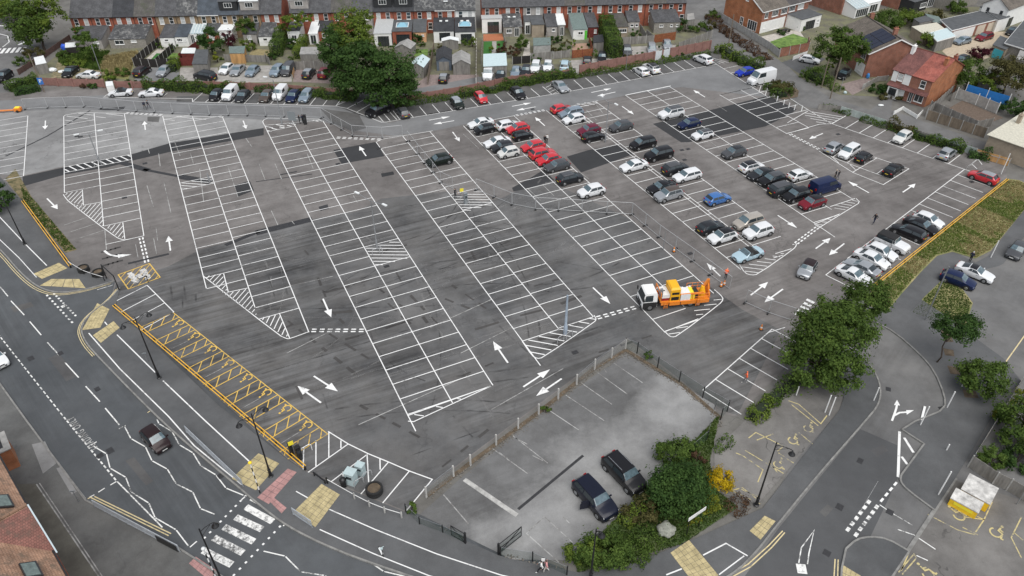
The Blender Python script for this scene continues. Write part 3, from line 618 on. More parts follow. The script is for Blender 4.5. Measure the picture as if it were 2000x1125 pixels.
# side road lines
sz = .013
k = Mark(); k.pl([(1757,843),(1754,932)], w=.25, z=sz); k.px((1766,855),(1784,884), .25, sz); k.px((1761,892),(1772,907), .25, sz); k.px((1806,795),(1799,822) , .22, .115); k.pl([(1715,940),(1700,965),(1680,1000)], w=.01, z=sz)
k.done('hatched_taper', M_white, side)
dashes((1753,940),(1718,982),4, .2, side, M_white, rows=1, z=sz); dashes((1716,985),(1668,1050),6, .3, side, M_wornzeb, off=-.75, z=sz)
k = Mark(); k.pl([(1718,986),(1745,1004),(1782,1026)], w=.1, z=sz); k.pl([(1753,1034),(1785,1045),(1827,1073)], w=.1, z=sz); k.pl([(1560,1100),(1565,1070),(1590,1036),(1580,1080),(1577,1102)], w=.1, z=sz); k.px((1790,1085),(1812,1095), .1, sz); k.done('side_road_lines', M_wornzeb, side)
k = Mark(); k.pl([rr(1560,1118), rr(1700,1040), rr(1850,905), rr(1950,800)], w=.1, z=sz); k.pl([rr(1580,1135), rr(1720,1058), rr(1870,920), rr(1965,812)], w=.1, z=sz); k.pl([(1631,1092),(1629,1125),(1630,1180)], w=.1, z=sz); k.pl([(1637,1093),(1636,1125),(1637,1180)], w=.1, z=sz); k.done('double_yellow_lines', M_cream, side)
k = Mark(); k.pl([(1742,822),(1750,800),(1752,790)], w=.2, z=sz, it=1); k.pl([(1746,812),(1757,806),(1772,805)], w=.2, z=sz+.003); k.mb.poly([G(1746,791,sz), G(1752,781,sz), G(1758,792,sz)][::-1]); k.mb.poly([G(1771,810,sz), G(1785,801,sz), G(1770,801,sz)][::-1]); k.done('forked_arrow', M_white, side)
k = Mark(); k.mb.stripe(G(1556,1110), G(1575,1112), .9, z=sz) ; k.done('worn_panel', M_wornzeb, side)
# far zebra
k = Mark()
for i in range(6): a = G(-8+i*10, 105-i*.6); k.line(a, a+(G(8,94)-G(0,104)), .6, .012)
k.pl([(-20,50),(35,51)], w=.5, z=.012); k.pl([(-10,64),(15,70),(18,82),(5,92)], w=.2, z=.012); k.px((36,88),(52,80), .6, .012); k.done('zebra_stripes', M_white, st)
# drain covers
k = MB()
for x, y in ((1637,262),(1702,311),(1898,355),(1591,383),(1348,495),(1337,312),(1332,293),(1344,291),(150,266),(157,267),(283,319),(1123,688),(755,520),(243,386),(660,320),(1040,213),(740,290)): k.box(G(x,y,.034), (.7,.55,.012), AV)
k.build('drain_covers', M_tar, park)
# tactile slabs: each slab its own piece
M_tact = mat('buff_tactile', (.42,.35,.19), .9, var=.3, scale=1.6, bump=.4, bscale=30, coords='pos'); M_pink = mat('pink_tactile', (.36,.20,.19), .9, var=.25, scale=1.6, bump=.4, bscale=30)
def slabs(quad, nu, nv, m, parent, z=pvz, keep=None):
    q = gp(quad, z); mb = MB(); a, b, c, d = q
    for i in range(nu):
        for j in range(nv):
            if keep and not keep((i+.5)/nu, (j+.5)/nv): continue
            f = lambda s, t: lerp(lerp(a,b,s), lerp(d,c,s), t)
            e = .03; pts = [f((i+e)/nu,(j+e)/nv), f((i+1-e)/nu,(j+e)/nv), f((i+1-e)/nu,(j+1-e)/nv), f((i+e)/nu,(j+1-e)/nv)]
            ct = sum(pts, Vector())/4; mb = MB(); mb.prism([(p.x-ct.x, p.y-ct.y) for p in pts], 0, .016+random.uniform(0,.006)); o = mb.build('tactile_slab', m, parent); o.location = (ct.x, ct.y, z)
slabs([(573,1000),(628,945),(664,966),(616,1030)], 9, 5, M_tact, pv2)
slabs([(452,935),(505,885),(546,905),(500,958)], 5, 4, M_tact, pv2)
slabs([(502,972),(562,915),(580,922),(525,985)], 7, 2, M_pink, pv2); slabs([(502,972),(525,985),(560,990),(548,1003)], 2, 4, M_pink, pv2) if False else None
slabs([(525,978),(534,971),(560,992),(550,1003)], 2, 4, M_pink, pv2)
slabs([(181,655),(222,627),(234,640),(197,670)], 5, 2, M_tact, pv2)
slabs([(160,645),(190,592),(214,604),(196,640)], 9, 5, M_tact, pv2)
slabs([(77,558),(100,545),(155,545),(168,563)], 7, 4, M_tact, pv1, keep=None); slabs([(65,535),(115,513),(132,524),(82,545)], 6, 2, M_tact, pv1)
slabs([rr(1140,958), rr(1275,865), rr(1490,1122), rr(1310,1180)], 5, 8, M_tact, pv2); slabs([rr(1710,800), rr(1820,690), rr(1900,730), rr(1790,865)], 4, 3, M_tact, pv2)
slabs([(1500,1010),(1515,1020),(1500,1040),(1486,1030)], 2, 2, M_tact, pv2) if False else None
slabs([(1644,1102),(1682,1125),(1665,1150),(1643,1150)], 4, 3, M_tact, pv5)
slabs([bc(1360,1035), bc(1410,985), bc(1560,1085), bc(1510,1160)], 3, 6, M_pink, pv3)

k = Mark(); k.pl([(1958,716),(2000,657),(2040,600)], w=.12, z=.013); k.done('yellow_edge_line', M_cream, side)
for q in ([(1838,645),(1856,650),(1862,668),(1846,668)],[(1842,680),(1862,684),(1864,696),(1846,694)],[(1850,714),(1872,718),(1876,732),(1856,730)],[(1880,760),(1905,764),(1912,778),(1884,776)]): sheet('tree_pit', gp(q,.1), M_soil, .112, pv4)

k = MB()
for x, y, a_, w_, h_ in ((60,700,-.8,.8,.6),(118,690,-.8,.7,.5),(190,760,-.8,.7,.5),(215,880,-.8,.8,.6),(195,890,-.8,.6,.6),(430,930,-.8,.6,.45),(1680,900,.9,.7,.5),(1738,1000,.9,.6,.6),(1640,990,.9,.7,.6),(1735,760,1.2,.6,.5),(1840,797,.2,.7,.45),(1615,1080,.9,.6,.6)): k.box(G(x,y,.012), (w_,h_,.012), a_)
k.build('drain_covers', M_tar, road)
for q in ([(95,700),(115,690),(150,735),(130,745)],[(245,900),(262,893),(300,940),(285,948)],[(20,600),(60,590),(66,598),(28,610)]): sheet('tarmac_patch', gp(q), M_bay, .006, road)
for q in ([(1600,1000),(1616,985),(1628,993),(1612,1010)],[(1700,880),(1725,868),(1735,880),(1712,892)]): sheet('tarmac_patch', gp(q), M_bay, .009, side)

sheet('shop_forecourt', [G(x,y,.1) for x, y in ((20,945),(72,945),(78,955),(195,1125),(230,1180),(120,1180),(40,985))], asphalt('mossy_forecourt', (.09,.088,.075), (.15,.145,.125), stain=.6), .106, pv3)
k = Mark(); k.pl([(72,947),(120,1018),(192,1125),(225,1175)], w=.1, z=.116); k.pl([(78,945),(126,1016),(198,1123),(232,1175)], w=.08, z=.116); k.done('forecourt_edging', M_whiteold, pv3)
for q in ([(62,868),(88,862),(110,905),(84,925)],[(110,915),(120,912),(150,960),(140,966)]): sheet('tarmac_patch', [G(x,y,.1) for x, y in q], M_parklight, .107, pv3)
# ================= vehicles =================
M_glass = mat('car_glass', (.025,.033,.038), .05, spec=.7); M_screen = mat('windscreen_glass', (.085,.125,.145), .05, spec=.9, var=.4, scale=2.5, coords='obj')  # windscreen base colour lifted: sky reflection painted in, along with the pale interior
M_tyre = mat('tyre_rubber', (.012,.012,.012), .8)
M_rim = mat('alloy_rim', (.38,.39,.40), .3, metal=.8)
M_rimd = mat('dark_rim', (.04,.04,.042), .35, metal=.6)
M_trim = mat('black_trim', (.016,.016,.017), .55)
M_lamp = mat('headlamp_glass', (.62,.65,.67), .08, spec=.8)
M_tail = mat('tail_lamp', (.30,.012,.014), .15)
M_plate_w = mat('plate_white', (.70,.70,.68), .5); M_plate_y = mat('plate_yellow', (.66,.50,.05), .5)
M_rail = mat('roof_rail_silver', (.45,.46,.47), .3, metal=.8)
M_hood = mat('soft_top_fabric', (.014,.014,.015), .9)
PAINT = {}
def paint(name, c, metal=.0, rough=.28):
    if name not in PAINT:
        m = mat('paint_'+name, c, rough, metal=metal, coat=(.6 if sum(c) > .5 else .12), spec=(.5 if sum(c) > .5 else .3), var=.05, scale=.8, coords='obj'); PAINT[name] = m
    return PAINT[name]
for nm, c, me in (('white',(.66,.67,.68),0),('black',(.010,.010,.012),.0),('grey',(.075,.078,.085),.2),('dark_grey',(.022,.024,.028),.1),('silver',(.38,.40,.42),.5),('silver_blue',(.24,.30,.36),.4),
                  ('red',(.48,.018,.028),0),('dark_red',(.16,.012,.022),.1),('maroon',(.13,.015,.035),.1),('blue',(.04,.14,.38),.1),('navy',(.010,.018,.060),.1),('bright_blue',(.012,.035,.34),0),('light_blue',(.36,.49,.56),0),
                  ('beige',(.42,.385,.34),.3),('brown',(.022,.012,.013),.1),('dark_navy',(.007,.009,.020),0),('orange',(.72,.215,.02),0),('bronze',(.10,.08,.07),.3),('dark_green',(.008,.013,.010),0),('cream_white',(.58,.58,.56),0)): paint(nm, c, me)

# side profiles: (x fraction, top z) of bonnet/roof, widths; x=0 nose, 1 tail
TYPES = {
 'hatch':  dict(L=4.15, W=1.78, H=1.46, bon=.72, cowl=(.27,.96), rf=.44, rr=.84, tail=(.955,.98), deck=None),
 'small':  dict(L=3.60, W=1.64, H=1.50, bon=.74, cowl=(.21,.98), rf=.40, rr=.86, tail=(.965,.98), deck=None),
 'mini':   dict(L=3.80, W=1.72, H=1.42, bon=.80, cowl=(.29,.98), rf=.41, rr=.88, tail=(.965,.95), deck=None),
 'saloon': dict(L=4.65, W=1.83, H=1.43, bon=.70, cowl=(.27,.94), rf=.43, rr=.70, tail=(.86,1.02), deck=1.00),
 'coupe':  dict(L=4.55, W=1.84, H=1.37, bon=.70, cowl=(.30,.93), rf=.47, rr=.66, tail=(.88,.99), deck=.97),
 'estate': dict(L=4.70, W=1.82, H=1.48, bon=.72, cowl=(.26,.95), rf=.41, rr=.89, tail=(.965,1.00), deck=None),
 'suv':    dict(L=4.45, W=1.86, H=1.68, bon=.92, cowl=(.26,1.12), rf=.40, rr=.86, tail=(.955,1.14), deck=None),
 'crossover': dict(L=4.25, W=1.80, H=1.58, bon=.84, cowl=(.25,1.04), rf=.41, rr=.83, tail=(.955,1.06), deck=None),
 'bigsuv': dict(L=4.85, W=1.94, H=1.80, bon=1.00, cowl=(.26,1.20), rf=.38, rr=.89, tail=(.965,1.20), deck=None),
 'mpv':    dict(L=4.55, W=1.82, H=1.68, bon=.86, cowl=(.20,1.08), rf=.38, rr=.90, tail=(.97,1.05), deck=None),
 'smallvan': dict(L=4.45, W=1.84, H=1.88, bon=.95, cowl=(.22,1.16), rf=.34, rr=.965, tail=(.985,1.2), deck=None),
 'van':    dict(L=5.3, W=1.98, H=2.05, bon=1.05, cowl=(.17,1.30), rf=.29, rr=.965, tail=(.985,1.3), deck=None),
 'bigvan': dict(L=5.9, W=2.05, H=2.55, bon=1.15, cowl=(.14,1.45), rf=.26, rr=.97, tail=(.985,1.4), deck=None),
 'cabrio': dict(L=4.35, W=1.80, H=1.40, bon=.70, cowl=(.29,.92), rf=.43, rr=.62, tail=(.78,.98), deck=.98),
 'jeep':   dict(L=4.3, W=1.88, H=1.84, bon=1.08, cowl=(.36,1.18), rf=.40, rr=.955, tail=(.985,1.20), deck=None),
 'pickup': dict(L=5.2, W=1.86, H=1.78, bon=1.0, cowl=(.25,1.16), rf=.37, rr=.58, tail=(.62,1.10), deck=1.08),
}
CAR_MESH = {}
def car_meshes(t):
    if t in CAR_MESH: return CAR_MESH[t]
    q = TYPES[t]; L, Wd, H = q['L'], q['W']/2, q['H']; gc = .20 if t not in ('suv','bigsuv','jeep','pickup','crossover') else .26
    box = t in ('smallvan','van','bigvan','jeep'); sl = .80 if not box else .9
    st = []   # x, z bottom, shoulder z, shoulder half width, top z, top half width
    cx, cz = q['cowl']; tx, tz = q['tail']; bon = q['bon']
    bl = cz-.05
    def ring(x, zb, zs, ws, zt, wt): st.append((x*L, zb, zs, ws, zt, wt))
    flat = t == 'jeep'
    ring(0.0, gc+.10, bon*.70, Wd*.70 if not flat else Wd*.8, bon*.76, Wd*.60)
    ring(.012, gc+.02, bon*.82, Wd*.80, bon*.90, Wd*.70)
    ring(.05, gc, bon*.92, Wd*.93, bon*1.0, Wd*.80)
    ring(.13, gc, lerp(bon,bl,.35)-.03, Wd*.985, lerp(bon,cz,.38), Wd*.84)
    ring(cx-.005, gc, bl, Wd, cz, Wd*.84)
    ring(rfx:=q['rf'], gc, bl+.02, Wd, H-.03, Wd*sl*.93)
    ring((q['rf']+q['rr'])/2, gc, bl+.04, Wd, H, Wd*sl*.95)
    ring(q['rr'], gc, bl+.06, Wd*.995, H-(.05 if not box else .02), Wd*sl*.91)
    ring(tx, gc+.02, min(tz-.02, bl+.06), Wd*.96, tz+.01, Wd*.80)
    if q['deck']:
        ring(.955, gc+.05, q['deck']-.06, Wd*.90, q['deck']-.01, Wd*.76); ring(.985, gc+.08, q['deck']-.16, Wd*.84, q['deck']-.08, Wd*.70); ring(1.0, gc+.14, .55, Wd*.76, .62, Wd*.66)
    else:
        ring(min(.99,tx+.02), gc+.08, tz-.14, Wd*.90, tz-.08, Wd*.78); ring(1.0, gc+.14, .58, Wd*.80, .68, Wd*.70)
    def half(s_):
        x, zb, zs, ws, zt, wt = s_
        return [(0,zb),(ws*.90,zb),(ws*.985,zb+.10),(ws,lerp(zb,zs,.55)),(ws*.985,zs),(wt,zt-.035),(wt*.82,zt),(0,zt+.015)]
    NX = len(st); K = 8
    def pt(s_, k, side=1):
        i = max(0, min(NX-2, int(s_))); f = s_-i; A, B = half(st[i]), half(st[i+1]); j = max(0, min(K-2, int(k))); g = k-j
        def P2(h): return lerp(Vector((0,*h[j])), Vector((0,*h[j+1])), g)
        a, b = P2(A), P2(B); p = lerp(a, b, f); x = lerp(st[i][0], st[i+1][0], f)
        return Vector((L/2-x, side*p.y, p.z))
    mb = MB(); sub = 2
    xs = [i/sub for i in range((NX-1)*sub+1)]
    rows = []
    for s_ in xs:
        ring_ = [pt(s_, k, 1) for k in range(K)] + [pt(s_, k, -1) for k in range(K-2, 0, -1)]
        rows.append(ring_)
    n = len(rows[0]); vs = [p for r_ in rows for p in r_]; fs = []
    for i in range(len(rows)-1):
        for j in range(n): fs.append([i*n+j, (i+1)*n+j, (i+1)*n+(j+1)%n, i*n+(j+1)%n])
    fs.append([j for j in range(n)][::-1]); fs.append([(len(rows)-1)*n+j for j in range(n)])
    # roof faces carry a second slot so two-tone roofs and soft tops are real paint
    mb.add(vs, fs, 0)
    for fi, f in enumerate(mb.f[:-2]):
        i, j = fi//n, fi % n; s_ = xs[i]
        if 5 <= s_ < 7+(1 if t == 'cabrio' else 0) and j in (5, 6, 7, 8): mb.m[fi] = 1
        if t in ('cabrio','jeep') and 4.99 <= s_ < 8 and j in (4, 9): mb.m[fi] = 1
    out = {'body': ('MESH2', mb)}
    def patch_(s0, s1, ks, sides=True, off=.012, skew=None):
        """glass panel lying on the body surface between two stations"""
        m_ = MB(); grid = []
        for a in range(5):
            row_ = []
            for kk in ks:
                k, sd_ = kk
                s_ = lerp(s0(k) if callable(s0) else s0, s1(k) if callable(s1) else s1, a/4); p = pt(s_, k, sd_)
                e = pt(s_+.05, k, sd_)-pt(s_-.05, k, sd_); f = pt(s_, min(7,k+.05), sd_)-pt(s_, k-.05, sd_); nn = e.cross(f).normalized()
                if nn.dot(Vector((0, p.y, p.z-.6))) < 0: nn = -nn
                row_.append(p+nn*off)
            grid.append(row_)
        w_ = len(grid[0]); vs_ = [p for r_ in grid for p in r_]
        m_.add(vs_, [[a*w_+b, (a+1)*w_+b, (a+1)*w_+b+1, a*w_+b+1] for a in range(4) for b in range(w_-1)]); return m_
    kk = [(5.05,1),(6,1),(6.9,1),(6.9,-1),(6,-1),(5.05,-1)]
    out['windscreen'] = patch_(4.12, 4.95, kk)
    if not (t in ('smallvan','van','bigvan')): out['rear_window'] = patch_(7.08, 7.86 if t != 'jeep' else 7.6, kk)
    fw0 = lambda k: 4.28+(k-4.1)/.75*.55
    rear_end = 7.0
    bp = 6.0 if not t in ('van','bigvan','smallvan','pickup','jeep') else 5.75
    for sd_, nm in ((1,'L'),(-1,'R')):
        out['side_window_f'+nm] = patch_(fw0, bp-.04, [(4.12,sd_),(4.5,sd_),(4.86,sd_)])
        if t not in ('van','bigvan','smallvan','cabrio','coupe'):
            out['side_window_r'+nm] = patch_(bp+.04, (lambda k: 7.25-(k-4.1)/.75*.35) if t not in ('jeep','pickup') else 6.9, [(4.12,sd_),(4.5,sd_),(4.86,sd_)])
        elif t == 'coupe': out['side_window_r'+nm] = patch_(bp+.04, lambda k: 7.1-(k-4.1)/.75*.5, [(4.12,sd_),(4.5,sd_),(4.86,sd_)])
    # lower trim: bumpers, sill, grille
    tr = MB(); tr.box((0,0,gc+.02), (L*.95, Wd*1.86, .14)); tr.box((L/2-.03,0,.42), (.10, Wd*1.0, .16)); tr.box((L/2-.02,0,.62), (.07, Wd*.62, .09)); tr.box((-L/2+.05,0,.36), (.12, Wd*1.35, .14))
    wr = .315 if gc < .25 else .36
    wx = (L/2-.86*(L/4.3)**.5-.02, -L/2+.78*(L/4.3)**.5)
    for x in wx:
        for sd_ in (1,-1): tr.cyl((x, sd_*(Wd-.12), wr), (x, sd_*(Wd+.004), wr), wr+.075, n=14)
    out['lower_trim'] = tr
    w1 = MB(); w1.cyl((0,-.10,0), (0,.10,0), wr, n=14); rim = MB(); rim.cyl((0,.085,0), (0,.115,0), wr*.66, wr*.60, n=10)
    for i in range(5): a = 2*math.pi*i/5; rim.box((math.cos(a)*wr*.32, .117, math.sin(a)*wr*.32), (.09,.012,.09))
    for sd_, nm in ((1,'L'),(-1,'R')):
        h = MB(); hz = bon*.80; hx = L/2
        h.add([(hx-.015, sd_*Wd*.52, hz-.06), (hx-.13, sd_*Wd*.90, hz-.02), (hx-.20, sd_*Wd*.90, hz+.09), (hx-.055, sd_*Wd*.54, hz+.08), (hx-.35, sd_*Wd*.78, hz+.05), (hx-.3, sd_*Wd*.5, hz-.05)], [[0,1,2,3],[1,4,2],[0,3,5],[3,2,4,5],[0,5,4,1]])
        out['headlight'+nm] = h
        tl = MB(); tzz = (tz-.14 if not q['deck'] else q['deck']-.17); tl.box((-L/2+.055, sd_*Wd*.70, tzz), (.09, Wd*.30, .15 if not box else .34)); out['tail_light'+nm] = tl
        mi = MB(); mi.box((L/2-(cx+.055)*L, sd_*(Wd+.09), bl+.06), (.12,.19,.13)); out['mirror'+nm] = mi
    pf = MB(); pf.box((L/2+.012,0,.42), (.02,.50,.11)); pr = MB(); pr.box((-L/2-.006,0,.62 if not box else .7), (.025,.50,.11))
    out['plate_f'], out['plate_r'] = pf, pr
    hd = MB(); hd.box((0,0,0), (.17,.02,.03)); HP = []
    for sd_ in (1,-1):
        for fx in ((.50,.66) if t not in ('small','coupe','van','bigvan','smallvan') else (.42,)): HP.append((L/2-fx*L, sd_*(Wd+.004), bl-.10))
    out['door_handles'] = hd
    rl = MB()
    for sd_ in (1,-1): rl.beam((L/2-.44*L, sd_*Wd*sl*.80, H+.03), (L/2-.84*L, sd_*Wd*sl*.80, H+.02), .045, .05)
    out['roof_rails'] = rl
    res = {}
    for k_, v in out.items():
        if k_ == 'body': res[k_] = v[1].mesh('car_body', [PAINT['white'], PAINT['white']], 38)
        else: res[k_] = v.mesh(k_, M_trim, 40 if 'window' in k_ or k_ == 'windscreen' else None)
    res['wheel'] = w1.mesh('wheel', M_tyre, 40); res['rim'] = rim.mesh('rim', M_rim); res['_'] = (L, Wd, wr, wx, HP)
    for k_ in res:
        if 'window' in k_ or k_ == 'windscreen': res[k_].materials[0] = M_screen if k_ == 'windscreen' else M_glass
        if 'headlight' in k_: res[k_].materials[0] = M_lamp
        if 'tail_light' in k_: res[k_].materials[0] = M_tail
        if k_ == 'plate_f': res[k_].materials[0] = M_plate_w
        if k_ == 'plate_r': res[k_].materials[0] = M_plate_y
    res['rim_dark'] = res['rim'].copy(); res['rim_dark'].materials[0] = M_rimd
    CAR_MESH[t] = res; return res
NICE = {'hatch':'hatchback_car','small':'small_car','mini':'small_car','saloon':'saloon_car','coupe':'coupe_car','estate':'estate_car','suv':'sport_utility_car','crossover':'crossover_car','bigsuv':'sport_utility_car','mpv':'people_carrier','smallvan':'small_van','van':'panel_van','bigvan':'high_roof_van','cabrio':'convertible_car','jeep':'off_road_car','pickup':'pickup_truck'}
def car(t, col, loc, rz, label, roof=None, rails=False, dark_rims=False, group='cars in the car park', rail_black=False):
    r = car_meshes(t); L, Wd, wr, wx, HP = r['_']; M = PAINT[col]; MR = (M_hood if roof == 'fabric' else PAINT[roof]) if roof else M
    cat = 'van' if 'van' in t else ('pickup' if t == 'pickup' else 'car')
    o = thing(NICE[t], label, cat, (loc[0], loc[1], 0.026), rz, group)
    def part(nm, key, parent=None, l=(0,0,0)): c = link(nm, r[key], parent or o, l); return c
    b = part('body', 'body')
    for i, mm in ((0, M), (1, MR)): b.material_slots[i].link = 'OBJECT'; b.material_slots[i].material = mm
    for k_ in r:
        if k_ in ('windscreen','rear_window','lower_trim'): part(k_, k_)
        elif k_.startswith('side_window'): part('side_window', k_)
        elif k_.startswith('headlight'): part('headlight', k_)
        elif k_.startswith('tail_light'): part('tail_light', k_)
        elif k_.startswith('plate'): part('number_plate', k_)
        elif k_ == 'door_handles': [part('door_handle', k_, b, q_) for q_ in HP]
        elif k_.startswith('mirror'): m_ = part('mirror', k_); m_.material_slots[0].link = 'OBJECT'; m_.material_slots[0].material = M
    if rails: rr_ = part('roof_rails', 'roof_rails'); rr_.material_slots[0].link = 'OBJECT'; rr_.material_slots[0].material = M_trim if rail_black else M_rail
    for x in wx:
        for sd_ in (1,-1):
            w_ = part('wheel', 'wheel', None, (x, sd_*(Wd-.085), wr)); w_.rotation_euler = (0,0,0 if sd_ > 0 else math.pi)
            rm = part('rim', 'rim_dark' if dark_rims else 'rim', w_)
    return o
VL, VR = AV+math.pi, AV            # nose towards -v / +v
def at(x, y, z=.75): return G(x, y, z)
CARS = []
def cp(t, col, x, y, h, label, **k):
    p = at(x, y, TYPES[t]['H']*.47); return car(t, col, (p.x, p.y), h, label, **k)
# --- island with the red cars
cp('saloon','white',939,240,VL,'white saloon, first of the row nearest the far lane, beside a small black car')
cp('small','black',946,252,VL,'small black two-door car with black roof, second in the row beside the white saloon')
cp('crossover','white',992,244,VR,'white crossover with black wheels behind the upper red car', dark_rims=True)
cp('hatch','red',1011,250,VL,'red hatchback between the white crossover and the black rounded car')
cp('small','black',1021,264,VR,'rounded black coupe-like small car in front of the red hatchback')
cp('saloon','white',971,277,VL,'white saloon in the middle of three facing left, beside a dark small car')
cp('mini','dark_grey',981,286,VL,'dark grey small car with white bonnet stripes between two white cars')
cp('small','cream_white',993,297,VL,'small white five-door car at the front end of its row of three')
cp('hatch','red',1041,285,VL,'uppermost of the three red cars standing side by side')
cp('suv','red',1059,299,VR,'red sport utility car, middle of the three red cars side by side')
cp('hatch','red',1071,311,VL,'lowest of the three red cars, beside a grey hatchback')
cp('hatch','grey',1088,323,VL,'mid grey hatchback next to the lowest red car')
cp('crossover','dark_grey',1113,347,VR,'charcoal crossover with silver roof rails parked alone below the grey hatchback', rails=True, roof='grey')
cp('crossover','white',1155,372,VL,'white crossover parked beside the mesh fence', rails=False)
cp('crossover','dark_green',858,312,VL,'near-black car parked alone inside the fenced-off bays')
# --- next island
cp('hatch','red',1097,212,VR,'bright red hatchback at the far end of its island')
cp('estate','silver_blue',1115,219,VL,'silver blue estate car between a red and a white hatchback')
cp('hatch','white',1121,232,VL,'white hatchback next to the silver blue estate', dark_rims=True)
cp('hatch','maroon',1150,253,VL,'maroon hatchback beside the black car at the lamp post')
cp('hatch','black',1159,266,VR,'black hatchback beside the tall lamp post')
cp('crossover','grey',1213,246,VL,'grey crossover standing alone on the right of the lamp post', roof='grey')
cp('mpv','black',1256,279,VL,'black people carrier with a pale roof sheen, upper of two black cars')
cp('bigsuv','black',1287,300,VL,'large black sport utility car, lower of the two black cars')
cp('saloon','white',1238,323,VL,'white saloon facing left across from the black cars')
cp('suv','dark_grey',1319,328,VR,'dark grey sport utility car with red tail lights behind the white estate', roof='grey')
cp('estate','white',1342,342,VL,'white estate car parked beside the dark grey sport utility car')
cp('saloon','black',1292,365,VL,'black saloon beside the silver and brown car')
cp('suv','silver',1306,379,VL,'silver sport utility car with brown roof and flanks', roof='bronze')
cp('hatch','blue',1402,387,VR,'bright mid-blue hatchback parked alone')
cp('hatch','dark_grey',1388,443,VR,'charcoal hatchback behind the white car with black roof')
cp('crossover','white',1411,461,VL,'white crossover with black roof beside the charcoal hatchback', roof='black', dark_rims=True)
cp('mpv','beige',1462,432,VL,'beige people carrier above the white luxury car')
cp('suv','white',1481,451,VL,'white sport utility car with black glass beside the beige people carrier', rails=False)
cp('cabrio','light_blue',1461,496,VL,'pale blue convertible with black fabric roof', roof='fabric')
# --- island G
cp('bigsuv','white',1311,220,VL,'white sport utility car with black flanks on the dark patch edge', roof='grey', rails=True)
cp('hatch','navy',1346,241,VL,'navy blue hatchback on the freshly patched tarmac')
cp('mini','white',1372,263,VL,'white mini-style small car with grey roof', roof='grey', dark_rims=True)
cp('crossover','grey',1434,297,VL,'dark grey crossover parked alone above the packed row', roof='dark_grey')
cp('crossover','white',1468,325,VR,'white car with black roof at the start of the packed row', roof='black')
cp('saloon','dark_grey',1487,339,VL,'dark grey saloon, second in the packed row')
cp('suv','black',1508,350,VL,'black sport utility car with grey roof, third in the packed row', roof='grey')
cp('bigsuv','dark_grey',1530,368,VR,'dark sport utility car with silver stripe, fourth in the packed row', roof='grey')
cp('suv','black',1556,380,VL,'black sport utility car between the grey one and the red one')
cp('crossover','dark_red',1587,395,VL,'deep red crossover with black roof at the end of the packed row', roof='black')
cp('hatch','white',1563,341,VR,'white hatchback facing away beside the navy van')
cp('van','navy',1612,362,VR,'navy blue panel van parked across from the deep red crossover')
# --- small block and right edge
AJ = ang(G(1790,270)-G(1762.5,288.8))
cp('crossover','silver',1630,287,AJ,'silver crossover seen from behind, first of three on the small block', roof='silver')
cp('mpv','white',1659,295,AJ+math.pi,'white rounded car in the middle of the small block')
cp('small','black',1687,306,AJ,'black small car seen from behind on the small block')
cp('saloon','black',1745,330,AJ,'black sports saloon at the end of the small block')
cp('crossover','cream_white',1763,267,AJ+math.pi,'white crossover nose-out in the right-hand edge row')
cp('crossover','silver',1850,299,AJ,'silver crossover backed up to the ivy fence')
AK = ang(G(1891,401)-G(1826,376))
cp('crossover','red',1921,345,AK+math.pi,'bright red crossover with pale roof at the corner of the yellow rail', roof='silver')
cp('hatch','white',1814,429,AK,'white hatchback next to two black estates on the rail side')
cp('saloon','black',1799,440,AK,'black saloon with blue glass between the white hatchback and the black estate')
cp('estate','black',1775,452,AK+math.pi,'long black estate car nose-out in the rail row')
cp('jeep','white',1744,474,AK,'white off-road car with boxy black top', roof='fabric')
cp('hatch','white',1722,491,AK,'white hatchback just below the boxy off-road car')
cp('saloon','white',1703,505,AK,'white saloon in the middle of the white cars on the rail side')
cp('saloon','silver',1684,522,AK+math.pi,'silver coupe nose-out between two white cars on the rail side')
cp('coupe','white',1668,537,AK,'white coupe at the tree end of the rail row')
cp('mini','silver',1577,525,ang(G(1566,545)-G(1590,510)),'silver mini-style car with brown roof driving along the exit lane', roof='brown', group='moving cars')
# --- far row
cp('cabrio','white',235,180,ang(G(214,182)-G(260,179)),'white convertible with black roof on the far left of the back lane', roof='fabric')
cp('coupe','white',295,181,ang(G(274,183)-G(318,181)),'white sporty hatchback beside the white convertible')
AN = ang(G(603.75,205)-G(620,185))
cp('small','black',422,185,AN,'tiny black city car left of the white van'); cp('smallvan','white',449,181,AN,'white van between the black city car and the dark hatchback'); cp('hatch','dark_grey',474,187,AN,'dark hatchback right of the first white van')
cp('hatch','bronze',520,187,AN,'bronze grey hatchback left of the second white van'); cp('smallvan','white',547,181,AN,'white van behind the lamp post in the back row'); cp('hatch','navy',572,187,AN,'navy hatchback right of the second white van'); cp('estate','silver_blue',598,186,AN,'silver blue estate at the end of the left back row')
cp('bigsuv','black',738,214,ang(G(715,222)-G(760,205)),'big black sport utility car under the dark green trees'); 
AN2 = ang(G(885,216.3)-G(870,200))
cp('small','grey',787,219,AN2+math.pi,'small grey car just right of the dark trees'); cp('mini','dark_green',893,201,AN2,'dark green small car with pale roof on the back row', roof='silver'); cp('small','red',939,190,AN2,'small red car facing out on the back row')
cp('crossover','black',1011,181,AN2,'black crossover on the back row right of the small red car'); cp('saloon','silver',1094,168,AN2,'silver saloon beside the hatched strip of the back row')
cp('hatch','white',1252,138,AN2+math.pi,'white hatchback in front of the pale garden gates'); cp('suv','white',1272,132,AN2+math.pi,'white crossover with black roof tucked behind the white hatchback', roof='black'); cp('suv','white',1373,115,AN2+math.pi+.15,'white sport utility car at the far end of the back row')
AR = ang(G(1413.7,135)-G(1447.5,127.5))
cp('hatch','bright_blue',1455,140,AR,'vivid blue hatchback next to the white high-roof van'); cp('bigvan','white',1488,150,AR,'white high-roof van with black windows at the top right corner')
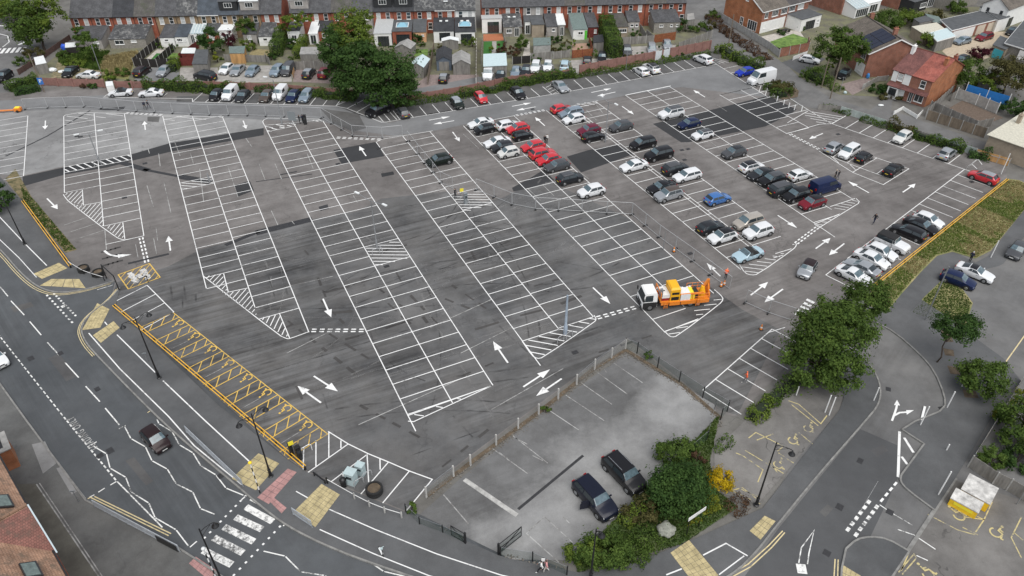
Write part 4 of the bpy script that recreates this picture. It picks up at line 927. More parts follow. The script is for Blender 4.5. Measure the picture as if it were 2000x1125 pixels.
# --- behind the houses
gg = 'cars parked behind the terrace'
cp('saloon','black',137,139,ang(G(125,148)-G(150,128)),'black saloon on the overgrown plot at the far left', group=gg); cp('saloon','white',172,146,ang(G(150,148)-G(195,150)),'white saloon parked sideways behind the pink wall', group=gg)
AG = R(-97)
for t, c, x, y, lb, kw in (('suv','brown',277,138,'dark brown sport utility car beside the slatted black fence',dict(fl=1)),('hatch','silver',320,138,'silver hatchback left of the clipped hedge behind the terrace',{}),
    ('hatch','white',442,134,'white hatchback left of two silver cars behind the terrace',{}),('saloon','silver',464,136,'silver saloon in the middle of the forecourt by the timber shed',{}),('hatch','silver_blue',493,138,'pale silver car left of the tall hedges',{}),
    ('suv','silver_blue',541,137,'pale sport utility car beside the grey van behind the hedges',{}),('smallvan','grey',562,135,'grey van next to the pale sport utility car',{}),('crossover','dark_grey',603,142,'dark crossover left of the dark red one on the brick drive',dict(roof='silver',fl=1)),
    ('suv','dark_red',634,141,'dark red sport utility car beside the dark trees',dict(fl=1)),('hatch','black',867,151,'black hatchback in front of the blue shed',dict(roof='silver',fl=1)),('van','white',954,141,'white panel van under the carport roof',{}),('hatch','dark_grey',978,144,'dark grey hatchback right of the carport van',{}),
    ('hatch','silver_blue',1007,140,'blue hatchback, first of five cars behind the third terrace',{}),('hatch','dark_grey',1027,137,'dark hatchback, second of five behind the third terrace',{}),('suv','white',1046,130,'white sport utility car, third of five behind the third terrace',{}),('hatch','white',1070,128,'white hatchback, fourth of five behind the third terrace',{}),
    ('mpv','light_blue',1103,127,'light blue people carrier beside the old green door',dict(fl=1)),('hatch','black',1147,117,'black hatchback seen from behind at the rust-red fence',dict(fl=1)),('hatch','black',1176,111,'black hatchback left of the tall clipped hedge',{}),('suv','grey',1225,99,'grey sport utility car right of the tall clipped hedge',{}),
    ('mpv','silver',1273,95,'silver people carrier on the pale drive',{}),('hatch','silver',1303,87,'silver hatchback in front of the brown fence',{})):
    fl = kw.pop('fl', 0); cp(t, c, x, y, AG+(math.pi if fl else 0)+random.uniform(-.06,.06), lb, group=gg, **kw)
cp('bigsuv','dark_grey',400,147,ang(G(380,142)-G(420,150)),'dark car parked sideways beside the collapsed carport', group=gg)
cp('suv','black',6,148,ang(G(-5,158)-G(20,140)),'black off-road car cut off by the left picture edge', group='moving cars')
cp('hatch','white',1582,116,ang(G(1600,118)-G(1565,112)),'white car on the short drive beside the big round tree', group='cars at the houses on the right'); cp('hatch','black',1648,144,ang(G(1640,150)-G(1655,138)),'black car on the drive of the solar panel house', group='cars at the houses on the right')
cp('hatch','silver_blue',1880,79,ang(G(1862,84)-G(1898,76)),'pale blue hatchback in front of the white garage door', group='cars at the houses on the right'); cp('estate','dark_red',1923,71,ang(G(1903,77)-G(1943,65)),'dark red estate in front of the brick garages', group='cars at the houses on the right'); cp('saloon','dark_grey',1978,60,ang(G(1960,70)-G(1995,45)),'dark car beside the white building at the right edge', group='cars at the houses on the right')
cp('hatch','black',1878,116,ang(G(1868,122)-G(1895,112)),'black car behind the red roofed houses', group='cars at the houses on the right'); cp('hatch','silver',1873,128,ang(G(1862,134)-G(1888,122)),'silver car under a grey cover behind the red roofed houses', roof='grey', group='cars at the houses on the right')
# --- right road and yard
cp('hatch','navy',1872,545,ang(G(1910,560)-G(1840,535)),'navy hatchback beside the triangular grass verge', group='cars on the side road'); cp('coupe','white',1905,531,ang(G(1942,545)-G(1870,517)),'white coupe with black roof beside the navy hatchback', roof='black', group='cars on the side road'); cp('hatch','grey',1987,488,ang(G(1975,500)-G(2000,470)),'grey hatchback on the road at the right picture edge', group='cars on the side road')
cp('bigsuv','black',1219,922,ang(G(1246,948)-G(1192,893)),'black car with silver roof rails, upper of two in the yard', rails=True, group='cars in the fenced yard')
oc = cp('bigsuv','dark_navy',1162,970,ang(G(1190,1000)-G(1135,940)),'dark navy car with its passenger door open in the yard', group='cars in the fenced yard')
dr = MB(); dr.beam((.35,-1.0,.72), (.05,-1.78,.72), .06, .72); dr.beam((.35,-1.0,1.25), (.08,-1.70,1.25), .04, .4); dr.build('open_door', PAINT['dark_navy'], oc)
cp('small','brown',303,856,ang(G(322,876)-G(284,836)),'dark brown city car driving on the main road', group='moving cars')
cp('hatch','white',-12,697,ang(G(6,712)-G(-30,675)),'white car just entering at the left picture edge', group='moving cars')
# ================= vegetation =================
def leaf_mat(name, dark, light, scale=.8):
    m = bpy.data.materials.new(name); m.use_nodes = True; MATS[name] = m
    n = m.node_tree.nodes; l = m.node_tree.links; b = n['Principled BSDF']; b.inputs['Roughness'].default_value = .75; b.inputs['Specular IOR Level'].default_value = .12
    g = n.new('ShaderNodeNewGeometry'); t = n.new('ShaderNodeTexNoise'); t.inputs['Scale'].default_value = scale; t.inputs['Detail'].default_value = 3; l.new(g.outputs['Position'], t.inputs['Vector'])
    a = n.new('ShaderNodeMath'); a.operation = 'MULTIPLY_ADD'; l.new(g.outputs['Random Per Island'], a.inputs[0]); a.inputs[1].default_value = .5; 
    s_ = n.new('ShaderNodeMath'); s_.operation = 'MULTIPLY_ADD'; l.new(t.outputs['Fac'], s_.inputs[0]); s_.inputs[1].default_value = 1.3; s_.inputs[2].default_value = -.42; l.new(s_.outputs[0], a.inputs[2])
    r = n.new('ShaderNodeValToRGB'); r.color_ramp.elements[0].position = .05; r.color_ramp.elements[1].position = .95
    r.color_ramp.elements[0].color = (*dark, 1); r.color_ramp.elements[1].color = (*light, 1); l.new(a.outputs[0], r.inputs['Fac']); l.new(r.outputs[0], b.inputs['Base Color'])
    tr = n.new('ShaderNodeBsdfTranslucent'); l.new(r.outputs[0], tr.inputs['Color']); mx = n.new('ShaderNodeMixShader'); mx.inputs[0].default_value = .35
    l.new(b.outputs[0], mx.inputs[1]); l.new(tr.outputs[0], mx.inputs[2]); l.new(mx.outputs[0], n['Material Output'].inputs['Surface'])
    return m
LF = {'mid': leaf_mat('leaf_mid', (.024,.052,.011), (.125,.19,.04)), 'dark': leaf_mat('leaf_dark', (.016,.040,.011), (.080,.145,.036)), 'bright': leaf_mat('leaf_bright', (.045,.085,.012), (.19,.25,.045)),
      'olive': leaf_mat('leaf_olive', (.04,.042,.014), (.13,.118,.045)), 'red': leaf_mat('leaf_red', (.035,.008,.012), (.10,.025,.035)), 'yellow': leaf_mat('leaf_yellow', (.16,.13,.010), (.70,.48,.015)),
      'dry': leaf_mat('leaf_dry', (.22,.18,.085), (.42,.35,.18)), 'brown': leaf_mat('leaf_brown', (.05,.028,.018), (.14,.085,.05)), 'limey': leaf_mat('leaf_lime', (.07,.10,.012), (.26,.27,.035)), 'grass': leaf_mat('grass_blades', (.07,.12,.022), (.20,.26,.06))}
M_bark = mat('bark', (.06,.045,.034), .95, var=.4, scale=4, bump=.6)
def leaves(mb, c, rad, n, size, rg, squash=.55, clumps=None, lobes=None):
    """leaf quads spread through clumps that fill an uneven crown"""
    c = Vector(c); n = int(n*2.4); clumps = clumps or max(7, n//95); cs = []
    for i in range(clumps):
        while True:
            d = Vector((rg.gauss(0,1), rg.gauss(0,1), rg.gauss(0,1)));
            if d.length > .1: break
        d.normalize()
        if d.z < -.55: d.z *= .3; d.normalize()
        rr = rg.uniform(.45, .98)**.6*rg.uniform(.86, 1.1); cs.append((Vector((d.x*rad[0]*rr, d.y*rad[1]*rr, d.z*rad[2]*rr)), rg.uniform(.20,.40)*(rad[0]+rad[1]+rad[2])/3, d))
    for i in range(n):
        cc, cr, cd = cs[rg.randrange(clumps)]
        d = Vector((rg.gauss(0,1), rg.gauss(0,1), rg.gauss(0,1))).normalized(); p = c+cc+Vector((d.x*cr, d.y*cr, d.z*cr*squash))*rg.uniform(.35,1.1)+(cd*(rg.random()**2)*cr*1.1 if i % 5 == 0 else Vector())
        nn = (d*.9+cd*.5+Vector((0,0,.55))+Vector((rg.gauss(0,.45),rg.gauss(0,.45),rg.gauss(0,.45)))).normalized()
        t = nn.cross(Vector((rg.gauss(0,1),rg.gauss(0,1),rg.gauss(0,1)))).normalized(); b_ = nn.cross(t); s_ = size*rg.uniform(.6,1.35)*.5; w_ = s_*.7
        mb.add([p-t*s_, p-b_*w_, p+t*s_, p+b_*w_], [[0,1,2,3]])
def limb(mb, a, b, r0, r1, rg, n=4, wob=.12):
    a = Vector(a); b = Vector(b); L = (b-a).length; pts = [a]+[lerp(a,b,i/n)+Vector((rg.gauss(0,wob),rg.gauss(0,wob),0))*L*.25 for i in range(1,n)]+[b]
    for i in range(n): mb.cyl(pts[i], pts[i+1], lerp(r0,r1,i/n), lerp(r0,r1,(i+1)/n), 7, caps=False)
_vs = [100]
def tree(px, h, crowns, label, kind='mid', n=4000, size=.34, tr=.2, name='tree', group='trees', base=None, cat='tree', top=None):
    """crowns: list of (dx, dy, dz, rx, ry, rz[, leaf kind]) in metres from the trunk foot"""
    _vs[0] += 1; rg = random.Random(_vs[0]); g = base if base is not None else G(*px); t = thing(name, label, cat, (g.x, g.y, 0), 0, group); tot = sum(c[3]*c[4]*c[5] for c in crowns)
    tk = MB(); zc = min(c[2] for c in crowns); limb(tk, (0,0,-.05), (0,0,max(zc,h*.35)), tr, tr*.6, rg)
    for c in crowns:
        ct = Vector(c[:3]); limb(tk, (0,0,max(zc,h*.35)*.7), ct, tr*.55, tr*.2, rg)
        for _ in range(5): limb(tk, lerp(Vector((0,0,zc*.8)), ct, rg.uniform(.3,.9)), ct+Vector((rg.uniform(-.8,.8)*c[3], rg.uniform(-.8,.8)*c[4], rg.uniform(-.3,.8)*c[5])), tr*.28, tr*.06, rg, 3)
    tk.build('trunk', M_bark, t, 60)
    kinds = {}
    for c in crowns: kinds.setdefault(c[6] if len(c) > 6 else kind, []).append(c)
    for kd, cs in kinds.items():
        mb = MB()
        for c in cs: leaves(mb, c[:3], c[3:6], max(200, int(n*c[3]*c[4]*c[5]/tot)), size, rg)
        mb.build('crown', LF[kd], t)
    return t
def bush(px, rx, ry, h, label, kind='mid', n=700, size=.26, name='bush', group='bushes', rz=0, cat='bush', base=None, z=0):
    _vs[0] += 1; rg = random.Random(_vs[0]); g = base if base is not None else G(*px); t = thing(name, label, cat, (g.x, g.y, z), rz, group); mb = MB(); leaves(mb, (0,0,h*.5), (rx, ry, h*.55), n, size, rg, .8); mb.build('foliage', LF[kind], t)
    tk = MB()
    for i in range(4): limb(tk, (rg.uniform(-.2,.2),rg.uniform(-.2,.2),-.03), (rg.uniform(-.6,.6)*rx, rg.uniform(-.6,.6)*ry, h*.7), .05, .02, rg, 2)
    tk.build('stems', M_bark, t); return t
def hedge(a, b, w, h, label, kind='mid', dens=55, size=.2, name='hedge', group='hedges', rough=.12, z=0, cat='hedge'):
    """clipped or wild hedge between two ground points"""
    _vs[0] += 1; rg = random.Random(_vs[0]); a = G(*a) if isinstance(a, tuple) else a; b = G(*b) if isinstance(b, tuple) else b
    L = (b-a).length; t = thing(name, label, cat, (a.x, a.y, z), ang(b-a), group); mb = MB(); n = int(1.7*dens*(L*h*2+L*w))
    for i in range(n):
        f = rg.random(); x = rg.uniform(0, L)
        hh = h*(1+rough*math.sin(x*1.7+_vs[0])+rough*math.sin(x*.63+2*_vs[0])); ww = w*(1+rough*math.sin(x*2.1+_vs[0]*3))
        if f < .4: p = Vector((x, rg.uniform(-ww/2,ww/2), hh+rg.gauss(0,rough*.4))); d = Vector((0,0,1))
        elif f < .92: sgn = -1 if rg.random() < .6 else 1; p = Vector((x, sgn*ww/2+rg.gauss(0,rough*.5), rg.uniform(0,hh))); d = Vector((0,sgn,0))
        else: e = rg.choice((0,1)); p = Vector((L*e+rg.gauss(0,.05), rg.uniform(-ww/2,ww/2), rg.uniform(0,hh))); d = Vector((2*e-1,0,0))
        nn = (d+Vector((rg.gauss(0,.6),rg.gauss(0,.6),rg.gauss(0,.6)+.3))).normalized(); tt = nn.cross(Vector((rg.gauss(0,1),rg.gauss(0,1),rg.gauss(0,1)))).normalized(); b_ = nn.cross(tt); s_ = size*rg.uniform(.6,1.4)*.5
        mb.add([p-tt*s_, p-b_*s_*.65, p+tt*s_, p+b_*s_*.65], [[0,1,2,3]])
    mb.build('foliage', LF[kind], t)
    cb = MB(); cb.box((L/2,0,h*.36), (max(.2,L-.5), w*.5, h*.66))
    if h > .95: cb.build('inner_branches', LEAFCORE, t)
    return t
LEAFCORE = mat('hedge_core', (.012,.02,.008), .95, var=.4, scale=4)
# far left pair
tree((88,98), 11, [(-1.5,0,6.0,4.3,3.6,4.6,'mid'),(2.8,1.5,7.8,3.6,3.2,3.6,'bright'),(-2.2,-.5,3.6,3.4,3,2.6,'mid'),(.5,2,10,2.6,2.4,2.4,'bright')], 'big mixed green tree left of the terrace', n=5600, size=.4, tr=.28)
tree((30,40), 5, [(0,0,2.6,4.5,3,2.4,'bright'),(-3,2,2.6,3,2.5,2.2,'mid')], 'yellow-green trees at the top left corner', n=2200, size=.4)
bush((70,112), 2.4, 1.5, 2.2, 'olive bush below the big tree at the top left', 'olive', 700); bush((50,128), 2.0, 1.2, 1.8, 'pale green shrub at the street corner', 'mid', 500)
hedge((15,178),(75,160), 2.2, 1.6, 'dark hedge at the left corner of the pink wall', 'mid', 30, .26); hedge((30,186),(80,176), 1.6, 1.2, 'lower dark bush in front of the corner hedge', 'dark', 30, .26)
# great dark trees mid top
tree((742,206), 13, [(-3.2,.5,6.4,4.6,4.2,5.0),(2.6,-1,5.8,4.8,4.2,4.8),(4.8,-1.5,3.2,2.9,2.6,2.6),(-4.8,1.6,3.6,3.0,2.8,2.9),(-.5,0,9.4,3.6,3.2,2.8),(1,-2.4,3.2,3.6,2.2,2.6)], 'broad dark green tree overhanging the back row of bays', 'dark', n=9500, size=.42, tr=.35)
tree((695,150), 13, [(0,0,8.5,4.0,3.6,4.4,'bright'),(-1.5,0,4.5,3.2,3,3,'mid'),(2,1,10.2,2.8,2.6,2.6,'bright')], 'light green tree behind the broad dark tree', n=4600, size=.38, tr=.25)
tree((662,168), 11, [(0,0,7.2,2.4,2.4,4.2),(-.6,0,3.2,2.5,2.2,3.0)], 'narrow dark evergreen left of the broad tree', 'dark', n=3200, size=.36)
# gardens
tree((168,100), 5, [(0,0,3.4,1.7,1.6,1.8)], 'young green tree behind the overgrown plot', n=900, size=.3, tr=.08); tree((184,122), 5.5, [(0,0,3.6,1.9,1.8,2.4)], 'green tree in the overgrown garden by the lamp post', 'mid', n=1200, size=.3, tr=.1)
tree((417,108), 5.5, [(0,0,3.4,2.5,2.3,2.6)], 'round dark tree in the middle of the left gardens', 'dark', n=1700, size=.32, tr=.12); bush((447,92), 1.7, 1.4, 3.4, 'dark red leaved bush beside the round dark tree', 'red', 700)
tree((488,82), 5, [(0,0,3.4,2.0,2,2)], 'bushy tree behind the timber shed', 'mid', n=1000, size=.3, tr=.1); bush((482,98), 2.0, 1.2, 1.8, 'lime green climber over the garden arch', 'bright', 500)
bush((425,121), .8, .8, 2.6, 'small yellow-green tree beside the ruined carport', 'limey', 260)
tree((584,84), 6, [(-1,0,4.4,2.4,1.8,1.6),(1.8,.5,5.4,2.0,1.4,1.3)], 'sprawling bright green tree against the second terrace', 'bright', n=1400, size=.3, tr=.12)
for x, y, rx, ry, h, kd, lb in ((130,112,1.6,1.2,1.4,'mid','low green shrubs beside the blue tarp'),(150,128,2.4,1.2,1.2,'bright','yellow-green weeds on the overgrown plot'),(213,158,1.5,1,2.2,'bright','bright bush poking over the pink wall'),(240,148,1.6,1,1.6,'mid','weedy bush at the end of the dry garden'),
    (262,168,1.5,1,1.7,'dark','dark bush in the gap of the pink wall'),(165,172,1.1,.6,.9,'brown','brown shrub at the foot of the pink wall'),(182,172,1.0,.6,.9,'dark','small dark shrub at the foot of the pink wall'),(400,112,.9,.7,1.4,'limey','yellow shrub by the dark red fence'),
    (530,118,1.2,1,1.4,'dark','dark bush between the clipped hedges'),(575,95,1.8,1.2,2.2,'dark','dark ivy against the white extension'),(1018,100,1.5,1.3,3.4,'mid','green bush beside the white path behind the third terrace'),(1003,112,1.2,1,2.6,'brown','brown bush left of the white garden path'),
    (1083,85,1.2,1,1.8,'dark','dark planting in the narrow garden'),(1085,104,1.4,.9,1.2,'olive','yellowish planting at the end of the narrow garden'),(815,85,1.3,1,2,'dark','dark bush beside the peach extension'),(923,92,.8,.7,2.2,'bright','bright shrub beside the brown shed'),(885,90,.9,.7,1.6,'olive','olive shrub in front of the glass doors'),
    (1335,62,2.2,1.4,2.6,'dark','dark bushes right of the last terrace house'),(1365,62,2.0,1.4,2.2,'mid','bushes at the corner of the lane'),(1385,58,1.6,1.2,1.6,'olive','grey-green bush at the corner of the lane'),(1395,35,2.2,1.4,1.6,'mid','shrubs at the top of the long planted bed'),(1240,72,1.2,.8,1.6,'dark','dark shrub by the white window extension'),
    (980,105,1.0,1.0,2.4,'brown','dark brown shrub by the artificial lawn'),(1215,58,1.0,.8,1.5,'dark','climber beside the far extension')): bush((x,y), rx, ry, h, lb, kd, int(260+90*rx*h), .28)
hedge((540,112),(553,75), 2.4, 2.6, 'tall clipped green hedge running up the garden', 'mid', 26, .26, rough=.05); hedge((580,116),(596,86), 1.6, 2.0, 'narrower clipped hedge beside the lawn', 'bright', 26, .24, rough=.06)
hedge((1200,115),(1180,58), 3.0, 3.6, 'tall bright clipped hedge behind the third terrace', 'mid', 26, .28, rough=.06); hedge((338,142),(347,126), 1.8, 1.7, 'small clipped hedge beside the silver hatchback', 'bright', 30, .24, rough=.05)
hedge((284,172),(415,180), 1.8, 1.8, 'bushy dark bank along the back lane, left part', 'mid', 26, .28, rough=.22); hedge((415,172),(480,176), 1.3, 1.1, 'low bushes behind the white van', 'mid', 26, .28, rough=.22); hedge((500,178),(610,184), 1.2, .9, 'low ivy behind the second white van', 'dark', 26, .26, rough=.2); hedge((612,186),(695,196), 2.0, 1.3, 'ivy bank leading to the dark trees', 'mid', 26, .28, rough=.25)
hedge((772,208),(900,190), 1.5, .9, 'ivy strip under the wall right of the dark trees', 'mid', 28, .26, rough=.25); hedge((900,190),(1000,172), 1.6, 1.1, 'ivy strip behind the small red car', 'mid', 28, .26, rough=.25); hedge((985,172),(1120,148), 1.9, 1.4, 'thick ivy bank in front of the five parked cars', 'mid', 28, .28, rough=.2); hedge((1120,152),(1275,126), 1.2, .8, 'ivy strip below the pink panelled wall', 'mid', 26, .26, rough=.25); hedge((1275,126),(1385,106), 1.1, .6, 'thin ivy at the right end of the pink wall', 'mid', 24, .26, rough=.25)
hedge((1408,100),(1440,120), 3.0, 1.6, 'leafy bank right of the car park corner', 'bright', 22, .3, rough=.3); hedge((1440,118),(1488,140), 2.6, 1.4, 'leafy bank behind the vivid blue car', 'mid', 22, .3, rough=.3)
hedge((1386,35),(1420,65), 2.2, .7, 'brown planted bed along the lane wall, upper part', 'brown', 22, .3, rough=.3); hedge((1420,65),(1498,118), 2.2, .7, 'brown planted bed along the lane wall, lower part', 'brown', 22, .3, rough=.3)
# right side
tree((1632,148), 9, [(-1.6,0,6.2,3.6,3.2,3.0),(2.0,0,5.4,3.2,2.8,2.8),(0,0,7.8,2.6,2.4,2.0),(-3,0,4.2,2.4,2.2,1.8)], 'round green tree in front of the solar panel house', 'mid', n=4200, size=.36, tr=.22)
hedge((1575,148),(1610,166), 3.2, 1.8, 'dark shrubs below the round tree', 'mid', 24, .3, rough=.3); hedge((1605,160),(1640,178), 2.0, .9, 'ivy patch at the telegraph poles', 'mid', 24, .28, rough=.3); bush((1527,178), 2.4, 2.0, 2.0, 'brownish shrub in the traffic island', 'olive', 900)
hedge((1505,170),(1530,192), 3.2, 1.0, 'ground cover on the traffic island', 'mid', 24, .28, rough=.35)
for x, y, rx, ry, h, kd, lb in ((1725,55,4.2,2.6,3.8,'mid','large garden bushes behind the solar panel house'),(1770,48,3.4,2.2,3.0,'bright','light green garden bushes below the brick semis'),(1820,45,3.6,2,2.6,'olive','mixed garden bushes left of the garage roof'),(1865,25,2.6,2,2.6,'mid','bushes beside the far grey house'),(1808,92,2.2,1.8,2.8,'bright','yellow-green bush beside the pale flat roof'),
    (1722,138,2.4,1.6,2.6,'mid','green shrub between the two brick houses'),(1740,125,1.8,1.4,2.6,'dark','dark shrub behind the green one between the houses'),(1718,180,2.2,1.4,1.4,'dark','dark hedge at the white house corner'),(1738,194,2.6,.8,.9,'olive','low plants at the front of the white bay house'),(1700,45,1.2,1,1.6,'limey','yellow shrub beside the conservatory'),
    (1910,118,2.2,1.8,2.8,'red','dark purple tree right of the parked cars'),(1562,58,1.6,1.0,1.2,'dark','dark hedge beside the patio'),(1523,68,1.0,.8,1.0,'dark','small patio shrub beside the lawn'),(1975,222,2.5,2,2.5,'dark','dark bush behind the grey flat roof')): bush((x,y), rx, ry, h, lb, kd, int(300+110*rx*h), .3)
tree((1880,178), 6, [(0,0,3.6,2.6,2.4,2.6)], 'green tree beside the orange brick gable', 'mid', n=1600, size=.32, tr=.14); tree((1955,190), 8, [(0,0,4.6,4.0,3.4,3.2),(-2.5,.5,3.2,2.4,2.2,2.2,'bright')], 'big rounded tree at the right edge above the blue tarpaulin', 'olive', n=3000, size=.34, tr=.2); bush((1915,170), 2.2, 1.6, 2.2, 'bright bushes left of the big rounded tree', 'bright', 700)
hedge((1605,208),(1660,226), .9, .7, 'weeds below the lane fence, left part', 'mid', 26, .26, rough=.3); hedge((1680,235),(1765,262), .9, .7, 'weeds below the lane fence, middle part', 'mid', 26, .26, rough=.3); hedge((1735,250),(1780,265), 1.6, 1.4, 'brown-green bush on the lane fence', 'olive', 26, .28, rough=.3); hedge((1780,266),(1880,300), 1.3, 1.3, 'ivy on the fence behind the silver crossover', 'mid', 26, .28, rough=.3); hedge((1890,305),(1930,312), 1.6, 1.2, 'dark ivy clump at the timber fence', 'dark', 26, .28, rough=.3)
# exit tree group
tree((1596,745), 10, [(.2,.6,5.6,4.1,3.2,3.6),(-1.4,-.6,3.6,3.3,2.6,2.8),(2.4,1.8,6.4,3.0,2.6,2.6),(1.5,-1.4,2.8,2.8,2.0,2.2),(-.4,2.4,7.2,2.4,2.2,2.0)], 'big broad green tree at the car park exit', 'mid', n=11000, size=.27, tr=.25)
tree((1672,640), 7, [(0,0,4.2,2.6,2.2,2.8)], 'second tree behind the big exit tree', 'mid', n=2600, size=.26, tr=.16)
tree((1829,708), 6.2, [(.7,.6,4.9,2.5,2.1,1.5),(1.6,1.0,4.4,1.9,1.6,1.2)], 'young street tree with black trunk on the outer pavement', 'dark', n=2600, size=.22, tr=.09); tree((1893,770), 4.5, [(.9,.4,2.3,2.6,2.2,1.9)], 'low spreading street tree right of the road bend', 'mid', n=2400, size=.24, tr=.1)
hedge((1465,825),(1500,790), 1.5, 1.1, 'overgrown hedge strip beside the forecourt, lower part', 'bright', 36, .22, rough=.3); hedge((1500,790),(1560,742), 1.4, 1.0, 'overgrown hedge strip beside the forecourt, upper part', 'mid', 36, .22, rough=.3); hedge((1398,885),(1425,858), .9, .45, 'grassy strip beside the yard path', 'mid', 36, .2, rough=.3)
# yard corner shrubbery
bush((1322,985), 2.9, 2.5, 4.4, 'large dark evergreen shrub at the yard corner', 'dark', 4600, .24); bush((1318,898), 2.1, 1.5, 2.4, 'leafy shrub on the yard fence', 'mid', 1500, .22); bush((1357,905), .9, .8, 1.6, 'brownish bush behind the large dark shrub', 'brown', 500, .2); bush((1405,950), 1.25, 1.1, 1.9, 'bright yellow flowering bush', 'yellow', 1500, .16, name='yellow_bush'); bush((1388,990), 1.1, .9, 1.2, 'lime green bush below the yellow one', 'limey', 700, .18); bush((1250,1012), 1.7, 1.3, 2.3, 'olive bush left of the large dark shrub', 'olive', 900, .22); bush((1355,1012), 1.1, .7, .9, 'yellow-green plants below the white sign', 'limey', 500, .18)
bush((1175,1090), 2.3, 1.6, 2.0, 'green shrub around the black lamp post', 'mid', 2400, .22); bush((1135,1088), 1.5, 1.0, 1.7, 'light green shrub at the yard corner post', 'bright', 900, .2); hedge((1240,1040),(1290,1075), 2.6, .55, 'low green ground cover in the planted corner', 'mid', 60, .18, rough=.3); hedge((1200,1065),(1265,1095), 2.2, .7, 'dark ground cover next to the pavement', 'mid', 60, .18, rough=.3); hedge((1215,1030),(1250,1000), 1.2, 1.0, 'grassy shrubs along the yard edge', 'bright', 50, .2, rough=.3); hedge((1425,1005),(1450,975), 1.3, .5, 'brown dried plants beside the forecourt', 'brown', 50, .18, rough=.3)
for x, y, h, lb in ((1064,804,.8,'weed tuft on the yard edge nearest the white posts'),(1266,700,1.1,'leafy weed on the yard fence behind the corner post'),(805,996,.7,'weed clump at the lower end of the yard fence')): bush((x,y), .55, .5, h, lb, 'mid', 220, .2)
# right edge shrubbery, left edge
tree((1985,850), 5, [(0,0,2.4,2.6,2.6,2.2),(-1.2,-2,1.8,2.2,2,1.8),(.5,-3,1.8,2.0,1.8,1.7)], 'dense green shrub trees behind the right-hand fence', 'mid', n=3600, size=.24, tr=.12); bush((1955,820), 1.0, .8, 1.5, 'yellow-green bush on the right-hand fence', 'limey', 500, .2); bush((1935,905), 1.4, 1.1, 1.8, 'mid green bush above the yellow containers', 'mid', 800, .22); bush((1985,905), 1.8, 1.4, 1.8, 'grey-green bush at the right picture edge', 'dark', 900, .22); bush((1990,790), 1.2, 1.0, 1.8, 'yellow flowering bush at the right picture edge', 'limey', 500, .2)
tree((5,405), 5, [(0,0,2.2,1.9,1.7,1.9),(.4,-1.2,1.3,1.6,1.3,1.3)], 'dark green bushy tree at the left picture edge', 'dark', n=2000, size=.26, tr=.1)
# grass blades on the verges
def blades(name, poly, n, size, kd, label, seed, patch=0):
    rg = random.Random(seed); xs = [p.x for p in poly]; ys = [p.y for p in poly]; mb = MB(); m_ = len(poly)
    while n > 0:
        x, y = rg.uniform(min(xs),max(xs)), rg.uniform(min(ys),max(ys)); ins = False
        for i in range(m_):
            a, b = poly[i], poly[i-1]
            if (a.y > y) != (b.y > y) and x < (b.x-a.x)*(y-a.y)/(b.y-a.y)+a.x: ins = not ins
        if not ins: continue
        pt_ = math.sin(x*.55+1.3*math.sin(y*.4))+math.sin(y*.62+1.1*math.sin(x*.37))+.7*math.sin(x*1.9+y*1.3)
        if patch and (pt_ > .1) != (patch > 0) and rg.random() < .85: continue
        n -= 1; a = rg.uniform(0,6.28); s_ = size*rg.uniform(.5,1.4); dx, dy = math.cos(a)*s_*.5, math.sin(a)*s_*.5; lx, ly = rg.gauss(0,.3)*s_, rg.gauss(0,.3)*s_
        mb.add([(x-dx,y-dy,.02),(x+dx,y+dy,.02),(x+lx,y+ly,.02+s_)], [[0,1,2]])
    o = mb.build(name, LF[kd]); tag(o, label, 'grass', kind='stuff'); return o
vp = gp([(1704,568),(1968,352),(1990,354),(2030,370),(2000,410),(1935,488),(1905,503),(1860,490),(1828,498),(1798,528),(1758,573),(1735,603),(1706,598)])
blades('verge_grass', vp, 13000, .14, 'grass', 'short green grass over the long verge', 1, 1); blades('dry_grass', vp, 9000, .15, 'dry', 'dry straw coloured grass over the long verge', 2, -1)
blades('verge_grass', gp([(1840,549),(1878,566),(1897,592),(1883,638),(1850,638),(1780,611),(1806,582)]), 5200, .13, 'mid', 'mixed grass on the triangular verge', 3)
blades('weeds', gp([(40,362),(62,387),(148,487),(128,492),(50,400)]), 1300, .2, 'mid', 'green weeds inside the rail near the entrance', 4)
blades('long_grass', gp([(205,112),(270,100),(262,120),(250,150),(215,148),(195,135)]), 3500, .42, 'dry', 'tall dry grass in the overgrown garden', 5); blades('long_grass', gp([(110,108),(215,100),(195,138),(150,132),(120,128)]), 2600, .4, 'mid', 'rough green grass behind the pink wall', 6)
blades('yard_weeds', gp([(1405,812),(1252,968),(1120,1095),(1130,1118),(1335,1062),(1440,990),(1400,960),(1385,905)]), 16000, .22, 'mid', 'rough grass and weeds of the planted corner', 7)
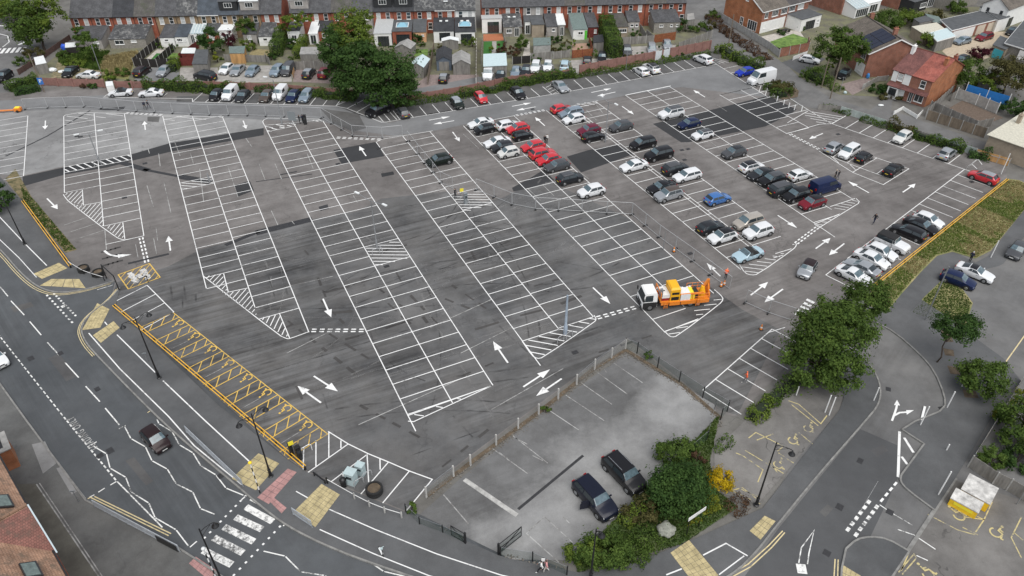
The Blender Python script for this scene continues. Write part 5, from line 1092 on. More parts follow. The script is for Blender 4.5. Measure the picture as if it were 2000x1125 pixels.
# ================= houses =================
def brick(name, c1, c2, mortar, sc=1.0):
    m = bpy.data.materials.new(name); m.use_nodes = True; MATS[name] = m; n = m.node_tree.nodes; l = m.node_tree.links; b = n['Principled BSDF']; b.inputs['Roughness'].default_value = .9
    tc = n.new('ShaderNodeTexCoord'); sp = n.new('ShaderNodeSeparateXYZ'); l.new(tc.outputs['Object'], sp.inputs[0]); ad = n.new('ShaderNodeMath'); l.new(sp.outputs[0], ad.inputs[0]); l.new(sp.outputs[1], ad.inputs[1])
    cb = n.new('ShaderNodeCombineXYZ'); l.new(ad.outputs[0], cb.inputs[0]); l.new(sp.outputs[2], cb.inputs[1])
    t = n.new('ShaderNodeTexBrick'); t.inputs['Scale'].default_value = 1; t.inputs['Brick Width'].default_value = .225*sc; t.inputs['Row Height'].default_value = .075*sc; t.inputs['Mortar Size'].default_value = .008*sc
    t.inputs['Color1'].default_value = (*c1,1); t.inputs['Color2'].default_value = (*c2,1); t.inputs['Mortar'].default_value = (*mortar,1); l.new(cb.outputs[0], t.inputs['Vector'])
    ns = n.new('ShaderNodeTexNoise'); ns.inputs['Scale'].default_value = .9; ns.inputs['Detail'].default_value = 6; l.new(tc.outputs['Object'], ns.inputs['Vector'])
    r = n.new('ShaderNodeValToRGB'); r.color_ramp.elements[0].position = .3; r.color_ramp.elements[1].position = .7; r.color_ramp.elements[0].color = (.62,.60,.58,1); r.color_ramp.elements[1].color = (1.2,1.2,1.2,1); l.new(ns.outputs['Fac'], r.inputs['Fac'])
    x = n.new('ShaderNodeMix'); x.data_type = 'RGBA'; x.blend_type = 'MULTIPLY'; x.inputs[0].default_value = .8; l.new(t.outputs['Color'], x.inputs[6]); l.new(r.outputs[0], x.inputs[7]); l.new(x.outputs[2], b.inputs['Base Color']); return m
def tiles(name, c1, c2, row=.28, wid=.25, moss=None, lift=.5):
    """roof covering: courses and staggered tiles with tone drift"""
    m = bpy.data.materials.new(name); m.use_nodes = True; MATS[name] = m; n = m.node_tree.nodes; l = m.node_tree.links; b = n['Principled BSDF']; b.inputs['Roughness'].default_value = .8
    tc = n.new('ShaderNodeTexCoord'); t = n.new('ShaderNodeTexBrick'); t.inputs['Scale'].default_value = 1; t.inputs['Brick Width'].default_value = wid; t.inputs['Row Height'].default_value = row; t.inputs['Mortar Size'].default_value = .014; t.inputs['Mortar Smooth'].default_value = .5
    t.inputs['Color1'].default_value = (*c1,1); t.inputs['Color2'].default_value = (*c2,1); t.inputs['Mortar'].default_value = tuple(x*.5 for x in c1)+(1,)
    l.new(tc.outputs['UV'], t.inputs['Vector'])
    ns = n.new('ShaderNodeTexNoise'); ns.inputs['Scale'].default_value = .55; ns.inputs['Detail'].default_value = 7; ns.inputs['Roughness'].default_value = .7; l.new(tc.outputs['Object'], ns.inputs['Vector'])
    r = n.new('ShaderNodeValToRGB'); r.color_ramp.elements[0].position = .34; r.color_ramp.elements[1].position = .68; r.color_ramp.elements[0].color = (.55,.55,.55,1); r.color_ramp.elements[1].color = (1.35,1.35,1.35,1); l.new(ns.outputs['Fac'], r.inputs['Fac'])
    x = n.new('ShaderNodeMix'); x.data_type = 'RGBA'; x.blend_type = 'MULTIPLY'; x.inputs[0].default_value = .85; l.new(t.outputs['Color'], x.inputs[6]); l.new(r.outputs[0], x.inputs[7]); out = x.outputs[2]
    if moss:
        n2 = n.new('ShaderNodeTexNoise'); n2.inputs['Scale'].default_value = .9; n2.inputs['Detail'].default_value = 8; n2.inputs['Roughness'].default_value = .75; l.new(tc.outputs['Object'], n2.inputs['Vector'])
        r2 = n.new('ShaderNodeValToRGB'); r2.color_ramp.elements[0].position = .5; r2.color_ramp.elements[1].position = .62; l.new(n2.outputs['Fac'], r2.inputs['Fac'])
        y = n.new('ShaderNodeMix'); y.data_type = 'RGBA'; l.new(r2.outputs[0], y.inputs[0]); l.new(out, y.inputs[6]); y.inputs[7].default_value = (*moss,1); out = y.outputs[2]
    l.new(out, b.inputs['Base Color'])
    bp = n.new('ShaderNodeBump'); bp.inputs['Strength'].default_value = lift; bp.inputs['Distance'].default_value = .04; l.new(t.outputs['Fac'], bp.inputs['Height']); bp.invert = True; l.new(bp.outputs[0], b.inputs['Normal']); return m
HB = {'red': brick('brick_red', (.27,.055,.028), (.36,.085,.04), (.22,.16,.12)), 'buff': brick('brick_buff', (.26,.175,.095), (.32,.22,.125), (.22,.19,.15)), 'orange': brick('brick_orange', (.34,.11,.04), (.40,.14,.055), (.30,.20,.13)),
      'semi': brick('brick_semi', (.25,.085,.05), (.30,.11,.065), (.25,.2,.17)), 'white': mat('white_render', (.74,.74,.72), .85, var=.08, scale=1.5), 'grey': mat('grey_render', (.33,.31,.29), .9, var=.2, scale=1.2), 'pebble': mat('pebbledash', (.24,.225,.20), .95, var=.25, scale=3, bump=.4),
      'peach': mat('peach_render', (.62,.36,.20), .85, var=.1), 'tan': mat('tan_render', (.30,.25,.19), .9, var=.2, scale=1), 'dark': mat('dark_cladding', (.02,.021,.023), .7, var=.2)}
HR = {'slate': tiles('slate', (.062,.063,.068), (.088,.089,.094)), 'slate_dark': tiles('slate_dark', (.030,.032,.037), (.042,.044,.05)), 'slate_blue': tiles('slate_blue', (.055,.068,.085), (.066,.08,.098)), 'slate_moss': tiles('slate_moss', (.050,.052,.056), (.075,.077,.08), moss=(.20,.20,.195)), 'slate_brown': tiles('slate_brown', (.075,.070,.066), (.10,.094,.088), moss=(.06,.065,.045)),
      'tile_brown': tiles('tile_brown', (.105,.09,.075), (.14,.12,.10), .33, .3), 'tile_dark': tiles('tile_dark', (.06,.055,.055), (.082,.074,.072), .33, .3), 'tile_red': tiles('tile_red', (.27,.075,.055), (.32,.10,.075), .33, .3), 'tile_maroon': tiles('tile_maroon', (.13,.05,.045), (.17,.07,.06), .33, .3), 'tile_clay': tiles('tile_clay', (.34,.20,.13), (.42,.26,.18), .2, .18, moss=(.17,.12,.085)), 'tile_plum': tiles('tile_plum', (.17,.075,.06), (.23,.10,.08), .2, .18, moss=(.12,.07,.055)),
      'felt': mat('roof_felt', (.075,.08,.085), .9, var=.25, scale=1.2), 'zinc': mat('grey_membrane', (.40,.41,.41), .7, var=.12), 'white': mat('white_roof_sheet', (.68,.70,.70), .6, var=.1), 'glass': mat('roof_glazing', (.42,.50,.52), .12, var=.1, spec=.8), 'green': mat('green_felt', (.13,.17,.16), .9, var=.25), 'pale': mat('pale_felt', (.50,.48,.40), .9, var=.2), 'asb': mat('corrugated_sheet', (.27,.265,.255), .9, var=.25, scale=1.2), 'blue_white': mat('pale_blue_sheet', (.46,.56,.58), .8, var=.1)}
M_frame = mat('white_upvc', (.78,.78,.77), .4); M_pane = mat('window_glass', (.03,.036,.04), .08, spec=.8, coat=.3); M_curtain = mat('net_curtain', (.46,.47,.46), .5, var=.1, scale=4); M_bframe = mat('dark_window_frame', (.025,.025,.027), .4)
M_lantern = mat('lantern_glass', (.22,.42,.52), .1, spec=.8); M_wood = mat('weathered_timber', (.17,.135,.10), .9, var=.35, scale=2, stretch=(1,1,.2)); M_woodnew = mat('new_timber', (.44,.25,.10), .85, var=.3, scale=2, stretch=(1,1,.2)); M_woodgrey = mat('grey_timber', (.20,.19,.175), .9, var=.35, scale=2, stretch=(1,1,.2)); M_woodblk = mat('black_stained_timber', (.018,.015,.014), .8, var=.3); M_woodred = mat('red_stained_timber', (.13,.022,.018), .85, var=.3); M_woodrust = mat('rust_stained_timber', (.22,.075,.03), .85, var=.3)
M_conc = mat('concrete_panel', (.33,.325,.31), .9, var=.25, scale=1.5); M_pinkw = mat('pink_block_wall', (.235,.125,.105), .9, var=.2, scale=1.4, bump=.3); M_greenp = mat('pale_green_panel', (.34,.385,.365), .85, var=.25, scale=1.2)
def uvroof(o, me, along, slope):
    uv = me.uv_layers.new(name='UVMap')
    for p in me.polygons:
        for li in p.loop_indices: v = me.vertices[me.loops[li].vertex_index].co; uv.data[li].uv = (v.dot(along), v.dot(slope))
def roof_slab(name, quad, th, m, parent):
    """sloping roof sheet: quad = eaves left, eaves right, ridge right, ridge left"""
    mb = MB(); q = [Vector(p) for p in quad]; nn = (q[1]-q[0]).cross(q[-1]-q[0]).normalized()
    if nn.z < 0: nn = -nn; q = q[::-1]
    k = len(q); vs = q+[p-nn*th for p in q]; mb.add(vs, [list(range(k)), [2*k-1-i for i in range(k)]]+[[i, k+i, k+(i+1)%k, (i+1)%k] for i in range(k)]); o = mb.build(name, m, parent)
    al = (Vector(quad[1])-Vector(quad[0])).normalized(); uvroof(o, o.data, al, nn.cross(al)); return o
class Face:
    """a wall plane: origin, unit direction along, outward normal"""
    def __init__(s, o, d, n): s.o = Vector(o); s.d = Vector(d).normalized(); s.n = Vector(n).normalized()
    def p(s, x, z, out=0.0): return s.o+s.d*x+s.n*out+Vector((0,0,z))
def window(face, x0, x1, z0, z1, parent, frame=None, nv=2, nh=1, glass=None, sill=True, arch=False, name='window', fw=.07):
    """frame proud of the wall, panes set back in it"""
    frame = frame or M_frame; glass = glass or M_pane; mb = MB(); F = face
    def bar(xa, za, xb, zb, w, d): mb.beam(F.p(xa,za,.03), F.p(xb,zb,.03), d, w, up=F.n)
    for xa in (x0+fw/2, x1-fw/2): mb.beam(F.p(xa,z0,.035), F.p(xa,z1,.035), fw, .07, up=F.n)
    for za in (z0+fw/2, z1-fw/2): mb.beam(F.p(x0+fw,za,.035), F.p(x1-fw,za,.035), fw, .07, up=F.n)
    for i in range(1, nv): xa = lerp(x0,x1,i/nv); mb.beam(F.p(xa,z0+fw,.033), F.p(xa,z1-fw,.033), fw*.7, .06, up=F.n)
    for i in range(1, nh): za = lerp(z0,z1,i/nh); mb.beam(F.p(x0+fw,za,.031), F.p(x1-fw,za,.031), fw*.7, .056, up=F.n)
    if sill: mb.beam(F.p(x0-.06,z0-.05,.06), F.p(x1+.06,z0-.05,.06), .09, .14, up=F.n)
    w = mb.build(name, frame, parent)
    for i in range(nv):
        for j in range(nh):
            a, b, c, d = lerp(x0,x1,i/nv)+fw*.4, lerp(x0,x1,(i+1)/nv)-fw*.4, lerp(z0,z1,j/nh)+fw*.4, lerp(z0,z1,(j+1)/nh)-fw*.4
            g = MB(); g.poly([F.p(a,c,.012), F.p(b,c,.012), F.p(b,d,.012), F.p(a,d,.012)]); g.build('pane', glass, w)
    return w
def box_part(name, c, size, m, parent, rz=0): mb = MB(); mb.box(c, size, rz); return mb.build(name, m, parent)
_rh = random.Random(11)
def extension(root, x0, x1, d, hi, lo, wall, roof, feats=(), sky=0, lantern=False, name='extension', y0=0.0, over=.12, gl=None):
    mb = MB(); ya, yb = y0, y0-d
    mb.add([(x0,yb,0),(x1,yb,0),(x1,ya,0),(x0,ya,0),(x0,yb,lo),(x1,yb,lo),(x1,ya,hi),(x0,ya,hi)], [[0,1,5,4],[1,2,6,5],[3,0,4,7],[2,3,7,6]])
    e = mb.build(name, HB[wall] if wall in HB else wall, root)
    s_ = (hi-lo)/d; rf = roof_slab('extension_roof', [(x0-over,yb-over,lo-over*s_+.09),(x1+over,yb-over,lo-over*s_+.09),(x1+over,ya-.01,hi+.09),(x0-over,ya-.01,hi+.09)], .08, HR[roof] if isinstance(roof, str) else roof, e)
    if gl:
        for i in range(6): t = i/5; mbb = MB(); mbb.beam((lerp(x0,x1,t),yb-over,lo+.13), (lerp(x0,x1,t),ya,hi+.13), .07, .06); mbb.build('glazing_bar', M_frame, e)
    fc = Face((x0,yb,0), (1,0,0), (0,-1,0))
    for ft in feats:
        k, a, b, z0, z1 = ft[:5]; a, b = a*(x1-x0), b*(x1-x0)
        if k == 'win': window(fc, a, b, z0, z1, e, nv=ft[5] if len(ft) > 5 else 2, glass=_rh.choice((M_pane, M_pane, M_curtain)))
        elif k == 'dark': window(fc, a, b, z0, z1, e, M_bframe, nv=ft[5] if len(ft) > 5 else 3, sill=False)
        elif k == 'door': window(fc, a, b, z0, z1, e, nv=ft[5] if len(ft) > 5 else 2, sill=False, name='door')
        elif k == 'slab': box_part('door', fc.p((a+b)/2, (z0+z1)/2, .03), (b-a, .06, z1-z0), ft[5], e)
    for i in range(sky):
        t = (i+.5)/sky; xc = lerp(x0,x1,.2+.6*t if sky > 1 else .5); yc = ya-d*.28; zc = hi-s_*d*.28+.1; mbb = MB(); mbb.beam((xc-.3,yc,zc+.03), (xc+.3,yc,zc+.03), .8, .1); mbb.build('skylight', HR['white'], e)
    if lantern:
        xc, yc, zc = (x0+x1)/2, ya-d*.5, (hi+lo)/2+.14; mbb = MB(); w_, l_ = (x1-x0)*.30, d*.22; mbb.add([(xc-w_,yc-l_,zc),(xc+w_,yc-l_,zc),(xc+w_,yc+l_,zc),(xc-w_,yc+l_,zc),(xc-w_*.35,yc,zc+.55),(xc+w_*.35,yc,zc+.55)], [[0,1,5,4],[2,3,4,5],[1,2,5],[3,0,4]]); mbb.build('roof_lantern', M_lantern, e)
        mb2 = MB(); mb2.pline([(xc-w_-.06,yc-l_-.06),(xc+w_+.06,yc-l_-.06),(xc+w_+.06,yc+l_+.06),(xc-w_-.06,yc+l_+.06)], .14, z=zc+.02, closed=True); mb2.build('lantern_kerb', M_frame, e)
    return e
def terrace(a, b, n, specs, exts, label0, group):
    """a, b: world ends of the rear wall; specs: (wall, roof, extras) per house; exts with sighted front corners"""
    a = Vector((a[0],a[1],0)); b = Vector((b[0],b[1],0)); L = (b-a).length; w = L/n; rz = ang(b-a); roots = []; inv = Matrix.Rotation(-rz, 3, 'Z')
    for i in range(n):
        wall, roof, lb, ex = specs[i]; o = lerp(a,b,i/n); t = thing('terraced_house', lb, 'house', (o.x,o.y,0), rz, group); roots.append(t)
        H, D, Rg = 5.2, 8.0, 8.5; mb = MB(); e = .004
        mb.add([(e,0,0),(w-e,0,0),(w-e,D,0),(e,D,0),(e,0,H),(w-e,0,H),(w-e,D,H),(e,D,H),(e,D/2,Rg-.1),(w-e,D/2,Rg-.1)], [[0,1,5,4],[2,3,7,6],[1,2,6,9,5],[3,0,4,8,7]]); mb.build('wall', HB[wall], t)
        rf = roof_slab('roof', [(0,-.28,H-.17),(w-.006,-.28,H-.17),(w-.006,D/2,Rg+.06),(0,D/2,Rg+.06)], .07, HR[roof], t); roof_slab('roof', [(0,D+.28,H-.17),(w-.006,D+.28,H-.17),(w-.006,D/2,Rg+.06),(0,D/2,Rg+.06)], .07, HR[roof], t)
        gt = MB(); gt.beam((0,-.33,H-.2), (w-.01,-.33,H-.2), .11, .1); gt.build('gutter', M_frame if ex.get('wg') else M_trim, t)
        dp = MB(); dp.cyl((w-.12,-.07,0), (w-.12,-.07,H-.2), .045, n=6); dp.build('downpipe', M_frame if ex.get('wg') else M_trim, t)
        if i % 2 == 0: mb = MB(); mb.box((w,D/2,Rg+.5), (.5,.9,1.4)); mb.box((w,D/2,Rg+1.22), (.6,1.0,.1)); mb.build('chimney', HB['red'], rf)
        fc = Face((0,0,0), (1,0,0), (0,-1,0))
        for f in (.26, .72): window(fc, w*f-.46, w*f+.46, 3.25, 4.75, t, nv=1, nh=2, glass=_rh.choice((M_pane, M_pane, M_curtain)))
        if ex.get('low'): window(fc, w*ex['low']-.5, w*ex['low']+.5, .9, 2.4, t, nv=1, nh=2)
        if ex.get('dormer'):
            kd = ex['dormer']; dw = w*.86; dm = MB(); z0, z1 = H+.55, H+2.45; dm.add([(w*.07,.5,z0),(w*.07+dw,.5,z0),(w*.07+dw,.5,z1),(w*.07,.5,z1),(w*.07,3.4,z1),(w*.07+dw,3.4,z1),(w*.07,.8,z0),(w*.07+dw,.8,z0)], [[0,1,2,3],[3,2,5,4],[0,3,4,6],[1,7,5,2]]); dmo = dm.build('dormer', HB['dark'] if kd == 'dark' else HB['grey'], rf)
            mt = MB(); mt.box((w*.5,1.9,z1+.06), (dw+.3,3.2,.1)); mt.build('dormer_roof', HR['felt'] if kd == 'dark' else HR['white'], dmo)
            window(Face((w*.07,.5,0), (1,0,0), (0,-1,0)), dw*.28, dw*.72, z0+.6, z1-.25, dmo, nv=3, sill=False)
        if ex.get('rooflight'): mb = MB(); sl_ = (Rg-H)/(D/2); y = 1.6; mb.beam((w*.45,y,H+y*sl_+.06), (w*.65,y,H+y*sl_+.06), 1.0, .1); mb.build('skylight', HR['white'], rf)
    for (l_, r_, hi, lo, wall, roof, feats, kw) in exts:
        pl, pr = inv @ (G(*l_)-a), inv @ (G(*r_)-a); i = max(0, min(n-1, int((pl.x+pr.x)/2/w))); extension(roots[i], pl.x-i*w, pr.x-i*w, max(1.0, -(pl.y+pr.y)/2), hi, lo, wall, roof, feats, **kw)
    return roots
tg = 'terraced houses behind the car park'
def lab(k, s): return s
T1 = [('red','slate','red brick terraced house at the far left end beside the big tree',{}),('red','slate','red brick terraced house, second from the left tree',{}),('red','slate_dark','red brick terraced house with darker slate roof',{}),('red','slate_brown','last red brick terraced house left of the buff ones',{}),
      ('buff','slate','first buff brick terraced house beside the red ones',{}),('buff','slate_moss','buff brick terraced house with white streaked roof',{}),('buff','slate_blue','buff brick terraced house with smooth blue-grey roof',{'wg':1}),('buff','slate_blue','buff brick terraced house with dark dormer',{'dormer':'dark'}),
      ('buff','slate','buff brick terraced house with grey dormer windows',{'dormer':'grey'}),('red','slate','red brick terraced house at the right end of the first block',{'low':.75})]
E1 = [((149,97),(203,96),3.2,2.0,'grey','slate',[('win',.7,.9,1.2,1.7,1)],{}),((217,96),(289,93),3.3,2.0,'pebble','slate_moss',[('win',.15,.4,.9,1.8),('win',.6,.75,1.3,1.8,1)],{}),((317,93),(344,92),3.2,2.1,'white','slate',[('win',.3,.6,1.3,1.8,1)],{}),((345.5,91.5),(371,90.5),3.2,2.1,'white','slate_blue',[('win',.15,.55,1.1,1.8,3),('win',.7,.85,1.2,1.6,1)],{}),
      ((372.5,86),(402,85),3.1,2.2,M_frame,'glass',[('door',.1,.35,.1,2.0),('win',.5,.9,.8,1.9,3)],{'gl':1}),((404,86),(430,85),3.2,2.3,'red','slate',[('win',.3,.7,.9,1.9)],{}),((432,84),(458,83),2.9,2.7,'white','white',[('door',.3,.7,.1,2.0)],{}),((478,86),(504,85),3.2,2.1,'grey','slate',[('win',.3,.6,1,1.8)],{}),((508,90),(536,89),3.2,2.0,'white','slate_moss',[('win',.3,.6,1.1,1.7,1)],{})]
T2 = [('red','slate','red brick terraced house with white dormer, left end of the second block',{'dormer':'grey'}),('red','slate','red brick terraced house second from the left of the middle block',{}),('red','slate_brown','red brick terraced house behind the light green tree',{}),('grey','slate','beige rendered terraced house beside the light green tree',{}),('red','slate_dark','red brick terraced house with left dark box dormer',{'dormer':'dark'}),('red','slate_dark','red brick terraced house with right dark box dormer',{'dormer':'dark'}),
      ('red','slate_moss','red brick terraced house above the peach extension',{'low':.75}),('red','slate_moss','red brick terraced house left of the white one',{'rooflight':1,'wg':1}),('white','slate_moss','white rendered terraced house at the right end of the middle block',{})]
E2 = [((565,86),(589,85),3.1,2.8,'white','felt',[('win',.3,.7,1,1.9)],{}),((606,87),(622,87),3.0,2.3,M_frame,'white',[('door',.15,.85,.1,2.1,2)],{'gl':1}),((623,82),(650,81),3.2,2.3,'red','slate_dark',[('win',.3,.7,.9,1.9)],{}),((733,91),(766,90),3.3,2.75,'white','zinc',[('dark',.2,.85,.05,2.2,4)],{}),((768,88),(805,86),3.1,2.85,'red','felt',[('dark',.2,.9,.05,2.2,4)],{'lantern':True}),((808,83),(833,82),3.2,2.2,'peach','felt',[('win',.2,.4,1.3,1.7,1),('win',.65,.85,1.3,1.7,1)],{}),
      ((848,84),(887,83),3.4,2.5,'white','slate_dark',[('dark',.28,.82,.5,2.2,3)],{'sky':2}),((890,86),(928,84),3.4,2.5,'white','slate_dark',[('dark',.28,.84,.05,2.1,4)],{'lantern':True,'sky':2})]
T3 = [('red','slate','red brick terraced house with tall white extension',{}),('red','slate','red brick terraced house with mossy rooflit extension',{'rooflight':1}),('grey','slate','grey rendered terraced house in the red row',{}),('red','slate','red brick terraced house right of the grey rendered one',{}),('red','slate_brown','red brick terraced house above the white pergola',{}),('red','slate','red brick terraced house behind the green door extension',{}),('red','slate','red brick terraced house left of the tall clipped hedge',{'low':.4}),
      ('red','slate','red brick terraced house right of the tall clipped hedge',{}),('red','slate_brown','red brick terraced house second from the right end',{'low':.3}),('red','slate','red brick terraced house at the right end of the row',{'low':.85})]
E3 = [((942,65),(980,64),3.3,3.2,'white','zinc',[('dark',.28,.86,.05,2.5,4)],{}),((984,73),(1019,71),3.5,2.2,'pebble','slate_moss',[('win',.15,.45,.9,1.8,3),('door',.6,.85,.1,2.0)],{'sky':2}),((1025,67),(1036,67),3.0,2.8,'white','felt',[('door',.1,.9,.1,2.1)],{}),((1039,74),(1062,72),3.0,2.8,'tan','felt',[],{}),((1067,72),(1088,71),3.3,2.2,'grey','slate',[('win',.5,.8,1.2,1.8,1)],{}),((1089,70),(1103,70),3.2,2.4,M_woodgrey,'white',[('door',.3,.8,.1,2)],{'gl':1}),
      ((1119,78),(1146,77),3.3,2.2,'white','green',[('win',.35,.7,1.1,1.8),('slab',.82,.99,.05,2.0,mat('bright_green_door',(.10,.50,.05),.5))],{}),((1148,74),(1167,73),3.3,2.3,M_woodred,'slate',[('win',.6,.85,1,1.8,1)],{}),((1200,73),(1225,71),3.0,2.2,'tan','slate_brown',[('win',.2,.9,1.0,1.8,4)],{}),((1225.5,63),(1247,62),3.5,2.3,'grey','slate',[('win',.2,.5,1.2,1.8,1),('win',.65,.9,1.2,1.8,1)],{}),((1276,65),(1326,64),3.6,2.4,'pebble','slate',[('win',.2,.35,1.4,1.9),('win',.62,.72,1.4,1.9,1),('win',.85,.93,1.4,1.9,1)],{})]
terrace((-95.9,162.8),(-50.6,165.5),10,T1,E1,'',tg); terrace((-49.0,166.0),(-8.1,168.2),9,T2,E2,'',tg); terrace((-6.8,169.8),(39.8,173.4),10,T3,E3,'',tg)

def house(N, F, Rt, eaves, ridge, label, wall='semi', side=None, roof='tile_brown', name='house', over=.3, front=(), sidew=(), chim=None, back_roof=None, depth=None, flen=None, extra=None, grp=None, fascia=True):
    """gabled house: N near corner, F end of the front wall, Rt end of the gable wall (sighted at ground level)"""
    n_, f_, r_ = (G(*q) if isinstance(q, tuple) else q for q in (N, F, Rt)); d = (f_-n_); a = flen or d.length; d.normalize(); s_ = (r_-n_); b = depth or (s_.dot(Vector((-d.y,d.x,0)))); sgn = 1 if b > 0 else -1; b = abs(b); rz = ang(d)
    t = thing(name, label, 'house', (n_.x,n_.y,0), rz, grp); Y = lambda y: y*sgn*1.0
    mb = MB(); mb.add([(0,0,0),(a,0,0),(a,0,eaves),(0,0,eaves)], [[0,1,2,3]]); mb.build('wall', HB[wall], t); mb = MB(); mb.add([(0,Y(b),0),(a,Y(b),0),(a,Y(b),eaves),(0,Y(b),eaves)], [[0,1,2,3]]); mb.build('wall', HB[wall], t)
    for x, nm in ((0,'gable_wall'),(a,'gable_wall')): mb = MB(); mb.poly([(x,0,0),(x,Y(b),0),(x,Y(b),eaves),(x,Y(b/2),ridge-.08),(x,0,eaves)]); mb.build(nm, HB[side or wall], t)
    k = (ridge-eaves)/(b/2); segs = roof if isinstance(roof, list) else [(0,1,roof)]
    rf = None
    for s0, s1, rm in segs:
        x0 = a*s0-(over if s0 == 0 else 0); x1 = a*s1+(over if s1 == 1 else 0)
        r1 = roof_slab('roof', [(x0,-Y(over),eaves-over*k+.04),(x1,-Y(over),eaves-over*k+.04),(x1,Y(b/2),ridge+.04),(x0,Y(b/2),ridge+.04)], .1, HR[rm], t); roof_slab('roof', [(x0,Y(b+over),eaves-over*k+.04),(x1,Y(b+over),eaves-over*k+.04),(x1,Y(b/2),ridge+.04),(x0,Y(b/2),ridge+.04)], .1, HR[rm], t); rf = rf or r1
    if fascia:
        mb = MB()
        for y0, y1 in ((-over,b/2),(b+over,b/2)): mb.beam((-over-.03,Y(y0),eaves-over*k-.02), (-over-.03,Y(y1),ridge-.02), .05, .22)
        mb.build('bargeboard', M_frame, t); mb = MB(); mb.beam((-over,-Y(over+.06),eaves-over*k-.02), (a+over,-Y(over+.06),eaves-over*k-.02), .1, .12); mb.build('gutter', M_frame, t)
    mb = MB(); mb.cyl((-over,Y(b/2),ridge+.05), (a+over,Y(b/2),ridge+.05), .11, n=6); mb.build('ridge_tiles', HR[segs[0][2]], rf)
    ff = Face((0,0,0), (1,0,0), (0,-Y(1),0)); fs = Face((0,0,0), (0,Y(1),0), (-1,0,0))
    for face, lst in ((ff,front),(fs,sidew)):
        for it in lst:
            x0, x1, z0, z1 = it[:4]; kw = it[4] if len(it) > 4 else {}; window(face, x0, x1, z0, z1, t, **kw)
    for (cx_, cy_, hh, mm) in (chim or []): mb = MB(); zb = ridge-abs(cy_-b/2)*k; mb.box((cx_,Y(cy_),zb+hh/2-.3), (.55,.8,hh+.6)); mb.box((cx_,Y(cy_),zb+hh+.05), (.65,.9,.1)); [mb.cyl((cx_,Y(cy_+q),zb+hh+.1), (cx_,Y(cy_+q),zb+hh+.4), .11, .09, 8) for q in (-.2,.2)]; mb.build('chimney', HB[mm], rf)
    return t, a, b, sgn, ff, fs, rf
rg_ = 'houses on the right'
# red roofed pair
t, a, b, sg, ff, fs, rf = house((1804,210),(1730,185),(1858,176),5.0,7.7,'pair of cottages with maroon and red tiled roof halves and orange brick gable','semi','orange',[(0,.5,'tile_red'),(.5,1,'tile_maroon')], name='cottage_pair', front=[(1.0,2.0,3.2,4.6,dict(nv=1,nh=2)),(5.3,6.3,3.3,4.6,dict(nv=1,nh=2,glass=M_curtain)),(.6,2.2,.6,2.0,dict(nv=2)),(2.5,3.3,.1,2.0,dict(nv=2,name='door',sill=False)),(5.4,6.8,.7,2.0,dict(nv=2,glass=M_pane))], chim=[(.5,4.2,1.1,'orange'),(7.0,4.6,1.3,'white'),(1.5,10.5,1.2,'red')], grp=rg_, over=.22, fascia=False)
for x0, x1, z0, z1 in ((3.9,5.2,2.9,4.9),(6.4,7.35,2.9,4.9),(4.2,5.3,.3,2.3),(6.9,7.35,.3,2.3)): box_part('white_render_panel', ff.p((x0+x1)/2,(z0+z1)/2,.03), (x1-x0,.05,z1-z0), HB['white'], t)
mb = MB(); y = -sg; q = roof_slab('canopy_roof', [(-.1,y*.95,2.25),(7.5,y*.95,2.25),(7.5,y*.06,2.75),(-.1,y*.06,2.75)], .08, HR['tile_maroon'], t); box_part('bay', (6.1,y*.4,1.0), (2.0,.75,2.1), HB['white'], t); window(Face((5.3,y*.78,0),(1,0,0),(0,y,0)), .1, 1.5, .7, 1.9, t, M_bframe, nv=3)
# solar panel house
t, a, b, sg, ff, fs, rf = house((1685,151),(1612,92),(1769,133),4.9,7.4,'brick house with pantile roof and dark solar panels','semi','semi','tile_brown', name='brick_house', flen=13.5, front=[(1.0,2.6,3.2,4.4,dict(nv=2)),(1.0,2.8,.7,2.0,dict(nv=2)),(5,6.6,3.2,4.4,dict(nv=2)),(8,9.6,3.2,4.4,dict(nv=2))], chim=[(2.6,5.6,1.2,'semi'),(13,6.2,1.0,'semi')], grp=rg_)
box_part('white_render_panel', ff.p(1.9,1.2,.025), (3.2,.04,2.4), HB['white'], t)
k = (7.4-4.9)/(b/2); Yk = sg
for i in range(4):
    for j in range(2): x0 = .9+i*1.45; y0 = .5+j*2.35; roof_slab('solar_panel', [(x0,Yk*y0,4.9+y0*k+.17),(x0+1.38,Yk*y0,4.9+y0*k+.17),(x0+1.38,Yk*(y0+2.25),4.9+(y0+2.25)*k+.17),(x0,Yk*(y0+2.25),4.9+(y0+2.25)*k+.17)], .04, mat('solar_glass', (.010,.013,.03), .12, spec=.7), rf)
# semis at the top right
t, a, b, sg, ff, fs, rf = house((1482,66),(1600,34),(1441,32),5.0,8.2,'long brick semis with brown tiled roof and lawn in front','semi','orange',[(0,.55,'tile_brown'),(.55,1,'tile_dark')], name='semi_detached_houses', flen=15.5, front=[(.8,1.9,3.2,4.5),(3.2,5.2,3.2,4.5,dict(nv=4)),(6.2,8.2,3.2,4.5,dict(nv=4)),(8.8,10.8,3.3,4.6,dict(nv=4)),(11.8,13.8,3.3,4.7,dict(nv=4,glass=M_curtain)),(.9,1.9,.9,1.9,dict(nv=1)),(3.4,6.4,.2,2.2,dict(nv=6,glass=M_curtain))], sidew=[(1.0,3.6,.2,2.3,dict(nv=4,sill=False)),(5.0,6.0,.2,2.3,dict(nv=2,nh=2,sill=False,name='door')),(4.5,5.3,6.0,6.8,dict(nv=2))], grp=rg_)
box_part('white_render_band', ff.p(4.1,1.25,.02), (8.0,.03,2.5), HB['white'], t); extension(t, 8.6, 15.4, 4.2, 2.9, 2.7, 'white', 'felt', [('dark',.25,.7,.1,2.0,4),('win',.82,.92,1.1,1.8,1)]) if sg > 0 else None
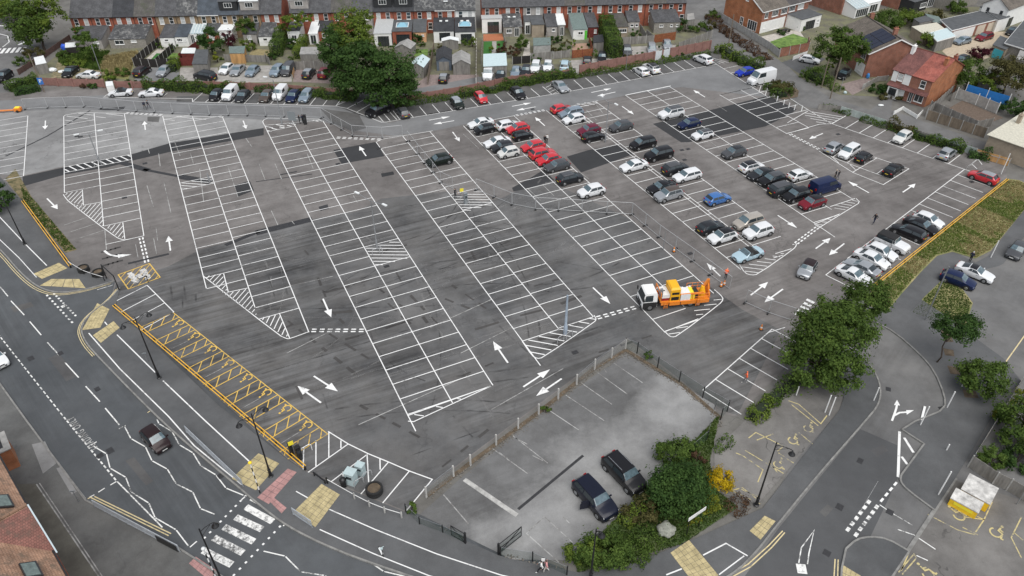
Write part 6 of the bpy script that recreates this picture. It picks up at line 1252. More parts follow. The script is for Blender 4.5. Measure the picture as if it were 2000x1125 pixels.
t, a, b, sg, ff, fs, rf = house((1640,29),(1735,6),(1606,0),5.0,8.2,'second brick semis behind the glass conservatory','semi','semi','tile_dark', name='semi_detached_houses', flen=15, front=[(.6,2.4,3.2,4.5,dict(nv=3)),(3.2,5.2,3.2,4.5,dict(nv=3,glass=M_curtain)),(6,8,3.3,4.6,dict(nv=3)),(10,12,3.3,4.6,dict(nv=3))], grp=rg_)
extension(t, .6, 5.4, 3.6, 3.3, 2.2, M_frame, 'glass', [('door',.05,.95,.1,2.0,6)], gl=1, name='conservatory'); extension(t, 5.8, 10.5, 2.8, 2.9, 2.4, M_frame, 'white', [('door',.2,.8,.1,2.0,3)])
t, a, b, sg, ff, fs, rf = house((1752,19),(1830,-2),(1720,-8),5.0,8.2,'third brick semis with dark flat extension at the top edge','semi','semi','tile_dark', name='semi_detached_houses', flen=13, front=[(1,3,3.2,4.5,dict(nv=3)),(5,7,3.2,4.5,dict(nv=3))], grp=rg_); extension(t, .4, 6, 3.6, 2.8, 2.6, 'dark', 'felt', [('win',.5,.9,.8,1.9,4)], sky=1); extension(t, 6.4, 10.5, 3, 2.9, 2.4, M_frame, 'white', [('door',.2,.8,.1,2.0,3)])
t, a, b, sg, ff, fs, rf = house((1852,22),(1916,6),(1835,-10),5.0,8,'grey pebbledashed house at the top edge behind the garages','pebble','pebble','tile_dark', name='rendered_house', flen=11, front=[(2.2,3.4,1.8,3.6,dict(nv=2,nh=2))], grp=rg_)
# garages, white workshop and sheds
def flatblock(pts, h, wall, roof, label, name, cat='building', fascia=None, feats=(), h2=None, grp=None):
    w = gp(pts); c = sum(w, Vector())/len(w); t = thing(name, label, cat, (c.x,c.y,0), 0, grp); q = [(p.x-c.x, p.y-c.y) for p in w]; mb = MB(); n = len(q); hs = [h if h2 is None or i in (0,1) else h2 for i in range(n)]
    for i in range(n): j = (i+1) % n; mb.add([(*q[i],0),(*q[j],0),(*q[j],hs[j]),(*q[i],hs[i])], [[0,1,2,3]])
    mb.build('wall', HB[wall] if isinstance(wall, str) and wall in HB else wall, t); rf = roof_slab('roof', [(q[i][0]*1.03,q[i][1]*1.03,hs[i]+.1) for i in range(n)], .1, HR[roof] if isinstance(roof, str) else roof, t)
    if fascia: mb = MB(); mb.pline([(x*1.035,y*1.035) for x, y in q], .06, z=h+.12, closed=True); [mb.beam((q[i][0]*1.035,q[i][1]*1.035,hs[i]+.03), (q[(i+1)%n][0]*1.035,q[(i+1)%n][1]*1.035,hs[(i+1)%n]+.03), .06, .2) for i in range(n)]; mb.build('fascia', M_frame, t)
    for (i, x0, x1, z0, z1, kind) in feats:
        a_, b_ = Vector((*q[i],0)), Vector((*q[(i+1)%n],0)); d_ = (b_-a_); L = d_.length; d_.normalize(); nn = Vector((d_.y,-d_.x,0)); 
        if nn.dot((a_+b_)/2) < 0: nn = -nn
        fc = Face(a_, d_, nn)
        if kind == 'win': window(fc, x0*L, x1*L, z0, z1, t)
        elif kind == 'dwin': window(fc, x0*L, x1*L, z0, z1, t, M_bframe, nv=1)
        else: mb = MB(); mb.beam(fc.p(x0*L,(z0+z1)/2,.04), fc.p(x1*L,(z0+z1)/2,.04), z1-z0, .06, up=fc.n) ; mb.build('door', kind, t)
    return t
M_gdoor = mat('garage_door_cream', (.56,.49,.40), .6, var=.08); M_gwhite = mat('garage_door_white', (.74,.74,.72), .5, var=.05)
flatblock([(1852,83),(1941,60),(1926,40),(1830,62)],2.6,'semi','felt','row of flat roofed garages with white and cream doors','garage_row',fascia=True,feats=[(0,.03,.5,.1,2.3,M_gwhite),(0,.56,.74,.1,2.2,M_gdoor),(0,.8,.97,.1,2.2,M_gdoor)], grp=None)
t, a, b, sg, ff, fs, rf = house((1955,58),(2005,38),(1925,38),4.6,6.6,'white painted workshop with grey tiled roof at the right edge','white','white','tile_brown', name='white_workshop', flen=12, front=[(1.5,4.0,.1,2.2,dict(frame=M_bframe,sill=False,name='door'))], sidew=[(1,1.6,3.2,3.9,dict(frame=M_bframe,nv=1)),(1,1.6,2.2,2.9,dict(frame=M_bframe,nv=1)),(4,4.6,3.2,3.9,dict(frame=M_bframe,nv=1)),(4,4.6,2.2,2.9,dict(frame=M_bframe,nv=1))], fascia=False)
flatblock([(1940,64),(1962,58),(1936,32),(1905,38)],2.9,'white','felt','low white link block beside the garages','link_block')
flatblock([(1823,102),(1858,92),(1842,76),(1808,86)],2.3,M_woodgrey,'blue_white','shed with pale blue flat roof behind the cottages','shed','shed',fascia=True); flatblock([(1800,88),(1842,80),(1822,64),(1775,72)],2.2,'tan','pale','outbuilding with pale cream flat roof','outbuilding','shed'); flatblock([(1789,66),(1818,60),(1800,52),(1778,58)],2.4,M_woodgrey,'felt','dark roofed shed between the garages and the cottages','shed','shed'); flatblock([(1815,62),(1838,66),(1826,52),(1800,46)],2.2,M_woodgrey,'green','green felt roofed shed left of the garages','shed','shed')
flatblock([(1952,112),(2040,140),(2040,80),(1990,66)],3.0,'pebble','felt','grey flat roofed block at the right edge','outbuilding','building',fascia=True); flatblock([(1930,110),(1955,120),(1975,105),(1945,92)],2.4,'tan','felt','small shed with turquoise door','shed','shed',feats=[(0,.2,.9,.1,2.0,mat('turquoise_paint',(.06,.42,.50),.5))]); flatblock([(1905,176),(1938,186),(1955,170),(1925,160)],2.2,M_woodgrey,'slate','small grey shed under the big rounded tree','shed','shed'); flatblock([(1975,140),(2030,155),(2030,115),(1990,105)],2.6,'pebble','asb','grey shed roof behind the long pipe fence','shed','shed')
t, a, b, sg, ff, fs, rf = house((1918,298),(2060,350),(1960,205),3.2,3.6,'tan roofed flat block at the right edge with white kerb strip','tan','tan','pale', name='tan_building', flen=24, fascia=False, chim=[(1.0,7.5,1.4,'tan')])
# garden sheds behind the terraces
def shed(px, rz, w, d, he, hr, wall, roof, label, name='garden_shed', doors=True):
    g = G(*px); t = thing(name, label, 'shed', (g.x,g.y,0), rz, 'garden sheds and garages'); mb = MB()
    mb.add([(-w/2,0,0),(w/2,0,0),(w/2,d,0),(-w/2,d,0),(-w/2,0,he),(w/2,0,he),(w/2,d,he),(-w/2,d,he),(0,0,hr),(0,d,hr)], [[0,1,5,8,4],[2,3,7,9,6],[1,2,6,5],[3,0,4,7]]); mb.build('wall', wall, t)
    for s_ in (-1,1): k = (hr-he)/(w/2); roof_slab('roof', [(s_*(w/2+.15),-.15,he-.15*k+.05),(s_*(w/2+.15),d+.15,he-.15*k+.05),(0,d+.15,hr+.05),(0,-.15,hr+.05)], .06, roof, t)
    if doors:
        for s_ in (-1,1): box_part('door', (s_*w*.17,-.03,he*.45), (w*.32,.05,he*.86), M_woodgrey if wall != M_frame else M_woodblk, t)
    return t
TR = R(3.5)
shed((902,146),TR,3.4,5.2,2.2,3.1,M_woodgrey,HR['asb'],'brown timber garden shed with double doors and grey roof'); shed((868,138),TR,3.0,6.0,2.1,2.9,mat('blue_grey_paint',(.10,.125,.16),.7,var=.2),HR['slate_dark'],'long dark roofed shed with blue-grey front'); shed((815,152),TR-.25,2.8,4.4,2.3,3.1,M_woodgrey,HR['blue_white'],'garage with white sheet roof beside the dark trees',name='garden_garage'); shed((788,112),TR-.3,3.4,3.2,2.0,2.8,M_woodgrey,HR['asb'],'grey roofed shed partly hidden by the dark tree'); shed((880,97),TR,3.4,1.6,1.9,2.3,M_woodgrey,HR['white'],'low white topped shelter in front of the white extension',doors=False)
flatblock([(945,152),(990,150),(988,126),(945,128)],2.3,M_woodgrey,'blue_white','carport with pale blue sheet roof over the white van','carport','carport'); flatblock([(589,126),(625,126),(624,112),(592,112)],2.1,M_woodgrey,'asb','grey sheet roofed shed above the brick drive','shed','shed',grp='garden sheds and garages'); flatblock([(453,124),(481,124),(483,110),(452,111)],2.1,M_woodnew,'green','orange timber shed with green roof by the silver cars','shed','shed',grp='garden sheds and garages'); flatblock([(381,146),(410,146),(412,118),(388,118)],2.2,M_woodgrey,'felt','half collapsed dark carport left of the yellow-green tree','carport','carport'); flatblock([(358,120),(388,120),(386,110),(362,110)],1.7,M_woodred,'white','white topped hot tub shelter behind the red fence','shelter','shelter'); flatblock([(78,146),(98,142),(92,128),(74,132)],2.0,M_woodgrey,'white','small open shed with white sheets at the far left','shed','shed',grp='garden sheds and garages'); flatblock([(1042,108),(1075,106),(1074,92),(1041,93)],2.0,M_conc,'green','green-grey roofed outhouse behind the five cars','outhouse','shed'); flatblock([(1158,102),(1178,100),(1176,86),(1158,88)],2.0,M_woodgrey,'slate_dark','rounded dark shed beside the rust fence','shed','shed',grp='garden sheds and garages'); flatblock([(1339,58),(1354,56),(1352,44),(1340,46)],2.1,M_woodgrey,'asb','grey shed at the right end of the terrace','shed','shed',grp='garden sheds and garages')
flatblock([(212,182),(226,180),(224,172),(211,173)],1.3,M_gwhite,'white','white cabinet beside the white convertible','cabinet','cabinet'); flatblock([(133,108),(153,106),(152,98),(133,99)],1.6,M_woodblk,'white','dark shed with white edge in the overgrown garden','shed','shed',grp='garden sheds and garages')
# bottom left tiled roof building
def bl_building():
    z = 7.0; e0, e1 = G(-40,831,z), G(210,1281,z); d = (e1-e0); L = d.length; d.normalize(); t = thing('shop_building', 'old building with mossy clay tiled roof at the lower left corner', 'building', (e0.x,e0.y,0), ang(d)); inn = -1
    mb = MB(); mb.add([(0,-.3,0),(L,-.3,0),(L,-.3,z),(0,-.3,z)], [[0,1,2,3]]); mb.add([(0,-.3,0),(0,-9,0),(0,-9,z),(0,-4.6,z+3.6),(0,-.3,z)], [[0,1,2,3,4]]); mb.add([(L,-.3,0),(L,-9,0),(L,-9,z),(L,-4.6,z+3.6),(L,-.3,z)], [[0,1,2,3,4]]); mb.build('wall', HB['red'], t)
    rf = roof_slab('roof', [(0,.12,z-.02),(L,.12,z-.02),(L,-4.6,z+3.7),(0,-4.6,z+3.7)], .12, HR['tile_clay'], t); roof_slab('roof', [(0,-9.2,z-.02),(L,-9.2,z-.02),(L,-4.6,z+3.7),(0,-4.6,z+3.7)], .12, HR['tile_clay'], t)
    inv = t.matrix_world.inverted() if False else None
    def loc(px, py, zz): p = G(px,py,zz)-Vector((e0.x,e0.y,0)); return Matrix.Rotation(-ang(d), 3, 'Z') @ p
    # cross gable wing facing the street
    xg0 = loc(54,986,9.9).x; xg1 = loc(108,1079,6.8).x; xm = xg0; w_ = xg1-xg0; yf = (loc(54,986,9.9).y+loc(108,1079,6.8).y)/2
    roof_slab('wing_roof', [(xg1,yf,z-.2),(xg1,-4.0,z-.2),(xm,-4.0,z+2.9),(xm,yf,z+2.9)], .12, HR['tile_plum'], t); roof_slab('wing_roof', [(xm-w_,yf,z-.2),(xm-w_,-4.0,z-.2),(xm,-4.0,z+2.9),(xm,yf,z+2.9)], .12, HR['tile_clay'], t)
    mb = MB(); mb.add([(xm-w_*.95,yf-.25,0),(xg1-.1,yf-.25,0),(xg1-.1,yf-.25,z-.3),(xm,yf-.25,z+2.75),(xm-w_*.95,yf-.25,z-.3)], [[0,1,2,3,4]]); mb.add([(xg1-.1,yf-.25,0),(xg1-.1,-.31,0),(xg1-.1,-.31,z-.3),(xg1-.1,yf-.25,z-.3)], [[0,1,2,3]]); mb.add([(xm-w_*.95,yf-.25,0),(xm-w_*.95,-.31,0),(xm-w_*.95,-.31,z-.3),(xm-w_*.95,yf-.25,z-.3)], [[0,1,2,3]]); mb.build('wing_wall', HB['red'], t)
    mb = MB(); mb.beam((xm,yf+.05,z+2.95), (xg1+.1,yf+.05,z-.2), .1, .24); mb.build('bargeboard', mat('pale_blue_board', (.42,.50,.54), .6), t)
    mb = MB()
    for i in range(9): mb.cyl((xm,yf-i*.6,z+3.0), (xm,yf-i*.6-.56,z+3.0), .14, .14, 8)
    mb.build('ridge_tiles', HR['tile_clay'], t)
    for px, py in ((60,1112),(2,973)):
        p = loc(px,py,8.4); s_ = 3.7/4.6; y = p.y; mb = MB(); zc = z-.02+(.12-y)*3.72/4.72; mb.beam((p.x-.8,y,zc+.16), (p.x+.8,y,zc+.16), 1.15, .14, up=(0,3.72,4.72)); w = mb.build('skylight', M_bframe, rf); mb = MB(); mb.beam((p.x-.68,y,zc+.24), (p.x+.68,y,zc+.24), .95, .05, up=(0,3.72,4.72)); mb.build('pane', mat('dirty_glass', (.13,.17,.16), .25, var=.3), w)
    mb = MB(); mb.beam((0,.2,z-.05), (L,.2,z-.05), .12, .1); mb.build('gutter', M_trim, t)
bl_building()
t = thing('brick_yard_wall', 'square brick shaft with dark opening at the left picture edge', 'wall', tuple(G(14,905)), R(-50)); c0 = MB(); c0.box((0,0,1.3), (2.6,1.9,2.6)); c0.build('wall', HB['orange'], t); c1_ = MB(); c1_.box((0,0,2.66), (2.8,2.1,.12)); c1_.build('coping', M_conc, t); c2_ = MB(); c2_.box((0,0,2.74), (1.7,1.0,.06)); c2_.build('opening', M_tar, t)
# ================= walls, fences, street furniture =================
def hz(base, py):
    """height of a vertical thing standing at base whose top is sighted at row py"""
    lo, hi = 0.0, 40.0
    for _ in range(40):
        m = (lo+hi)/2; d = Vector((base.x, base.y, m-CAMH)); w = d.y*_c-d.z*_s; u = d.y*_s+d.z*_c
        if 562.5-FPX*u/w > py: lo = m
        else: hi = m
    return lo
def panel_mesh(L, h, m, boards=8, th=.03, style='board'):
    mb = MB()
    if style == 'board':
        n = boards; f, bk = [], []
        for i in range(n):
            y = .014 if i % 2 else -.002
            for x in (i/n*L+.002, (i+1)/n*L-.002): f.append((x, y-th)); bk.append((x, y+th*.3))
        prof = f+bk[::-1]; mb.prism(prof, .05, h-.02*0, bottom=True)
    else: mb.box((L/2,0,h/2+.03), (L-.02, th*2.2, h-.04))
    return mb.mesh('panel', m)
def fence(pts, h, label, pm, postm=None, step=1.83, post_h=.08, pw=.1, style='board', name='timber_fence', cat='fence', group='fences', rail=None, z=0, cap=None):
    w = [G(*p) if isinstance(p, tuple) else p for p in pts]; o = w[0]; t = thing(name, label, cat, (o.x,o.y,z), 0, group); postm = postm or pm
    pmb = MB(); pmb.box((0,0,(h+post_h)/2), (pw,pw,h+post_h)); pmesh = pmb.mesh('post', postm); first = True
    for i in range(len(w)-1):
        a, b = w[i]-o, w[i+1]-o; L = (b-a).length; n = max(1, round(L/step)); l = L/n; rz = ang(b-a); me = panel_mesh(l-pw*.6, h, pm, style=style); rme = None
        if rail: r_ = MB(); r_.box((l/2,-.07,h*.75), (l-.04,.05,.08)); r_.box((l/2,-.07,h*.3), (l-.04,.05,.08)) if False else None; rme = r_.mesh('rail', rail)
        if cap: r_ = MB(); r_.box((l/2,0,h+.06), (l+.01,.3,.08)); cme = r_.mesh('coping', cap)
        d = (b-a).normalized()
        for k in range(n):
            p = a+d*(k*l); link('post', pmesh, t, p, rz); q = link('panel', me, t, p+d*(pw*.3)+Vector((0,0,random.uniform(-.012,.012))), rz)
            if rme: link('rail', rme, t, p, rz)
            if cap: link('coping', cme, t, p, rz)
        if i == len(w)-2: link('post', pmesh, t, b, rz)
    return t
# pink block wall along the back of the car park
fence([(84,167),(205,171)],1.55,'pink block wall with piers at the far left of the back lane',M_pinkw,M_pinkw,3.2,.1,.34,'plain','block_wall','wall','boundary walls',cap=None)
fence([(228,172),(420,172),(560,178),(690,190)],1.35,'pink block wall behind the bushes and back row cars',M_pinkw,M_pinkw,3.2,.1,.34,'plain','block_wall','wall','boundary walls')
fence([(770,202),(900,181),(1000,160),(1110,148)],1.2,'pink block wall between the dark trees and the five cars',M_pinkw,M_pinkw,3.2,.1,.34,'plain','block_wall','wall','boundary walls')
fence([(1132,146),(1275,119)],2.0,'tall pink panelled wall left of the pale gates',M_pinkw,M_pinkw,2.2,.06,.26,'plain','block_wall','wall','boundary walls'); fence([(1309,112),(1386,97)],2.0,'tall pink panelled wall right of the pale gates',M_pinkw,M_pinkw,2.2,.06,.26,'plain','block_wall','wall','boundary walls')
fence([(1277,119),(1308,112)],1.9,'pale blue-white double garden gates in the pink wall',mat('pale_gate_paint',(.55,.58,.60),.7,var=.1),M_pinkw,2.2,.1,.3,'board','garden_gates','gate','gates')
fence([(38,146),(72,124),(138,78)],1.1,'dark brown wall beside the big tree at the left',mat('dark_brown_wall',(.10,.06,.05),.9,var=.3),None,2.4,.05,.2,'plain','block_wall','wall','boundary walls')
# terrace garden fences
for pts, h, pm, pom, lb in (([(313,88),(263,130),(309,132),(350,130)],1.75,M_woodblk,M_conc,'black slatted fence around the paved garden'),([(341,100),(307,131)],1.75,M_woodblk,M_conc,'black slatted fence between the two small gardens'),([(389,94),(352,120)],1.6,M_woodred,M_woodred,'dark red stained fence beside the lawn'),([(352,129),(388,128)],1.7,M_woodred,M_woodred,'dark red fence in front of the hot tub shelter'),
    ([(440,120),(520,122)],1.5,M_woodgrey,M_woodgrey,'grey timber fence behind the silver cars'),([(520,120),(528,128)],1.6,M_woodgrey,M_woodgrey,'short grey fence left of the clipped hedge'),([(577,136),(652,135)],1.7,M_woodgrey,M_conc,'grey timber fence behind the two cars on the brick drive'),([(577,132),(572,155)],1.0,M_woodnew,M_conc,'low timber fence beside the grey van'),
    ([(627,118),(648,88)],1.2,M_woodgrey,M_conc,'thin fence between the gardens left of the dark trees'),([(801,140),(806,98)],1.5,M_wood,M_conc,'fence between the two grey sheds'),([(836,166),(848,95)],1.7,M_wood,M_wood,'tall brown fence left of the blue shed'),([(930,168),(931,90)],1.6,M_wood,M_gwhite,'fence with white edge at the alley'),
    ([(1001,126),(1036,123)],1.6,M_woodblk,M_conc,'black panel fence behind the blue car'),([(1036,120),(1078,116)],1.7,M_woodgrey,M_conc,'grey panel fence behind the two white cars'),([(1080,116),(1112,112)],1.6,M_woodgrey,M_conc,'old grey fence with green door behind the light blue car'),([(1064,96),(1068,72)],1.5,M_woodgrey,M_conc,'fence right of the covered car'),
    ([(1117,114),(1157,110),(1150,82)],1.7,M_woodrust,M_woodred,'rust red stained fence around the deck'),([(1215,88),(1276,84)],1.7,M_woodgrey,M_conc,'grey fence behind the silver people carrier'),([(1277,84),(1318,78)],1.8,M_woodrust,M_woodrust,'brown fence behind the silver hatchback'),([(1262,72),(1276,84)],1.6,M_woodgrey,M_conc,'short grey side fence'),([(1325,98),(1390,74)],1.7,M_woodgrey,M_conc,'grey slatted fence at the right end of the gardens'),
    ([(1250,60),(1262,80)],1.5,M_woodgrey,M_conc,'grey fence between the last two gardens'),([(988,98),(984,78)],1.4,M_woodgrey,M_conc,'fence right of the artificial lawn'),([(940,126),(943,80)],1.5,M_wood,M_conc,'fence left of the artificial lawn')): fence(pts, h, lb, pm, pom)
# lane walls and right gardens
fence([(1402,35),(1500,95),(1521,112)],1.5,'pale concrete panel wall along the lane',M_conc,M_conc,2.4,.05,.16,'plain','concrete_wall','wall','boundary walls'); fence([(1521,112),(1578,100),(1576,88)],1.9,'brown brick wall under the raised lawn',HB['semi'],M_conc,2.4,.05,.16,'plain','brick_wall','wall','boundary walls')
fence([(1548,118),(1575,108)],.9,'low white picket fence beside the white car',M_frame,M_frame,1.8,.05,.08,'board','picket_fence'); fence([(1684,175),(1712,160),(1732,158)],1.1,'low garden wall between the two brick houses',M_conc,M_conc,2.2,.03,.2,'plain','garden_wall','wall','boundary walls')
fence([(1597,214),(1640,219)],1.1,'brown board fence at the left end of the lane fence',M_woodgrey,M_woodgrey); fence([(1640,220),(1727,247)],1.25,'pale green panel fence along the lane, left part',M_greenp,M_conc); fence([(1727,248),(1822,276)],1.1,'old grey rail fence along the lane, middle part',M_woodgrey,M_conc); fence([(1822,277),(1902,304)],1.3,'pale grey-green panel fence along the lane, right part',M_greenp,M_conc); fence([(1903,306),(1968,325)],1.35,'orange timber fence at the lane corner',M_woodnew,M_conc,rail=M_conc)
fence([(1807,233),(1922,270)],1.8,'weathered timber panel fence right of the cottages',M_wood,M_conc,2.0,.1,.12); fence([(1815,212),(1838,222),(1905,252),(1935,246)],1.5,'grey fence inside the cottage garden',M_woodgrey,M_conc); fence([(1807,228),(1860,180)],1.6,'fence running back beside the orange gable',M_woodgrey,M_conc)
fence([(1865,192),(1905,205),(1945,222)],1.9,'grey panel wall in front of the blue tarpaulin',M_conc,M_gwhite,2.6,.3,.12,'plain'); t = fence([(1880,192),(1962,216)],2.7,'bright blue tarpaulin screen on white posts',mat('blue_tarpaulin',(.02,.17,.48),.6,var=.12,scale=2),M_gwhite,3.0,.5,.1,'plain','tarpaulin_screen','screen','screens')
fence([(1856,198),(1992,100)],1.6,'long timber fence with grey pipe rail running up to the right edge',M_woodgrey,M_woodgrey,2.2); fence([(1745,224),(1762,215),(1790,232),(1800,222)],.7,'low white garden wall in front of the cottages',HB['white'],HB['white'],1.8,.02,.14,'plain','garden_wall','wall','boundary walls')
fence([(1995,745),(1895,905)],1.3,'thin mesh fence along the right-hand shrubbery',M_woodgrey,M_grey,2.5,.2,.07); fence([(1890,912),(1938,945),(1965,958),(2010,985)],1.6,'grey board fence behind the yellow containers',M_woodgrey,M_conc,1.9,.1,.12)
# yellow knee rails
def knee_rail(a, b, label):
    a, b = G(*a,.45), G(*b,.45); a.z = b.z = 0; d = (b-a); L = d.length; t = thing('knee_rail', label, 'railing', (a.x,a.y,0), ang(d), 'yellow knee rails'); n = max(2, round(L/2.4)); pm_ = MB(); pm_.box((0,0,.22), (.09,.2,.46)); pme = pm_.mesh('post', M_black); l = L/n; rm = MB(); rm.box((l/2,0,0), (l-.02,.085,.08)); rme = rm.mesh('rail', MY)
    for i in range(n+1): link('post', pme, t, (i*l,0,.02))
    for i in range(n): link('rail', rme, t, (i*l,-.14,.47)); link('rail', rme, t, (i*l,.14,.50))
    return t
MY = mat('yellow_rail_paint', (.72,.40,.04), .55, var=.2, scale=2)
knee_rail((44,392),(137,519),'yellow double rail left of the entrance'); knee_rail((222,596),(595,912),'long yellow double rail behind the disabled bays'); knee_rail((1968,350),(1698,565),'yellow double rail along the grass verge')
# temporary mesh fence panels
def mesh_mat(name, col, cell=.09, wire=.012, alphamax=1.0):
    m = bpy.data.materials.new(name); m.use_nodes = True; n = m.node_tree.nodes; l = m.node_tree.links; b = n['Principled BSDF']; b.inputs['Base Color'].default_value = (*col,1); b.inputs['Roughness'].default_value = .5
    tc = n.new('ShaderNodeTexCoord'); sp = n.new('ShaderNodeSeparateXYZ'); l.new(tc.outputs['Object'], sp.inputs[0]); outs = []
    for i in (0, 2):
        md = n.new('ShaderNodeMath'); md.operation = 'PINGPONG'; l.new(sp.outputs[i], md.inputs[0]); md.inputs[1].default_value = cell/2
        c = n.new('ShaderNodeMath'); c.operation = 'LESS_THAN'; l.new(md.outputs[0], c.inputs[0]); c.inputs[1].default_value = wire/2; outs.append(c.outputs[0])
    mx = n.new('ShaderNodeMath'); mx.operation = 'MAXIMUM'; l.new(outs[0], mx.inputs[0]); l.new(outs[1], mx.inputs[1]); tr = n.new('ShaderNodeBsdfTransparent'); ms = n.new('ShaderNodeMixShader'); l.new(mx.outputs[0], ms.inputs[0]); l.new(tr.outputs[0], ms.inputs[1]); l.new(b.outputs[0], ms.inputs[2]); l.new(ms.outputs[0], n['Material Output'].inputs['Surface']); return m
M_mesh = mesh_mat('welded_mesh', (.20,.205,.21), .09, .005); M_chain = mesh_mat('chain_link', (.26,.27,.27), .07, .012); M_chaing = mesh_mat('green_chain_link', (.05,.09,.07), .07, .009)
M_tube = mat('fence_tube', (.44,.445,.45), .45, metal=.3)
fr = MB()
for a, b in (((.03,0,.1),(.03,0,2.0)),((3.37,0,.1),(3.37,0,2.0)),((.03,0,2.0),(3.37,0,2.0)),((.03,0,.15),(3.37,0,.15))): fr.cyl(a, b, .032, n=6)
FR = fr.mesh('frame', M_tube); mm = MB(); mm.poly([(.05,0,.16),(3.35,0,.16),(3.35,0,1.98),(.05,0,1.98)]); MM = mm.mesh('mesh', M_mesh); ft = MB(); ft.prism([(-.11,-.38),(.11,-.38),(.11,.38),(-.11,.38)], 0, .13); FT = ft.mesh('foot_block', M_trim)
ORD = 'first second third fourth fifth sixth seventh eighth ninth tenth eleventh twelfth thirteenth fourteenth fifteenth sixteenth seventeenth eighteenth'.split()
def heras(pts, label):
    w = [G(*p) for p in pts]; cnt = 0; short = label.replace('temporary mesh fence panel ','')
    for i in range(len(w)-1):
        a, b = w[i], w[i+1]; L = (b-a).length; n = max(1, round(L/3.4)); l = L/n; rz = ang(b-a)
        for k in range(n):
            p = lerp(a,b,k/n); t = thing('temporary_fence_panel', ORD[cnt]+' mesh fence panel '+short, 'fence panel', (p.x,p.y,.03), rz+random.uniform(-.01,.01), 'mesh fence panels '+short); cnt += 1; t.scale = (l/3.4,1,1); link('frame', FR, t); link('mesh', MM, t); link('foot_block', FT, t)
heras([(50,214),(94,211),(165,209),(267,218),(410,225),(484,226),(628,231)],'temporary mesh fence panel in the run along the back lane')
heras([(629,231),(689,266),(747,270),(787,266)],'temporary mesh fence panel in the run that crosses the patched lane'); heras([(797,277),(816,302),(846,338),(861,358),(885,369)],'temporary mesh fence panel leaning past the lone dark car')
heras([(930,372),(965,386),(1000,400),(1046,409),(1136,414),(1234,420)],'temporary mesh fence panel in the run below the parked red cars'); heras([(1234,420),(1287,464),(1352,511),(1424,566)],'temporary mesh fence panel in the run above the orange truck'); heras([(1455,592),(1500,612),(1548,628)],'temporary mesh fence panel near the exit tree')
# yard fence posts and chain link
def post_thing(px, top=None, h=None, r=.06, m=None, label='', name='fence_post', cat='post', group=None, sq=False, cap=None):
    b = G(*px); h = h or hz(b, top); t = MB(); (t.box((0,0,h/2), (r*2,r*2,h)) if sq else t.cyl((0,0,0), (0,0,h), r, r, 8)); o = t.build(name, m or M_grey); o.location = (b.x,b.y,0); tag(o, label, cat, group); return o, b, h
def chain_fence(pts, h, label, postm, meshm, bare=(), r=.06, name='chain_link_fence', skipmesh=()):
    w = [G(*p) for p in pts]; o = w[0]; t = thing(name, label, 'fence', (o.x,o.y,0), 0, 'yard fences'); pm_ = MB(); pm_.box((0,0,h/2), (r*2,r*2,h)); pme = pm_.mesh('post', postm)
    for i, p in enumerate(w):
        rz = ang(w[min(i+1,len(w)-1)]-w[min(i,len(w)-2)]); link('post', pme, t, p-o, rz)
        if i < len(w)-1 and i not in skipmesh: L = (w[i+1]-p).length; q = MB(); q.poly([(0,0,.05),(L,0,.05),(L,0,h-.1),(0,0,h-.1)]); link('mesh', q.mesh('mesh', meshm), t, p-o, rz); q = MB(); q.cyl((0,0,h-.1),(L,0,h-.1),.012,n=5); link('wire', q.mesh('wire', M_grey), t, p-o, rz)
    return t
M_cpost = mat('concrete_post', (.42,.41,.39), .9, var=.2)
chain_fence([(833,972),(886,931),(919,909),(969,870),(1012,838),(1052,810),(1090,780),(1126,752),(1161,722),(1194,700),(1221,682)],1.6,'fence of pale concrete posts with torn chain link along the yard',M_cpost,M_chain,r=.07,skipmesh=(1,2,3,4,5,6))
chain_fence([(1221,682),(1244,690),(1284,719),(1326,747),(1372,777),(1420,804),(1407,820)],1.7,'black post and green mesh fence between yard and bays',M_black,M_chaing,r=.045); chain_fence([(1395,800),(1380,860),(1345,890)],1.5,'short mesh fence beside the yard path',M_black,M_chaing,r=.04)
chain_fence([(793,1000),(820,1025),(865,1041),(909,1062)],1.2,'low black post fence at the yard entrance left side',M_black,M_chaing,r=.04); chain_fence([(978,1086),(1040,1096),(1107,1124)],1.4,'low black post fence at the yard entrance right side',M_black,M_chaing,r=.045)
def rubble(name, pts, w, label, seed, n):
    rg = random.Random(seed); wp = gp(pts); mb = MB(); tot = sum((wp[i+1]-wp[i]).length for i in range(len(wp)-1))
    for _ in range(n):
        t = rg.uniform(0,tot); i = 0
        while t > (wp[i+1]-wp[i]).length: t -= (wp[i+1]-wp[i]).length; i += 1
        d = (wp[i+1]-wp[i]).normalized(); p = wp[i]+d*t+Vector((-d.y,d.x,0))*rg.gauss(0,w); s_ = rg.uniform(.03,.10); mb.box((p.x,p.y,.03+s_*.3), (s_*1.4,s_,s_*.8), rg.uniform(0,3))
    o = mb.build(name, mat('rubble', (.15,.135,.115), .95, var=.5, scale=4)); tag(o, label, 'rubble', kind='stuff')
rubble('rubble', [(835,975),(925,905),(1052,812),(1160,725),(1222,690)], .22, 'stones and dead weeds along the upper yard edge', 1, 420); rubble('rubble', [(1222,690),(1330,752),(1405,820),(1390,850)], .22, 'stones and weeds along the right yard edge', 2, 320); rubble('rubble', [(835,1030),(910,1058)], .2, 'stones at the yard entrance', 3, 90); rubble('rubble', [(985,1088),(1105,1120)], .2, 'stones below the yard fence', 4, 120)
mb = MB(); mb.pline(gp([(835,968),(925,900),(1052,806),(1160,720),(1222,684),(1330,750),(1408,818)]), .45, z=.06); o = mb.build('soil_strip', M_soil); tag(o, 'narrow strip of soil under the yard fence', 'soil', kind='structure')
